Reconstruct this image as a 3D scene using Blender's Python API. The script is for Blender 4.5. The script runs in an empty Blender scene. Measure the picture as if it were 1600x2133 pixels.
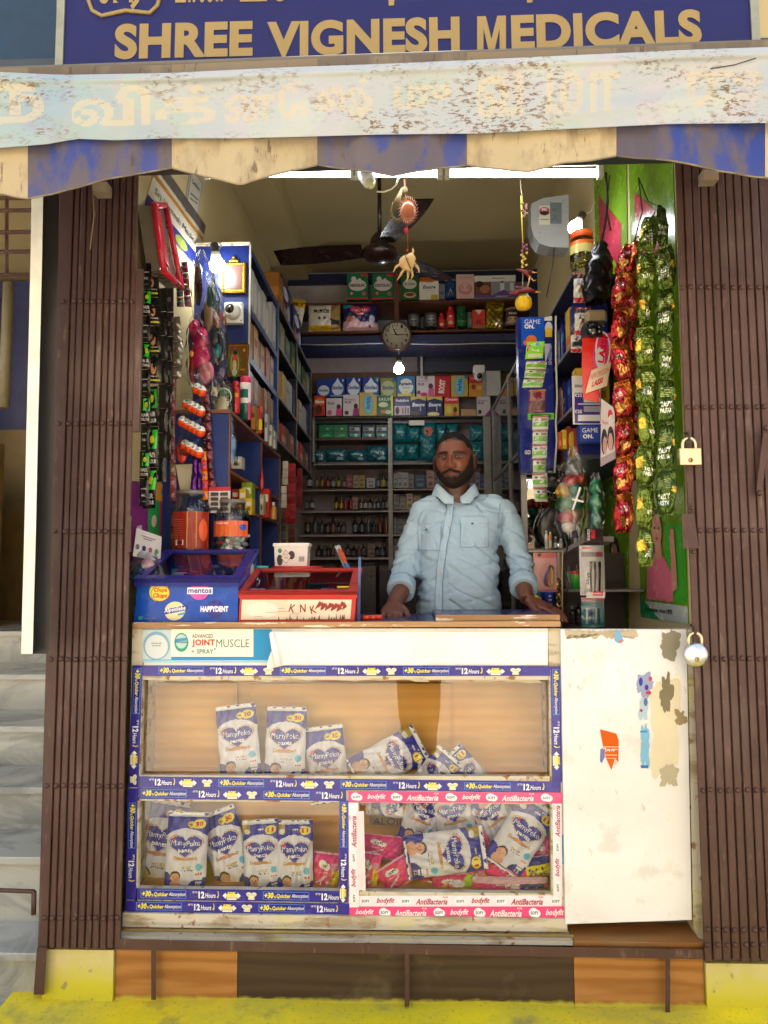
import bpy, math, random
import numpy as np
from mathutils import Vector, Matrix, noise as mn
R = math.radians
rnd = random.Random(7)
sc = bpy.context.scene
# ------------------------------------------------------------------ camera, world, sun, exposure
F = 2133 * 26 / 36
PITCH, YAW, ROLL, EYE = 4.83, 1.9, -0.30, 1.55
cam_d = bpy.data.cameras.new('camera'); cam = bpy.data.objects.new('camera', cam_d)
sc.collection.objects.link(cam)
cam_d.sensor_fit = 'VERTICAL'; cam_d.sensor_height = 36; cam_d.lens = 26
cam_d.clip_start = 0.05; cam_d.clip_end = 400
MC = Matrix.Rotation(R(YAW), 4, 'Z') @ Matrix.Rotation(R(90 + PITCH), 4, 'X') @ Matrix.Rotation(R(ROLL), 4, 'Z')
cam.matrix_world = Matrix.Translation((0, 0, EYE)) @ MC
sc.camera = cam
W = bpy.data.worlds.new('World'); sc.world = W; W.use_nodes = True
wn = W.node_tree; wn.nodes.clear()
wo = wn.nodes.new('ShaderNodeOutputWorld'); wb = wn.nodes.new('ShaderNodeBackground'); ws = wn.nodes.new('ShaderNodeTexSky')
ws.sky_type = 'NISHITA'; ws.sun_disc = False
SUN_EL, SUN_AZ = 62, 12      # the sun stands behind and above the shop: street and houses opposite are lit, the shop front is in shade
ws.sun_elevation = R(SUN_EL); ws.sun_rotation = R(SUN_AZ)
ws.dust_density = 3.0; ws.air_density = 1.2
wn.links.new(ws.outputs[0], wb.inputs[0]); wn.links.new(wb.outputs[0], wo.inputs[0])
wb.inputs[1].default_value = 0.10
sd = bpy.data.lights.new('sun', 'SUN'); sun = bpy.data.objects.new('sun', sd); sc.collection.objects.link(sun)
sd.energy = 5.0; sd.angle = R(0.6); sd.color = (1.0, 0.965, 0.91)
_s = Vector((math.sin(R(SUN_AZ)) * math.cos(R(SUN_EL)), math.cos(R(SUN_AZ)) * math.cos(R(SUN_EL)), math.sin(R(SUN_EL))))
sun.rotation_euler = _s.to_track_quat('Z', 'Y').to_euler()
sc.view_settings.view_transform = 'Standard'; sc.view_settings.look = 'None'
sc.view_settings.gamma = 1; sc.view_settings.use_curve_mapping = False
sc.view_settings.exposure = 2.35
sc.cycles.max_bounces = 8; sc.cycles.diffuse_bounces = 5; sc.cycles.transparent_max_bounces = 16
sc.cycles.caustics_reflective = False; sc.cycles.caustics_refractive = False
sc.cycles.sample_clamp_indirect = 6
# ------------------------------------------------------------------ helpers
M3 = MC.to_3x3()
def ray(px, py):
 return (M3 @ Vector((px - 800, 1066.5 - py, -F))).normalized()
O = Vector((0, 0, EYE))
def P(px, py, Y): d = ray(px, py); return O + d * (Y / d.y)
def PX(px, py, X): d = ray(px, py); return O + d * (X / d.x)
def PZ(px, py, Z): d = ray(px, py); return O + d * ((Z - EYE) / d.z)
def lin(c):
 if isinstance(c, str): c = tuple(int(c[i:i + 2], 16) for i in (0, 2, 4))
 return tuple(((v / 255) / 12.92 if v / 255 <= .04045 else ((v / 255 + .055) / 1.055) ** 2.4) for v in c[:3])
_lc = {}
def L(c):
 if c not in _lc: _lc[c] = lin(c)
 return _lc[c]
V = Vector
# ---- text outlines
_tc = {}
def glyphs(s, bold=0.0, shear=0.0):
 if any(ch in s for ch in 'MW'): bold = 0
 k = (s, bold, shear)
 if k not in _tc:
  c = bpy.data.curves.new('t', 'FONT'); c.body = s; c.size = 1; c.resolution_u = 6 if bold > .042 else 2; c.offset = bold; c.shear = shear
  c.space_character = 1 + bold * 1.2
  o = bpy.data.objects.new('t', c); m = o.to_mesh()
  vs = [(v.co.x, v.co.y) for v in m.vertices]; fs = [tuple(p.vertices) for p in m.polygons]
  o.to_mesh_clear(); bpy.data.objects.remove(o); bpy.data.curves.remove(c)
  if vs:
   x0 = min(v[0] for v in vs); x1 = max(v[0] for v in vs); y0 = min(v[1] for v in vs); y1 = max(v[1] for v in vs)
  else: x0 = x1 = y0 = y1 = 0
  _tc[k] = (vs, fs, x0, max(x1, x0 + 1e-3), y0, max(y1, y0 + 1e-3))
 return _tc[k]
class MB:
 def __init__(s): s.v = []; s.f = []; s.c = []; s.T = None; s.sm = []
 def _a(s, p):
  p = Vector(p)
  if s.T is not None: p = s.T @ p
  s.v.append(p); return len(s.v) - 1
 def face(s, ps, col, smooth=False):
  s.f.append([s._a(p) for p in ps]); s.c.append(L(col)); s.sm.append(smooth)
 def raw(s, vs, fs, col, smooth=False):
  b = len(s.v)
  for p in vs: s._a(p)
  for k, f in enumerate(fs):
   s.f.append([b + i for i in f]); s.c.append(L(col[k] if isinstance(col, list) else col)); s.sm.append(smooth)
 def hexa(s, q, col, cols=None):   # q: 4 front corners (ccw from low left), 4 back corners
  fs = [(0, 1, 2, 3), (5, 4, 7, 6), (4, 0, 3, 7), (1, 5, 6, 2), (3, 2, 6, 7), (4, 5, 1, 0)]
  s.raw(q, fs, cols or col)
 def box(s, a, b, col, cols=None):
  x0, y0, z0 = a; x1, y1, z1 = b
  s.hexa([(x0, y0, z0), (x1, y0, z0), (x1, y0, z1), (x0, y0, z1), (x0, y1, z0), (x1, y1, z0), (x1, y1, z1), (x0, y1, z1)], col, cols)
 def bev(s, a, b, col, r=.003):   # box with bevelled vertical and top edges
  x0, y0, z0 = a; x1, y1, z1 = b
  def ring(i, z): return [(x0 + i + r, y0 + i, z), (x1 - i - r, y0 + i, z), (x1 - i, y0 + i + r, z), (x1 - i, y1 - i - r, z), (x1 - i - r, y1 - i, z), (x0 + i + r, y1 - i, z), (x0 + i, y1 - i - r, z), (x0 + i, y0 + i + r, z)]
  vs = ring(0, z0) + ring(0, z1 - r) + ring(r * .6, z1)
  fs = [tuple(range(7, -1, -1)), tuple(range(16, 24))]
  for k in (0, 8):
   for i in range(8): fs.append((k + i, k + (i + 1) % 8, k + 8 + (i + 1) % 8, k + 8 + i))
  s.raw(vs, fs, col)
 def tube(s, pts, r, col, n=8, cap=True, smooth=True):
  pts = [Vector(p) for p in pts]; rs = r if isinstance(r, (list, tuple)) else [r] * len(pts)
  vs = []; up = Vector((0, 0, 1)); prev = None
  for i, p in enumerate(pts):
   d = (pts[min(i + 1, len(pts) - 1)] - pts[max(i - 1, 0)]).normalized()
   if prev is None:
    a = d.cross(up if abs(d.z) < .9 else Vector((1, 0, 0))).normalized()
   else:
    a = (prev - d * prev.dot(d)).normalized()
   prev = a; b = d.cross(a)
   for k in range(n):
    t = 2 * math.pi * k / n; vs.append(p + (a * math.cos(t) + b * math.sin(t)) * rs[i])
  fs = []
  for i in range(len(pts) - 1):
   for k in range(n): fs.append((i * n + k, i * n + (k + 1) % n, (i + 1) * n + (k + 1) % n, (i + 1) * n + k))
  s.raw(vs, fs, col, smooth)
  if cap:
   s.f.append([len(s.v) - len(vs) + k for k in range(n - 1, -1, -1)]); s.c.append(L(col)); s.sm.append(False)
   s.f.append([len(s.v) - n + k for k in range(n)]); s.c.append(L(col)); s.sm.append(False)
 def lathe(s, base, prof, n=16, axis=None, smooth=True, caps=True):  # prof: list of (r, z, colour of the band that starts there)
  base = Vector(base); q = Matrix.Identity(3) if axis is None else Vector((0, 0, 1)).rotation_difference(Vector(axis)).to_matrix()
  vs = []; fs = []; cs = []
  for r, z, c in prof:
   for k in range(n):
    t = 2 * math.pi * k / n; vs.append(base + q @ Vector((r * math.cos(t), r * math.sin(t), z)))
  for i in range(len(prof) - 1):
   for k in range(n):
    fs.append((i * n + k, i * n + (k + 1) % n, (i + 1) * n + (k + 1) % n, (i + 1) * n + k)); cs.append(prof[i][2])
  s.raw(vs, fs, cs, smooth)
  if caps:
   b = len(s.v) - len(vs)
   s.f.append([b + k for k in range(n - 1, -1, -1)]); s.c.append(L(prof[0][2])); s.sm.append(False)
   s.f.append([len(s.v) - n + k for k in range(n)]); s.c.append(L(prof[-1][2])); s.sm.append(False)
 def ell(s, c, r, col, n=12, m=8, q=None):
  c = Vector(c); vs = []; fs = []
  for i in range(m + 1):
   ph = math.pi * i / m
   for k in range(n):
    t = 2 * math.pi * k / n; p = Vector((r[0] * math.sin(ph) * math.cos(t), r[1] * math.sin(ph) * math.sin(t), -r[2] * math.cos(ph)))
    vs.append(c + (q @ p if q else p))
  for i in range(m):
   for k in range(n): fs.append((i * n + k, i * n + (k + 1) % n, (i + 1) * n + (k + 1) % n, (i + 1) * n + k))
  s.raw(vs, fs, col, True)
 def grid(s, fn, nu, nv, col, smooth=True, thick=0):
  vs = [fn(i / nu, j / nv) for j in range(nv + 1) for i in range(nu + 1)]
  fs = []; cs = []
  for j in range(nv):
   for i in range(nu):
    a = j * (nu + 1) + i; fs.append((a, a + 1, a + nu + 2, a + nu + 1))
    cs.append(col((i + .5) / nu, (j + .5) / nv) if callable(col) else col)
  s.raw(vs, fs, cs, smooth)
 def fan(s, fn, cu, cv, ps, off, c, cv_):
  n = len(ps); R_ = (.34, .67, 1) if cv_ else (1,)
  vs = [fn(cu, cv, off)] + [fn(cu + (u - cu) * q, cv + (v - cv) * q, off) for q in R_ for u, v in ps]
  s.raw(vs, [(0, 1 + i, 1 + (i + 1) % n) for i in range(n)] + [(1 + r * n + i, 1 + r * n + n + i, 1 + r * n + n + (i + 1) % n, 1 + r * n + (i + 1) % n) for r in range(len(R_) - 1) for i in range(n)], c)
 def prints(s, fn, items, e0=.0006, de=.00025, cv_=False):
  """items drawn one above the other in the unit square; fn(u, v, off) -> point"""
  for k, it in enumerate(items):
   off = e0 + de * k; t = it[0]
   if t == 'r': _, u0, v0, u1, v1, c = it; nn = max(1, int(abs(u1 - u0) * 6)); \
    mm = max(1, int(abs(v1 - v0) * 6)) if cv_ else 1; s.raw([fn(u0 + (u1 - u0) * i / nn, v0 + (v1 - v0) * j / mm, off) for j in range(mm + 1) for i in range(nn + 1)], [(j * (nn + 1) + i, j * (nn + 1) + i + 1, (j + 1) * (nn + 1) + i + 1, (j + 1) * (nn + 1) + i) for j in range(mm) for i in range(nn)], c)
   elif t == 'e':
    _, cu, cv, ru, rv, c = it; n = 20; s.fan(fn, cu, cv, [(cu + ru * math.cos(6.2832 * i / n), cv + rv * math.sin(6.2832 * i / n)) for i in range(n)], off, c, cv_)
   elif t == 'p':
    _, ps, c = it
    if cv_: ps = [(a[0] + (b_[0] - a[0]) * j / 4, a[1] + (b_[1] - a[1]) * j / 4) for a, b_ in zip(ps, ps[1:] + ps[:1]) for j in range(4)]; s.fan(fn, sum(p[0] for p in ps) / len(ps), sum(p[1] for p in ps) / len(ps), ps, off, c, True)
    else: s.face([fn(u, v, off) for u, v in ps], c)
   elif t == 'h':   # heart, fan about its middle
    _, cu, cv, ru, rv, c = it; n = 24; ps = []
    for i in range(n):
     a = 6.2832 * i / n; x = math.sin(a) ** 3; y = (13 * math.cos(a) - 5 * math.cos(2 * a) - 2 * math.cos(3 * a) - math.cos(4 * a)) / 16
     ps.append((cu + ru * x, cv + rv * (y * .95 + .05)))
    s.fan(fn, cu, cv - rv * .1, ps[::-1], off, c, cv_)
   elif t == 't':   # text fitted in a box centred (cu, cv), size (w, h); rot degrees
    _, txt, cu, cv, w, h, c = it[:7]; o = it[7] if len(it) > 7 else {}
    vs, fs, x0, x1, y0, y1 = glyphs(txt, o.get('b', .02), o.get('s', 0))
    if not fs: continue
    a = R(o.get('rot', 0)); ca, sa = math.cos(a), math.sin(a); asp = o.get('asp', 1.0)
    out = []
    for x, y in vs:
     x = ((x - x0) / (x1 - x0) - .5) * w; y = ((y - y0) / (y1 - y0) - .5) * h
     if a: x, y = x * asp, y; x, y = (x * ca - y * sa) / asp, x * sa + y * ca
     out.append(fn(cu + x, cv + y, off))
    s.raw(out, fs, c)
 def data(s, org, name):
  me = bpy.data.meshes.new(name)
  n = len(s.v); co = np.array([tuple(p) for p in s.v], dtype=np.float32).reshape(n, 3) - np.array(tuple(org), dtype=np.float32)
  lens = [len(f) for f in s.f]; idx = [i for f in s.f for i in f]
  me.vertices.add(n); me.vertices.foreach_set('co', co.ravel())
  me.loops.add(len(idx)); me.loops.foreach_set('vertex_index', idx)
  me.polygons.add(len(lens)); st = np.cumsum([0] + lens[:-1]); me.polygons.foreach_set('loop_start', st)
  me.update(calc_edges=True)
  me.polygons.foreach_set('use_smooth', s.sm)
  at = me.color_attributes.new('Col', 'FLOAT_COLOR', 'CORNER')
  cs = np.repeat(np.array([tuple(c) + (1,) for c in s.c], dtype=np.float32), lens, axis=0)
  at.data.foreach_set('color', cs.ravel())
  me.validate()
  return me
def inpoly(U, Vv, ps):
 m = np.zeros(U.shape, bool); n = len(ps)
 for i in range(n):
  (x0, y0), (x1, y1) = ps[i], ps[(i + 1) % n]
  if y0 != y1: m ^= ((y0 > Vv) != (y1 > Vv)) & (U < (x1 - x0) * (Vv - y0) / (y1 - y0) + x0)
 return m
def raster(items, nu, nv, base):
 """flat print sampled onto the cells of a surface grid"""
 U, Vv = np.meshgrid((np.arange(nu) + .5) / nu, (np.arange(nv) + .5) / nv); C_ = np.empty((nv, nu), object); C_.fill(base)
 def put(m, c):
  for j, i in zip(*np.nonzero(m)): C_[j, i] = c
 for it in items:
  t = it[0]
  if t == 'r': put((U >= it[1]) & (U <= it[3]) & (Vv >= it[2]) & (Vv <= it[4]), it[5])
  elif t == 'e': put(((U - it[1]) / it[3]) ** 2 + ((Vv - it[2]) / it[4]) ** 2 < 1, it[5])
  elif t == 'p': put(inpoly(U, Vv, it[1]), it[2])
  elif t == 'h':
   ps = [(it[1] + it[3] * math.sin(a) ** 3, it[2] + it[4] * ((13 * math.cos(a) - 5 * math.cos(2 * a) - 2 * math.cos(3 * a) - math.cos(4 * a)) / 16 * .95 + .05)) for a in np.linspace(0, 6.2832, 28)[:-1]]; put(inpoly(U, Vv, ps), it[5])
  else:
   _, txt, cu, cv, w, h, c = it[:7]; o = it[7] if len(it) > 7 else {}; vs, fs, x0, x1, y0, y1 = glyphs(txt, o.get('b', .02), o.get('s', 0)); a = R(o.get('rot', 0)); ca, sa = math.cos(a), math.sin(a); asp = o.get('asp', 1); P2 = []
   for x, y in vs:
    x = ((x - x0) / (x1 - x0) - .5) * w; y = ((y - y0) / (y1 - y0) - .5) * h
    if a: x *= asp; x, y = (x * ca - y * sa) / asp, x * sa + y * ca
    P2.append((cu + x, cv + y))
   for f in fs:
    q = [P2[i] for i in f]; i0 = max(0, int(min(p[0] for p in q) * nu)); i1 = min(nu, int(max(p[0] for p in q) * nu) + 1); j0 = max(0, int(min(p[1] for p in q) * nv)); j1 = min(nv, int(max(p[1] for p in q) * nv) + 1)
    if i1 > i0 and j1 > j0:
     m = inpoly(U[j0:j1, i0:i1], Vv[j0:j1, i0:i1], q)
     for j, i in zip(*np.nonzero(m)): C_[j0 + j, i0 + i] = c
 return C_
seen_labels = {}
def props(o, label=None, cat=None, group=None, kind=None):
 if label:
  o['label'] = label; seen_labels.setdefault(label, []).append(o.name)
  if not 4 <= len(label.split()) <= 16: print('LABEL LENGTH', len(label.split()), label)
 if cat: o['category'] = cat
 if group: o['group'] = group
 if kind: o['kind'] = kind
 return o
def link(o): sc.collection.objects.link(o); return o
def thing(name, label, cat, loc, group=None):
 o = bpy.data.objects.new(name, None); o.location = loc; o.empty_display_size = .05; link(o); props(o, label, cat, group); o['_o'] = list(loc); return o
def build(mb, name, m, parent=None, label=None, cat=None, group=None, kind=None, at=None):
 if parent is None:
  if at is None:
   mn = [min(p[i] for p in mb.v) for i in range(3)]; mx = [max(p[i] for p in mb.v) for i in range(3)]
   at = ((mn[0] + mx[0]) / 2, (mn[1] + mx[1]) / 2, mn[2])
  o = bpy.data.objects.new(name, mb.data(at, name)); o.location = at; o['_o'] = list(at)
 else:
  org = parent['_o']; o = bpy.data.objects.new(name, mb.data(org, name)); o.parent = parent; o['_o'] = list(org)
 o.data.materials.append(m); link(o); props(o, label, cat, group, kind); return o
def copy_tree(o, loc, label=None, parent=None):
 c = o.copy(); link(c)
 if parent is not None: c.parent = parent
 else: c.location = loc
 if label: props(c, label)
 for ch in list(o.children): copy_tree(ch, None, None, c)
 return c
# ------------------------------------------------------------------ materials
class NT:
 def __init__(s, name):
  s.m = bpy.data.materials.new(name); s.m.use_nodes = True; s.t = s.m.node_tree; s.t.nodes.clear()
  s.out = s.n('ShaderNodeOutputMaterial')
 def n(s, ty, **kw):
  x = s.t.nodes.new(ty)
  for k, v in kw.items(): setattr(x, k, v)
  return x
 def l(s, a, b): s.t.links.new(a, b)
 def inp(s, sock, v):
  if hasattr(v, 'is_output') or isinstance(v, bpy.types.NodeSocket): s.l(v, sock)
  else: sock.default_value = (tuple(v) + (1,)) if isinstance(v, tuple) and len(v) == 3 and sock.type == 'RGBA' else v
 def attr(s): x = s.n('ShaderNodeAttribute'); x.attribute_name = 'Col'; return x.outputs['Color']
 def pos(s, scale=(1, 1, 1), off=(0, 0, 0)):
  g = s.n('ShaderNodeNewGeometry'); mp = s.n('ShaderNodeMapping'); s.l(g.outputs['Position'], mp.inputs[0]); mp.inputs['Scale'].default_value = scale; mp.inputs['Location'].default_value = off; return mp.outputs[0]
 def noise(s, scale, detail=4, vec=None, rough=.55, dist=0):
  x = s.n('ShaderNodeTexNoise'); x.inputs['Scale'].default_value = scale; x.inputs['Detail'].default_value = detail; x.inputs['Roughness'].default_value = rough; x.inputs['Distortion'].default_value = dist
  s.l(vec or s.pos(), x.inputs['Vector']); return x.outputs[0]
 def ramp(s, f, a, b, lo=0, hi=1):
  x = s.n('ShaderNodeMapRange'); x.inputs[1].default_value = a; x.inputs[2].default_value = b; x.inputs[3].default_value = lo; x.inputs[4].default_value = hi; s.l(f, x.inputs[0]); return x.outputs[0]
 def math(s, op, a, b=0):
  x = s.n('ShaderNodeMath', operation=op); s.inp(x.inputs[0], a); s.inp(x.inputs[1], b); return x.outputs[0]
 def mix(s, f, a, b, mode='MIX'):
  x = s.n('ShaderNodeMix', data_type='RGBA', blend_type=mode); s.inp(x.inputs[0], f); s.inp(x.inputs[6], a); s.inp(x.inputs[7], b); return x.outputs[2]
 def z(s, axis=2):
  g = s.n('ShaderNodeNewGeometry'); x = s.n('ShaderNodeSeparateXYZ'); s.l(g.outputs['Position'], x.inputs[0]); return x.outputs[axis]
 def bump(s, h, st=.3, d=.002):
  x = s.n('ShaderNodeBump'); x.inputs['Strength'].default_value = st; x.inputs['Distance'].default_value = d; s.l(h, x.inputs['Height']); return x.outputs[0]
 def done(s, col, rough=.5, metal=0, bump=None, spec=.5, sheen=0, coat=0, trans=0):
  b = s.n('ShaderNodeBsdfPrincipled'); s.inp(b.inputs['Base Color'], col); s.inp(b.inputs['Roughness'], rough); s.inp(b.inputs['Metallic'], metal)
  b.inputs['Specular IOR Level'].default_value = spec; b.inputs['Coat Weight'].default_value = coat; b.inputs['Sheen Weight'].default_value = sheen
  if bump is not None: s.l(bump, b.inputs['Normal'])
  if trans:
   t = s.n('ShaderNodeBsdfTranslucent'); s.inp(t.inputs[0], col); m = s.n('ShaderNodeMixShader'); m.inputs[0].default_value = trans
   s.l(b.outputs[0], m.inputs[1]); s.l(t.outputs[0], m.inputs[2]); s.l(m.outputs[0], s.out.inputs[0])
  else: s.l(b.outputs[0], s.out.inputs[0])
  return s.m
zlow = P(600, 2084, 2.245).z
def simple(name, rough=.5, metal=0, spec=.5, dirt=.18, dscale=9, bump=.0, bscale=60, coat=0, sheen=0, trans=0, dark=(.35, .3, .24)):
 n = NT(name); c = n.attr()
 f = n.ramp(n.noise(dscale, 5), .45, .75, 0, dirt); c = n.mix(f, c, n.mix(1, c, dark, 'MULTIPLY'))
 b = n.bump(n.noise(bscale, 3), bump) if bump else None
 r = n.ramp(n.noise(dscale * 2.3, 3), .3, .7, max(.03, rough - .08), min(1, rough + .1))
 return n.done(c, r, metal, b, spec, sheen, coat, trans)
m_paint = simple('painted_surface', .5, dirt=.35, bump=.08, bscale=25)
m_print = simple('printed_card', .42, dirt=.12, spec=.35)
m_gloss = simple('glossy_print', .22, dirt=.06, spec=.5)
m_paper = simple('paper', .8, dirt=.15, spec=.15)
m_plastic = simple('plastic', .32, dirt=.12)
m_pack = simple('plastic_pack', .3, dirt=.05, bump=.55, bscale=34)
m_cloth = simple('cloth', .9, dirt=.1, spec=.1, bump=.15, bscale=300)
m_metal = simple('worn_metal', .35, 1.0, dirt=.35, dscale=22)
m_dull = simple('dusty_metal', .55, .4, dirt=.4, dscale=18)
m_foil = simple('foil_packet', .22, .7, dirt=.1, bump=.45, bscale=30)
m_dark = simple('dark_laminate', .4, dirt=.3, dscale=14)
def m_film_(name, fac, rough, tint=(.92, .93, .93)):
 n = NT(name); t = n.n('ShaderNodeBsdfTransparent'); t.inputs[0].default_value = tint + (1,)
 g = n.n('ShaderNodeBsdfGlossy'); g.inputs['Roughness'].default_value = rough; g.inputs[0].default_value = (.9, .9, .9, 1)
 if rough > .05: n.l(n.bump(n.noise(30, 4), .9, .004), g.inputs['Normal'])
 lw = n.n('ShaderNodeFresnel'); lw.inputs[0].default_value = 1.5
 f = n.math('ADD', lw.outputs[0], fac); f = n.math('MINIMUM', f, .95); mx = n.n('ShaderNodeMixShader'); n.l(f, mx.inputs[0]); n.l(t.outputs[0], mx.inputs[1]); n.l(g.outputs[0], mx.inputs[2]); n.l(mx.outputs[0], n.out.inputs[0]); return n.m
m_glass = m_film_('window_glass', .0, .0, (.975, .985, .975))
m_film = m_film_('clear_plastic_film', .03, .16)
m_jar = m_film_('clear_jar_plastic', .04, .06)
def m_emit(name, col, st):
 n = NT(name); e = n.n('ShaderNodeEmission'); e.inputs[0].default_value = col + (1,); e.inputs[1].default_value = st; n.l(e.outputs[0], n.out.inputs[0]); return n.m
m_bulb = m_emit('lit_led_bulb', (.92, .97, 1), 26)
m_tube = m_emit('lit_tube', (.93, .97, 1), 6)
n = NT('mirror_silver'); m_mirror = n.done((.8, .81, .8), .02, 1.0)
n = NT('brown_gate_paint'); f = n.ramp(n.noise(7, 6), .35, .75); c = n.mix(f, (.066, .029, .021), (.092, .045, .033)); f2 = n.ramp(n.noise(60, 4, n.pos((1, 1, .25))), .62, .75); c = n.mix(f2, c, (.2, .12, .09))
f3 = n.ramp(n.noise(3.5, 3), .55, .8, 0, .5); c = n.mix(f3, c, (.135, .092, .07)); oi = n.n('ShaderNodeObjectInfo'); c = n.mix(n.ramp(oi.outputs['Random'], 0, 1, 0, .35), c, (.05, .024, .018)); f4 = n.ramp(n.noise(28, 6, n.pos((1, 1, .12)), .7), .60, .66, 0, .55); c = n.mix(f4, c, (.17, .12, .095)); m_gate = n.done(c, n.ramp(n.noise(15, 3), .3, .7, .42, .62), 0, n.bump(n.noise(45, 4), .18), .4)
n = NT('aged_white_laminate'); c = n.mix(n.ramp(n.noise(2.2, 4), .4, .75), (.78, .77, .74), (.64, .61, .55))
f = n.ramp(n.noise(40, 6, n.pos((1, 1, .5)), .7), .62, .70, 0, .7); c = n.mix(f, c, (.42, .37, .29)); f = n.ramp(n.noise(9, 7), .60, .68, 0, .35); c = n.mix(f, c, (.5, .44, .34)); m_door = n.done(c, .45, 0, n.bump(n.noise(20, 5), .15), .4)
n = NT('dirty_cream_paint'); c = n.mix(n.ramp(n.noise(14, 6, n.pos((.5, 1, 2))), .5, .62), (.60, .54, .40), (.36, .28, .16)); f = n.ramp(n.noise(30, 5), .6, .66); c = n.mix(f, c, (.30, .13, .06)); f = n.ramp(n.noise(6, 3), .55, .7, 0, .5); c = n.mix(f, c, (.62, .55, .12)); m_cream = n.done(c, .6, 0, n.bump(n.noise(30, 5), .3), .3)
n = NT('chipped_wood_edge'); g = n.noise(9, 5, n.pos((.25, 4, 6))); c = n.mix(n.ramp(g, .35, .7), (.46, .26, .10), (.30, .14, .05)); f = n.ramp(n.noise(11, 6, n.pos((.6, 1, 5)), .65), .565, .585); c = n.mix(f, c, (.74, .64, .47)); m_wood = n.done(c, .35, 0, n.bump(g, .2), .5)
n = NT('cardboard'); c = n.mix(n.ramp(n.noise(3, 3), .3, .7), (.74, .36, .075), (.80, .47, .14)); wv = n.n('ShaderNodeTexWave'); wv.bands_direction = 'Z'; wv.inputs['Scale'].default_value = 9; n.l(n.pos(), wv.inputs[0]); m_card = n.done(n.mix(.10, c, wv.outputs[0], 'MULTIPLY'), .85, 0, None, .1)
n = NT('grey_white_marble'); c = n.mix(n.ramp(n.noise(3.2, 7, n.pos((1, 1, 1.6)), .6, 1.5), .42, .62), (.40, .41, .37), (.20, .215, .20)); c = n.mix(n.ramp(n.noise(1.6, 4), .5, .8, 0, .5), c, (.5, .47, .36)); m_marble = n.done(c, .25, 0, None, .5)
n = NT('yellow_painted_cement'); f = n.ramp(n.noise(3.5, 6, n.pos((.8, 1, 1)), .62), .36, .62); c = n.mix(f, (.88, .68, .015), (.60, .50, .05)); f = n.ramp(n.noise(8, 5), .56, .68); c = n.mix(n.math('MULTIPLY', f, .6), c, (.24, .20, .09)); f = n.ramp(n.noise(90, 3), .6, .7, 0, .4); c = n.mix(f, c, (.13, .11, .06)); m_yel = n.done(c, .7, 0, n.bump(n.noise(35, 6), .35, .004), .3)
n = NT('cream_yellow_plaster'); zz = n.z(2); c = n.mix(n.ramp(n.noise(6, 5), .35, .65), (.62, .54, .27), (.52, .47, .16)); f = n.ramp(n.math('ADD', zz, n.ramp(n.noise(9, 4), 0, 1, -.06, .06)), zlow + .03, zlow + .11, 1, 0); c = n.mix(f, c, (.55, .50, .03)); f = n.ramp(n.noise(26, 5), .63, .7, 0, .8); c = n.mix(f, c, (.26, .2, .1)); m_plas = n.done(c, .7, 0, n.bump(n.noise(30, 5), .25, .004), .3)
def wood_tile(name, a, b, rough=.35):
 n = NT(name); w = n.n('ShaderNodeTexWave'); w.wave_type = 'RINGS'; w.inputs['Scale'].default_value = 3.2; w.inputs['Distortion'].default_value = 7; w.inputs['Detail'].default_value = 3; w.inputs['Detail Scale'].default_value = 1.2
 n.l(n.pos((.5, 1, 4)), w.inputs[0]); c = n.mix(n.ramp(w.outputs[1], .15, .95), a, b); g = n.noise(14, 5, n.pos((.3, 1, 6))); c = n.mix(n.ramp(g, .3, .8, 0, .4), c, b)
 f = n.ramp(n.noise(5, 5), .55, .75, 0, .35); c = n.mix(f, c, (.30, .27, .14)); f = n.ramp(n.math('ADD', n.z(2), n.ramp(n.noise(20, 5), 0, 1, -.016, .016)), zlow - .002, zlow + .010, .9, 0); c = n.mix(f, c, (.50, .46, .05)); return n.done(c, rough, 0, n.bump(g, .08), .45)
m_tileb = wood_tile('brown_wood_grain_tile', (.42, .195, .06), (.30, .12, .03)); m_tiled = wood_tile('dark_wood_grain_tile', (.060, .036, .024), (.040, .022, .015), .4)
def awn_(name, lo, hi, k, dc):
 global c, f, n
 n = NT(name); c = n.attr(); f = n.ramp(n.noise(17, 6, n.pos((1, 1, .42)), .62), lo, hi); c = n.mix(n.math('MULTIPLY', f, k), c, dc); f = n.ramp(n.noise(3, 3), .4, .7, 0, .3); c = n.mix(f, c, (.24, .2, .15)); f = n.ramp(n.noise(45, 5, n.pos((1, 1, .2)), .7), .60, .66, 0, .75); c = n.mix(f, c, (.10, .07, .045)); return n.done(c, .8, 0, n.bump(n.noise(30, 4), .2, .003), .15, trans=.14)
m_awn = awn_('grimy_blue_canvas', .40, .54, .80, (.13, .105, .085)); m_awnc = awn_('grimy_cream_canvas', .50, .66, .62, (.25, .175, .10))
n = NT('weathered_flex_banner'); c = n.attr()
f = n.ramp(n.noise(5.5, 4, n.pos((1, 1, 1.5)), .6), .44, .62, 0, 1); g2 = n.ramp(n.noise(75, 6, n.pos((.7, 1, 1.6)), .72), .53, .57); ff = n.math('MULTIPLY', f, g2); c = n.mix(ff, c, (.17, .105, .045))
g3 = n.ramp(n.noise(170, 3, n.pos((.25, 1, 1))), .5, .75, 0, .16); c = n.mix(g3, c, (.42, .38, .30)); m_ban = n.done(c, .6, 0, n.bump(n.noise(160, 3, n.pos((.15, 1, 1))), .15, .001), .3, trans=.10)
n = NT('yellow_beige_plaster_wall'); c = n.mix(n.ramp(n.noise(1.3, 4), .35, .7), (.56, .45, .23), (.46, .37, .19)); m_wall = n.done(c, .8, 0, n.bump(n.noise(30, 3), .08), .2)
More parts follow.
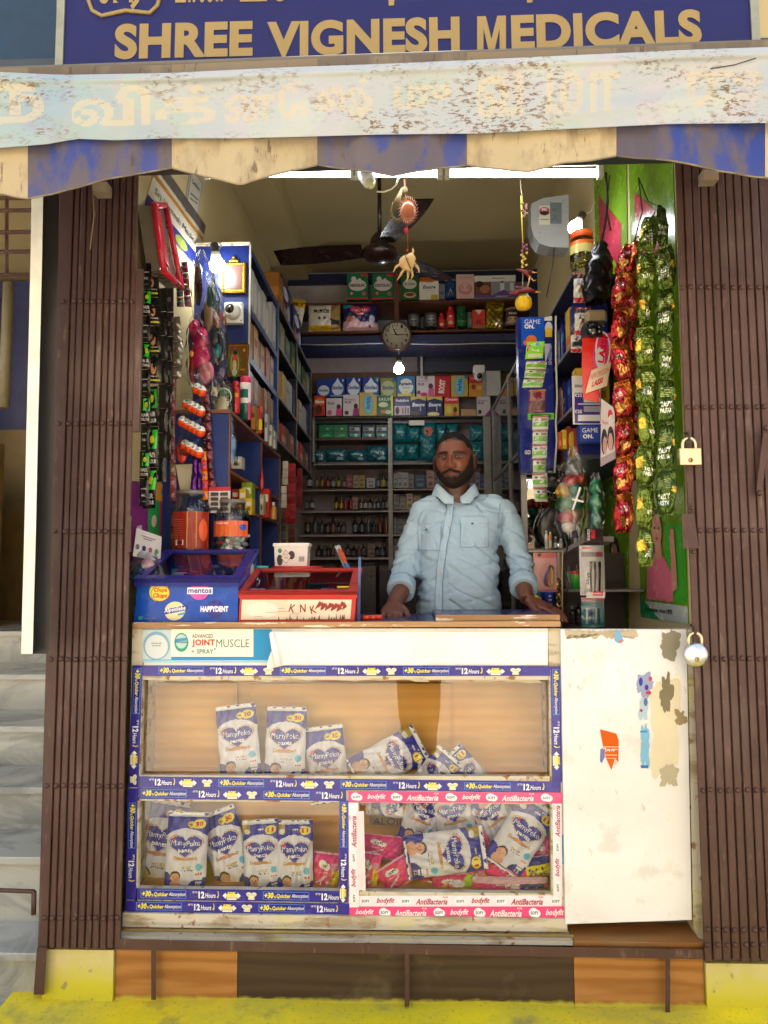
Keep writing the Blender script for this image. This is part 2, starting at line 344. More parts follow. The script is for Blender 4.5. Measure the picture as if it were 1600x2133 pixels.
n = NT('concrete_floor'); c = n.mix(n.ramp(n.noise(3, 6), .4, .65), (.42, .38, .31), (.34, .30, .25)); m_conc = n.done(c, .85, 0, n.bump(n.noise(40, 5), .3, .004), .2)
# ------------------------------------------------------------------ setting
YG, YF, YP = 2.215, 2.28, 2.245          # gates, counter front, plinth face
WL, WR, CEIL, YB = -.925, .86, 3.80, 5.45
zt = P(600, 1940, YF).z                # plinth top
zs_ = P(600, 2084, YP).z               # top of the yellow step
FL = zt - .02                          # shop floor
b = MB(); b.box((-30, -40, -.3), (30, 1.2, 0), (150, 140, 122)); build(b, 'street_ground', m_conc, kind='structure')
b = MB(); y1 = YP + .3
fl = PZ(20, 2133, zs_); fl2 = PZ(78, 2052, zs_)
nx = 40
def stepf(u, v):
 x0 = fl.x - .05 + (fl2.x - fl.x) * v; x = x0 + (2.4 - x0) * u; y = 1.25 + (YP + .02 - 1.25) * v
 return V((x, y, zs_ + .006 * math.sin(x * 9 + y * 4) * math.sin(y * 13) - .05 * (1 - v) ** 2))
b.grid(stepf, 60, 24, (180, 170, 40))
b.box((fl.x - .05, 1.2, -.01), (2.4, 1.25, zs_ - .05), (150, 145, 60)); b.box((fl.x - .049, 1.25, -.005), (2.39, YP, zs_ - .075), (150, 145, 60))
build(b, 'yellow_step', m_yel, kind='structure')
xl = P(75, 2010, YP).x; xr = 2.4
pl = MB(); pl.box((xl + .04, YP + .012, 0), (xr, YB, zt - .012), (110, 100, 80)); plinth = build(pl, 'plinth', m_conc, kind='structure')
def facing(name, px0, px1, m, y0=YP, z0=zs_ - .03, z1=None, label=None):
 f = MB(); x0 = P(px0, 2015, YP).x; x1 = P(px1, 2015, YP).x
 f.box((x0 + .0012, y0, z0), (x1 - .0012, YP + .0125, (z1 or zt - .012)), (200, 160, 60)); return build(f, name, m, plinth, label=label)
zb = P(150, 1974, YP).z
facing('plaster_block', 92, 240, m_plas, YP - .012, z1=zb, label='cream plaster block painted yellow at its foot')
facing('tile', 240, 495, m_tileb, label='orange brown wood grain tile at the left')
facing('tile', 495, 1195, m_tiled, label='dark brown wood grain tile in the middle')
facing('tile', 1195, 1466, m_tileb, label='orange brown wood grain tile at the right')
facing('plaster_block', 1466, 2050, m_plas, YP - .012, z1=P(1540, 2003, YP).z, label='rough yellow painted plaster block')
for nm, p0, p1, mm in (('ledge_tile', 240, 1195, m_cream), ('ledge_tile', 1195, 1466, m_tileb)):
 f = MB(); x0 = P(p0, 2015, YP).x; x1 = P(p1, 2015, YP).x
 f.box((x0 + .001, YP - .006, zt - .0115), (x1 - .001, YF + .08, zt), (200, 160, 60)); build(f, nm, mm, plinth)
f = MB(); f.tube([P(240, 1936, YP - .008), P(1195, 1950, YP - .008)], .0045, (150, 125, 70)); build(f, 'edge_trim', m_dull, plinth)
b = MB(); b.box((WL - .1, YF + .1, zt - .03), (WR + .1, YB, zt - .004), (90, 80, 75)); build(b, 'floor', m_conc, kind='structure')
b = MB(); b.box((WL - .14, 2.29, zt), (WL, YB, CEIL), (178, 150, 95)); build(b, 'wall_left', m_wall, kind='structure')
b = MB(); b.box((WR, 2.29, zt), (WR + .14, YB, CEIL), (178, 150, 95)); build(b, 'wall_right', m_wall, kind='structure')
b = MB(); b.box((WL - .14, YB, zt - .2), (WR + .14, YB + .15, CEIL + .2), (178, 150, 95)); build(b, 'wall_back', m_wall, kind='structure')
b = MB(); b.box((WL - .139, 2.35, CEIL), (WR + .139, YB - .002, CEIL + .2), (178, 150, 95)); build(b, 'ceiling', m_wall, kind='structure')
b = MB(); b.box((WL + .002, 2.5, CEIL - .16), (P(560, 470, 3.6).x, YB - .003, CEIL - .002), (170, 145, 90)); build(b, 'ceiling_beam', m_wall, kind='structure')
b = MB(); b.box((-9, 2.4, 3.55), (WL - .143, 8, 5.0), (150, 120, 90)); b.box((WL - .142, 2.29, 3.25), (9, 2.34, 5.0), (150, 120, 90)); b.box((WL - .142, 2.34, CEIL + .2), (9, 8, 5.0), (150, 120, 90))
b.box((WR + .145, 2.35, 0), (9, 8, CEIL + .19), (190, 165, 110)); b.box((-9, 5.2, 0), (WL - .145, 8, 3.54), (150, 130, 90))
build(b, 'shop_building', m_wall, label='beige plastered building that holds the medical shop', cat='building', at=(0, 5, 0))
b = MB(); q0 = P(200, 300, 2.26); b.box((-1.5, 2.262, P(600, 352, 2.27).z), (1.6, 2.289, 3.249), (60, 66, 68)); build(b, 'lintel', m_dark, kind='structure')
def far_house(x0, x1, y, h, col, label, nwin, storey=3.0):
 t = thing('street_house', label, 'house', ((x0 + x1) / 2, y, 0), 'houses across the street')
 w = MB(); w.box((x0, y - 6, 0), (x1, y, h), col); build(w, 'wall', m_paint, t)
 k = 0; fr = MB(); gl = MB()
 for s in range(int(h // storey)):
  for i in range(nwin):
   cx = x0 + (x1 - x0) * (i + .5) / nwin; z = s * storey + (1.0 if s else .1); hh = 1.3 if s else 2.3
   f = MB(); f.box((cx - .65, y, z), (cx + .65, y + .05, z + hh), (120, 90, 60)); wo_ = build(f, 'window' if s else 'shutter', m_paint, t)
   if s: g = MB(); g.box((cx - .57, y + .05, z + .08), (cx + .57, y + .06, z + hh - .08), (50, 60, 66)); build(g, 'pane', m_gloss, wo_)
 p = MB(); p.box((x0 - .1, y - 6, h), (x1 + .1, y + .35, h + .2), (200, 190, 170)); build(p, 'parapet', m_paint, t)
 for s in range(1, int(h // storey)): p = MB(); p.box((x0 + .1, y + .001, s * storey - .12), (x1 - .1, y + .8, s * storey), (210, 200, 180)); build(p, 'balcony_slab', m_paint, t)
far_house(-12, -4.2, -6.5, 6.5, (228, 214, 186), 'cream two storey house across the street at the left', 4)
far_house(-4, 2.6, -6.2, 7.2, (234, 224, 204), 'pale three bay house right opposite the shop', 3)
far_house(2.8, 11, -6.8, 6.2, (226, 208, 176), 'sand coloured house across the street at the right', 4)
# ---- marble stair at the left
t = thing('marble_staircase', 'grey veined marble staircase rising beside the left gate', 'staircase', (-1.6, 2.2, zs_ - .2))
nos = [(1985, 2.24), (1785, 2.42), (1640, 2.66), (1513, 2.95), (1405, 3.3), (1315, 3.75)]
sx1 = P(78, 1700, 2.25).x
prev_z = zs_ - .22
for i, (py, yy) in enumerate(nos):
 z = P(40, py, yy).z; yn = nos[i + 1][1] if i + 1 < len(nos) else 4.6
 sx1 = P(100, py, yy).x; s = MB(); s.box((-3.2, yy + .02, prev_z - (.5 if i == 0 else 0)), (sx1, yy + .045, z - .022), (200, 200, 190)); build(s, 'riser', m_marble, t)
 s = MB(); s.bev((-3.2, yy - .002, z - .022), (sx1, yn + .03, z), (200, 200, 190), .004); build(s, 'tread', m_marble, t)
 prev_z = z
s = MB(); s.box((-3.19, 4.6, prev_z - .6), (-1.09, 4.65, prev_z - .022), (180, 180, 170)); build(s, 'landing_face', m_marble, t)
b = MB(); b.tube([P(-60, 1852, 2.225), P(72, 1857, 2.225)], .006, (74, 52, 40), 6); b.tube([P(71, 1857, 2.225), P(70, 1905, 2.225)], .007, (74, 52, 40), 6)
build(b, 'stair_edge_bar', m_gate, label='brown iron bar across the lowest marble stairs', cat='iron bar')
b = MB(); b.box((-4.5, 4.66, 0), (-1.08, 5.1, 2.5), (118, 98, 56)); b.box((-2.86, 4.4, 1.62), (-2.7, 4.45, 3.4), (180, 150, 90)); build(b, 'stairwell_wall', m_paint, kind='structure')
b = MB(); b.box((-4.5, 4.0, 0), (-2.30, 4.1, 2.3), (118, 98, 56))
build(b, 'stair_side_wall', m_paint, kind='structure')
b = MB(); b.box((-4.5, 4.67, 2.5), (-1.08, 4.72, 3.5), (38, 46, 92)); build(b, 'blue_shutter', m_paint, label='dark blue shutter behind the grille above the stairs', cat='shutter')
t = thing('window_grille', 'brown iron window grille at the upper left above the stairs', 'grille', P(30, 575, 3.0))
for k, (py0) in enumerate((414, 440, 485, 526, 574)):
 f = MB(); f.tube([P(-70, py0, 3.0), P(72, py0 - 2, 3.0)], .010, (112, 78, 60), 4, smooth=False); build(f, 'rail', m_gate, t)
for px in (-40, 14): f = MB(); f.tube([P(px, 300, 3.0), P(px, 574, 3.0)], .009, (112, 78, 60), 4, smooth=False); build(f, 'bar', m_gate, t)
b = MB(); b.tube([P(18, 590, 3.3), P(8, 850, 3.3)], .025, (120, 112, 84)); build(b, 'drain_pipe', m_paint, label='dull grey drain pipe below the window grille', cat='pipe')
t = thing('folded_door', 'tall narrow door leaf with white edge left of the gate', 'door', P(80, 1362, 2.02))
b = MB(); pts = [(84, 380), (82, 520), (78, 700), (73, 900), (69, 1100), (62, 1362)]
def leaf(b, a0, a1, Y0, Y1, col):
 for (p0, q0), (p1, q1) in zip(pts[:-1], pts[1:]):
  b.hexa([P(p1 + a0, q1, Y0), P(p1 + a1, q1, Y0), P(p0 + a1, q0, Y0), P(p0 + a0, q0, Y0), P(p1 + a0, q1, Y1), P(p1 + a1, q1, Y1), P(p0 + a1, q0, Y1), P(p0 + a0, q0, Y1)], col)
leaf(b, -18, 6, 2.06, 2.10, (226, 222, 206)); build(b, 'edge_strip', m_paint, t)
b = MB(); leaf(b, 6.5, 40, 2.10, 2.13, (30, 26, 26)); build(b, 'dark_panel', m_dark, t)
b = MB(); b.box((-1.08, 2.30, 0), (WL - .141, 5.2, 3.5), (92, 78, 60)); build(b, 'stairwell_side', m_wall, kind='structure')
b = MB(); b.box((P(1590, 900, 2.27).x, 2.262, zt), (P(1680, 900, 2.27).x, 2.30, 3.2), (225, 205, 160)); build(b, 'door_jamb', m_wall, kind='structure')
# ------------------------------------------------------------------ collapsible gates
def gate(label, edges_top, edges_bot, ytop, ybot, riv_rows, tag, extra):
 t = thing('folding_gate', label, 'gate', P((edges_bot[0] + edges_bot[-1]) / 2, ybot, YG), 'brown collapsible gates')
 n = len(edges_top) - 1
 bk = MB(); bk.hexa([P(edges_bot[0] + 4, ybot - 3, YG + .02), P(edges_bot[-1] - 4, ybot - 3, YG + .02), P(edges_top[-1] - 4, ytop, YG + .02), P(edges_top[0] + 4, ytop, YG + .02), P(edges_bot[0] + 4, ybot - 3, YG + .04), P(edges_bot[-1] - 4, ybot - 3, YG + .04), P(edges_top[-1] - 4, ytop, YG + .04), P(edges_top[0] + 4, ytop, YG + .04)], (30, 16, 14)); build(bk, 'lattice_back', m_gate, t)
 rv = None
 for i in range(n):
  j = rnd.uniform(-.003, .003); Y = YG + j; yb = ybot + rnd.uniform(-2, 3); g = .9
  a0, a1, c0, c1 = edges_top[i] + g, edges_top[i + 1] - g, edges_bot[i] + g, edges_bot[i + 1] - g
  s = MB(); k = .06
  def pr(u, off, px_top, px_bot):  # point on slat
   return None
  vs = []
  for (tp, bt, yy) in ((a0, c0, Y + .016), (a0, c0, Y + .003), (a0 + 2, c0 + 2, Y), (a1 - 2, c1 - 2, Y), (a1, c1, Y + .003), (a1, c1, Y + .016)):
   vs += [P(bt, yb, yy), P(tp, ytop, yy)]
  s.raw(vs, [(2 * q, 2 * q + 2, 2 * q + 3, 2 * q + 1) for q in range(5)] + [(0, 2, 4, 6, 8, 10)], (110, 70, 60))
  build(s, 'slat', m_gate, t)
  for r in riv_rows:
   f = (r - ytop) / (ybot - ytop); cx = (a0 + a1) / 2 * (1 - f) + (c0 + c1) / 2 * f + rnd.uniform(-2, 2)
   if rnd.random() < .04: continue
   p = P(cx, r + rnd.uniform(-1, 1), Y)
   if rv is None:
    m = MB(); m.lathe(p, [(.0082, 0, (120, 80, 70)), (.0078, .003, (120, 80, 70)), (.005, .0062, (120, 80, 70)), (.001, .0072, (120, 80, 70))], 8, (0, -1, 0)); rv = build(m, 'rivet', m_gate, t); rv0 = p
   else:
    c = rv.copy(); link(c); c.location = p - rv0
 extra(t); return t
def lin_(a, b, n): return [a + (b - a) * i / n for i in range(n + 1)]
def exL(t):
 for (y0, y1, x, w) in ((560, 900, 284, 8), (1075, 1150, 262, 12)):
  s = MB(); p = P(x, y0, YG - .012); q = P(x + w, y1, YG - .004); s.box((p.x, YG - .012, q.z), (q.x, YG - .001, p.z), (100, 60, 50)); build(s, 'latch_plate', m_gate, t)
gate('brown collapsible gate folded at the left of the opening', [125, 158] + lin_(158, 292, 10)[1:], [78, 100] + lin_(100, 252, 10)[1:], 300, 1976, (628, 882, 1107, 1373, 1637, 1912), 'L', exL)
def exR(t):
 s = MB(); s.hexa([P(1575, 1028, YG - .02), P(1588, 1030, YG - .02), P(1600, 905, YG - .02), P(1590, 900, YG - .02), P(1575, 1028, YG - .012), P(1588, 1030, YG - .012), P(1600, 905, YG - .012), P(1590, 900, YG - .012)], (100, 64, 54)); build(s, 'hinged_bar', m_gate, t)
 for (x, y) in ((1582, 1027), (1596, 892)):
  s = MB(); p = P(x, y, YG - .02); s.lathe(p, [(.009, 0, (110, 74, 62)), (.007, .006, (110, 74, 62)), (.003, .008, (110, 74, 62))], 8, (0, -1, 0)); build(s, 'bolt', m_gate, t)
 s = MB()   # handle box at inner edge
 s.hexa([P(1423, 1142, YG - .01), P(1456, 1142, YG - .01), P(1446, 1070, YG - .01), P(1421, 1070, YG - .01), P(1423, 1142, YG + .01), P(1456, 1142, YG + .01), P(1446, 1070, YG + .01), P(1421, 1070, YG + .01)], (92, 56, 48)); build(s, 'latch_box', m_gate, t)
 for (x, y) in ((1440, 1058), (1444, 1150)):
  s = MB(); p = P(x, y, YG - .006); s.box((p.x - .009, p.y, p.z - .010), (p.x + .009, p.y + .006, p.z + .010), (110, 74, 62)); s.lathe(p, [(.007, 0, (110, 74, 62)), (.004, .005, (110, 74, 62))], 8, (0, -1, 0)); build(s, 'bolt', m_gate, t)
gate('brown collapsible gate with two padlocks folded at the right', lin_(1403, 1575, 10) + [1602], lin_(1466, 1660, 10) + [1700], 300, 2000, (598, 848, 1105, 1372, 1646, 1936, 1968), 'R', exR)
t = thing('threshold_rail', 'rusty brown angle iron rail along the foot of the plinth', 'rail', P(850, 2090, YP - .05))
s = MB(); y = YP - .035
s.hexa([P(248, 1978, y), P(1464, 1998, y), P(1464, 1978, y), P(248, 1956, y), P(248, 1978, y + .03), P(1464, 1998, y + .03), P(1464, 1978, y + .03), P(248, 1956, y + .03)], (100, 60, 50)); build(s, 'rail', m_gate, t)
for (x0, yb) in ((320, 2083), (848, 2096), (1391, 2112)):
 y += .004; s = MB(); s.hexa([P(x0 - 5, yb, y), P(x0 + 5, yb, y), P(x0 + 5, 1975, y), P(x0 - 5, 1975, y), P(x0 - 5, yb, y + .012), P(x0 + 5, yb, y + .012), P(x0 + 5, 1975, y + .012), P(x0 - 5, 1975, y + .012)], (90, 52, 44)); build(s, 'leg', m_gate, t); y -= .004
s = MB(); x = P(86, 2020, YG - .002); s.hexa([P(70, 2072, YG - .01), P(92, 2072, YG - .01), P(98, 1974, YG - .01), P(77, 1974, YG - .01), P(70, 2072, YG + .02), P(92, 2072, YG + .02), P(98, 1974, YG + .02), P(77, 1974, YG + .02)], (90, 52, 44))
build(s, 'gate_post_foot', m_gate, label='brown iron foot of the left gate post on yellow step', cat='post')
def padlock(px, py, round_, label):
 c = P(px, py, YG - .03); t = thing('padlock', label, 'padlock', c, 'padlocks hanging on the right gate')
 s = MB()
 if round_:
  s.lathe(c + V((0, .009, 0)), [(.030, 0, (215, 215, 212)), (.0345, .005, (215, 215, 212)), (.0345, .013, (220, 220, 218)), (.030, .019, (220, 220, 218)), (.001, .022, (222, 222, 220))], 32, (0, -1, 0))
 else:
  s.box((c.x - .031, c.y - .010, c.z - .024), (c.x + .031, c.y + .010, c.z + .024), (205, 190, 160)); s.box((c.x - .028, c.y - .0115, c.z - .021), (c.x + .028, c.y - .010, c.z + .021), (222, 208, 176))
 build(s, 'lock_body', m_metal, t)
 top = c.z + (.028 if round_ else .022); r = .019; pts = [V((c.x - r, c.y, top - .012)), V((c.x - r, c.y, top + .016))] + [V((c.x - r * math.cos(a), c.y, top + .016 + r * math.sin(a))) for a in np.linspace(.3, 2.84, 8)] + [V((c.x + r, c.y, top + .016)), V((c.x + r, c.y, top - .012))]
 s = MB(); s.tube(pts, .0048, (220, 205, 165), 8); build(s, 'shackle', m_metal, t)
 s = MB(); k = c + V((0, -.0135, -.011)); s.lathe(k, [(.0075, 0, (160, 140, 100)), (.0065, .002, (160, 140, 100))], 12, (0, -1, 0)); s.box((k.x - .0012, k.y - .003, k.z - .006), (k.x + .0012, k.y - .0021, k.z + .004), (20, 16, 14)); build(s, 'keyhole', m_metal, t)
 s = MB(); h = V((c.x, YG - .004, top + .045)); s.tube([h + V((0, 0, .01)), h + V((0, -.022, .004)), h + V((0, -.034, -.006)), h + V((0, -.03, -.014)), h + V((0, -.012, -.012))], .004, (90, 60, 50), 8); build(s, 'hasp_ring', m_gate, t)
padlock(1436, 952, False, 'square brass padlock hanging high on the right gate')
padlock(1449, 1364, True, 'round shiny steel padlock hanging low on the right gate')
# ------------------------------------------------------------------ signboard
YS = 2.12
t = thing('signboard', 'dark blue shop signboard with gold letters above the awning', 'sign', P(850, 140, YS))
s = MB(); A, B_, C_, D_ = P(133, 139, YS), P(1566, 88, YS), P(1566, -160, YS), P(133, -160, YS); yo = V((0, .05, 0))
s.hexa([A, B_, C_, D_, A + yo, B_ + yo, C_ + yo, D_ + yo], (24, 22, 78)); build(s, 'panel', m_print, t)
def sign_uv(u, v, off):  # photo pixels across the board
 return P(u, v, YS - off)
def textpx(mb, txt, x0, y0, x1, y1, h, col, bold=.03, Y=YS - .002, shear=0):
 """text whose baseline runs from (x0,y0) to (x1,y1) in the photograph, h pixels high, on the plane Y"""
 vs, fs, a0, a1, b0, b1 = glyphs(txt, bold, shear)
 p0 = P(x0, y0, Y); p1 = P(x1, y1, Y); hh = (P(x0, y0 - h, Y) - p0).length; d = p1 - p0; up = V((-d.z, 0, d.x)).normalized()
 if up.z < 0: up = -up
 mb.raw([p0 + d * ((x - a0) / (a1 - a0)) + up * (hh * (y - b0) / (b1 - b0)) for x, y in vs], fs, col)
s = MB(); GOLD = (150, 127, 74)
for w, x0, y0, x1, y1 in (('SHREE', 238, 124, 526, 117), ('VIGNESH', 556, 119, 958, 108), ('EDICALS', 1066, 105, 1463, 93)):
 textpx(s, w, x0, y0, x1, y1, 74 if w != 'SHREE' else 74, GOLD, .046)
s.face([P(994 + 60 * u, 107 - 1.8 * u - 73 * v, YS - .002) for u, v in ((0, 0), (.22, 0), (.22, .64), (.4, 0), (.6, 0), (.78, .64), (.78, 0), (1, 0), (1, 1), (.7, 1), (.5, .34), (.3, 1), (0, 1))], GOLD)
textpx(s, 'ஸ்ரீ', 205, 22, 300, 19, 75, GOLD, .05); textpx(s, 'பாலா', 365, 7, 470, 4, 80, GOLD, .03); textpx(s, 'பய', 500, 5, 640, 2, 80, GOLD, .03); textpx(s, 'பா', 1180, -6, 1300, -9, 80, GOLD, .03)
for x, y in ((815, 12), (1103, 6)): s.face([P(x - 5, y, YS - .002), P(x + 6, y - 1, YS - .002), P(x + 9, y - 90, YS - .002), P(x - 9, y - 90, YS - .002)], GOLD)
pts = [P(x, y, YS - .003) for x, y in ((183, -40), (184, 0), (192, 22), (212, 33), (235, 28), (262, 22), (290, 25), (312, 27), (328, 12), (334, -10), (334, -45))]
s.tube(pts, .0062, GOLD, 6); build(s, 'lettering', m_print, t)
for (a, b_, nm) in (((124, 141), (124, -170), 'frame'), ((1574, 88), (1574, -170), 'frame')):
 s = MB(); p = P(*a, YS); q = P(*b_, YS); s.box((p.x - .012, YS - .006, p.z - .01), (p.x + .012, YS + .05, q.z), (150, 150, 130)); build(s, nm, m_dull, t)
b = MB(); b.hexa([P(-60, 150, 2.3), P(118, 150, 2.3), P(118, -150, 2.3), P(-60, -150, 2.3), P(-60, 150, 2.34), P(118, 150, 2.34), P(118, -150, 2.34), P(-60, -150, 2.34)], (26, 50, 70)); build(b, 'blue_hoarding', m_paint, label='faded blue board left of the signboard', cat='board')
# ------------------------------------------------------------------ awning
YA = 1.74
t = thing('awning', 'grimy blue and cream striped awning with scalloped valance', 'awning', P(800, 390, YA))
def polyline(pts, x):
 for (x0, y0), (x1, y1) in zip(pts[:-1], pts[1:]):
  if x <= x1: f = (x - x0) / (x1 - x0); return y0 + (y1 - y0) * max(0, f)
 return pts[-1][1]
TOP = [(-300, 150), (0, 142), (350, 135), (690, 120), (1000, 108), (1300, 99), (1600, 84), (1900, 72)]
bounds = [(-300, 'b'), (-240, 'c'), (58, 'b'), (358, 'c'), (661, 'b'), (973, 'c'), (1284, 'b'), (1594, 'c'), (1900, 'b')]
SC = [(-300, 380), (-240, 392), (-90, 428), (0, 402), (58, 411), (150, 393), (255, 370), (358, 346), (430, 366), (502, 389), (580, 362), (661, 340), (735, 352), (818, 369), (900, 352), (973, 340), (1050, 353), (1106, 361), (1170, 342), (1284, 321), (1400, 338), (1500, 356), (1594, 366), (1700, 385), (1900, 360)]
def scal(x): return polyline(SC, x) + 3.5 * math.sin(x * .021) + 2 * mn.noise(V((x * .02, 0, 0)))
for (x0, k), (x1, _) in zip(bounds[:-1], bounds[1:]):
 colr = (52, 70, 140) if k == 'b' else (186, 170, 134); ma = m_awn if k == 'b' else m_awnc
 s = MB(); n_ = 24
 def vf(u, v):
  x = x0 + (x1 - x0) * u; yt = polyline(TOP, x); yb = scal(x); y = yt + (yb - yt) * v
  return P(x, y, YA + .010 * math.sin(x * .02 + 1) * v + .004 * math.sin(x * .09) * v - .012 * v)
 s.grid(vf, n_, 30, lambda u, v: (128, 116, 98) if v < .2 else colr)
 s.grid(lambda u, v: vf(1 - u, v) + V((0, .0022, 0)), n_, 10, colr)   # back of the cloth
 s.tube([vf(i / n_, 1) + V((0, .001, 0)) for i in range(n_ + 1)], .0022, (150, 135, 105), 6)
 build(s, 'valance_panel', ma, t, label='blue valance stripe' if k == 'b' else 'cream valance stripe')
 s = MB()   # sloping roof of the awning going back to the wall
 def rf(u, v):
  x = x0 + (x1 - x0) * u; p = P(x, polyline(TOP, x), YA); return V((p.x, YA + (2.3 - YA) * v, p.z + .17 * v - .02 * math.sin(v * 3.14)))
 s.grid(rf, 8, 6, colr); build(s, 'roof_panel', ma, t)
b = MB(); b.tube([P(-300, 158, YA + .02), P(1900, 80, YA + .02)], .009, (110, 105, 95)); build(b, 'front_rod', m_cloth, t)
s = MB()
BT = [(-300, 158), (0, 150), (130, 156), (350, 152), (600, 140), (800, 133), (1000, 124), (1300, 110), (1450, 103), (1600, 98), (1900, 92)]
BB = [(-300, 318), (0, 308), (100, 300), (160, 289), (240, 292), (350, 288), (500, 288), (800, 280), (1000, 278), (1250, 265), (1400, 258), (1600, 256), (1900, 250)]
def bf(u, v, o=0):
 x = -260 + 2120 * u; y0 = polyline(BT, x); y1 = polyline(BB, x); y = y0 + (y1 - y0) * v
 fold = .006 * mn.noise(V((x * .012, v * 2.2, 3.1))) + .010 * mn.noise(V((x * .004 + v, v * 1.4 - x * .001, 9))) + .010 * math.sin(x * .012) * math.sin(v * 3.1) + .008 * math.exp(-((y - 190 - (1560 - x) * .12) / 16) ** 2) * (1 if x > 1150 else 0) + .005 * math.sin(x * .05 + v * 4) * (v) + .012 * math.exp(-((v - .08) / .07) ** 2)
 return P(x, y, YA - .028 - fold - o)
def bcol(u, v):
 x = 2120 * u - 260; bl = max(0, 1 - abs(x - 120) / 320); n_ = .5 + .5 * math.sin(x * .011 + 1.3) * math.sin(v * 3 + x * .004)
 k = min(1, .55 * bl + .28 * n_); w = np.array((176, 178, 172)); c = np.array((134, 158, 168)); r_ = w + (c - w) * k; return tuple(int(round(q / 6) * 6) for q in r_)
LC = np.array((190, 180, 154)); its_ = []
for tx, xa, xb, va, vb in (('ந', -30, 92, .15, .80), ('வி', 148, 315, .18, .80), ('க்', 322, 450, .2, .78), ('னே', 465, 640, .2, .78), ('ஷ் மு', 660, 940, .18, .80), ('வ மா', 990, 1290, .22, .80), ('ரு', 1430, 1590, .3, .78)): its_.append(('t', tx, ((xa + xb) / 2 + 260) / 2120, 1 - (va + vb) / 2, (xb - xa) / 2120, vb - va, 1, {'b': .03}))
LM = raster(its_, 440, 56, 0)
def bcol2(u, v):
 c0 = np.array(bcol(u, v)); k = .0 if not LM[min(55, int((1 - v) * 56)), min(439, int(u * 440))] else .72
 return tuple(int(q) for q in c0 + (LC - c0) * k)
s.grid(bf, 440, 56, bcol2)
s.grid(lambda u, v: bf(1 - u, v, -.002), 80, 10, (225, 222, 210))
t2 = thing('banner', 'faded white flex banner with peeling letters tied over the awning', 'banner', P(800, 300, YA - .03)); build(s, 'sheet', m_ban, t2)
def bpx(px, py, o):
 u = (px + 260) / 2120; y0 = polyline(BT, px); y1 = polyline(BB, px); return bf(u, (py - y0) / (y1 - y0), o)
b = MB(); b.tube([bpx(1480, 143, .002), bpx(1530, 135, .003), bpx(1575, 121, .003)], .0012, (40, 30, 24), 5); build(b, 'tear', m_dark, t2)
for i, (px, py) in enumerate(((208, 392), (1482, 366))):
 s = MB(); c = P(px, py, YG - .06); s.box((c.x - .024, c.y, c.z - .012), (c.x + .022, c.y + .04, c.z + .02), (150, 132, 108)); build(s, 'track_bracket', m_paint, label='small cream bracket above the %s gate slats' % ('left' if i == 0 else 'right'), cat='bracket')
b = MB(); b.tube([P(193, 395, YG - .07), P(196, 450, YG - .06), P(190, 500, YG - .06), P(188, 520, YG - .06)], .0016, (150, 130, 96), 5); build(b, 'string', m_cloth, label='loose string hanging in front of the left gate', cat='string')
# ------------------------------------------------------------------ tube lights across the opening
YT = 2.5
for i, (x0, x1, lab) in enumerate(((430, 735, 'lit white tube light at the left under the awning'), (742, 916, 'short lit tube light in the middle over the counter'), (932, 1250, 'lit white tube light at the right under the awning'))):
 t = thing('tube_light', lab, 'light', P((x0 + x1) / 2, 362, YT), 'tube lights across the shop opening')
 a, c = P(x0, 361, YT), P(x1, 361, YT)
 s = MB(); s.tube([a, c], .013, (240, 240, 240), 12); build(s, 'tube', m_tube, t)
 for e, q in ((a, 1), (c, -1)): s = MB(); s.box((e.x - .009, YT - .015, e.z - .017), (e.x + .009, YT + .015, e.z + .03), (205, 200, 180)); build(s, 'end_cap', m_plastic, t)
 s = MB(); s.box((a.x, YT - .012, a.z + .026), (c.x, YT + .02, a.z + .045), (200, 196, 184)); build(s, 'batten', m_plastic, t)
# ------------------------------------------------------------------ display counter
t = thing('display_counter', 'cream glass fronted display counter edged with purple and pink brand tapes', 'counter', P(715, 1935, YF))
DEP = .40; YI = YF + .022
def slab(mb, x0, y0, x1, y1, Y0, Y1, col=(200, 190, 160), skew=None):
 """box whose front face spans photo pixels (x0,y0)-(x1,y1) on plane Y0; optional own corners"""
 q = skew or ((x0, y1), (x1, y1), (x1, y0), (x0, y0)); f = [P(a, b, Y0) for a, b in q]; mb.hexa(f + [p + V((0, Y1 - Y0, 0)) for p in f], col)
def member(nm, q, m, Y0=YF, Y1=YI, label=None, col=(205, 195, 170)):
 s = MB(); slab(s, 0, 0, 0, 0, Y0, Y1, col, q); return build(s, nm, m, t, label=label)
member('post', ((262, 1905), (285, 1905), (299, 1309), (276, 1309)), m_cream)
member('post', ((1150, 1912), (1176, 1912), (1168, 1309), (1142, 1309)), m_cream)
member('top_rail', ((299.5, 1386), (1141.5, 1386), (1141.5, 1309), (299.5, 1309)), m_door)
member('rail', ((297, 1416), (1142.5, 1416), (1142, 1387), (298.5, 1387)), m_cream)
member('rail', ((286, 1668), (1149, 1675), (1148, 1617), (291, 1615)), m_cream)
member('rail', ((279, 1900), (1152, 1912), (1152, 1862), (280, 1850)), m_cream)
member('divider', ((706, 1850), (748, 1860), (748, 1669), (707, 1667)), m_cream)
member('base_board', ((255, 1931), (1182, 1941), (1182, 1914), (256, 1902)), m_cream, YF - .012, YF + .03)
zb_ = P(600, 1860, YF).z; zm = P(600, 1632, YF).z; xl_ = P(264, 1800, YF).x; xr_ = P(1176, 1800, YF).x; ztop = P(700, 1309, YF).z
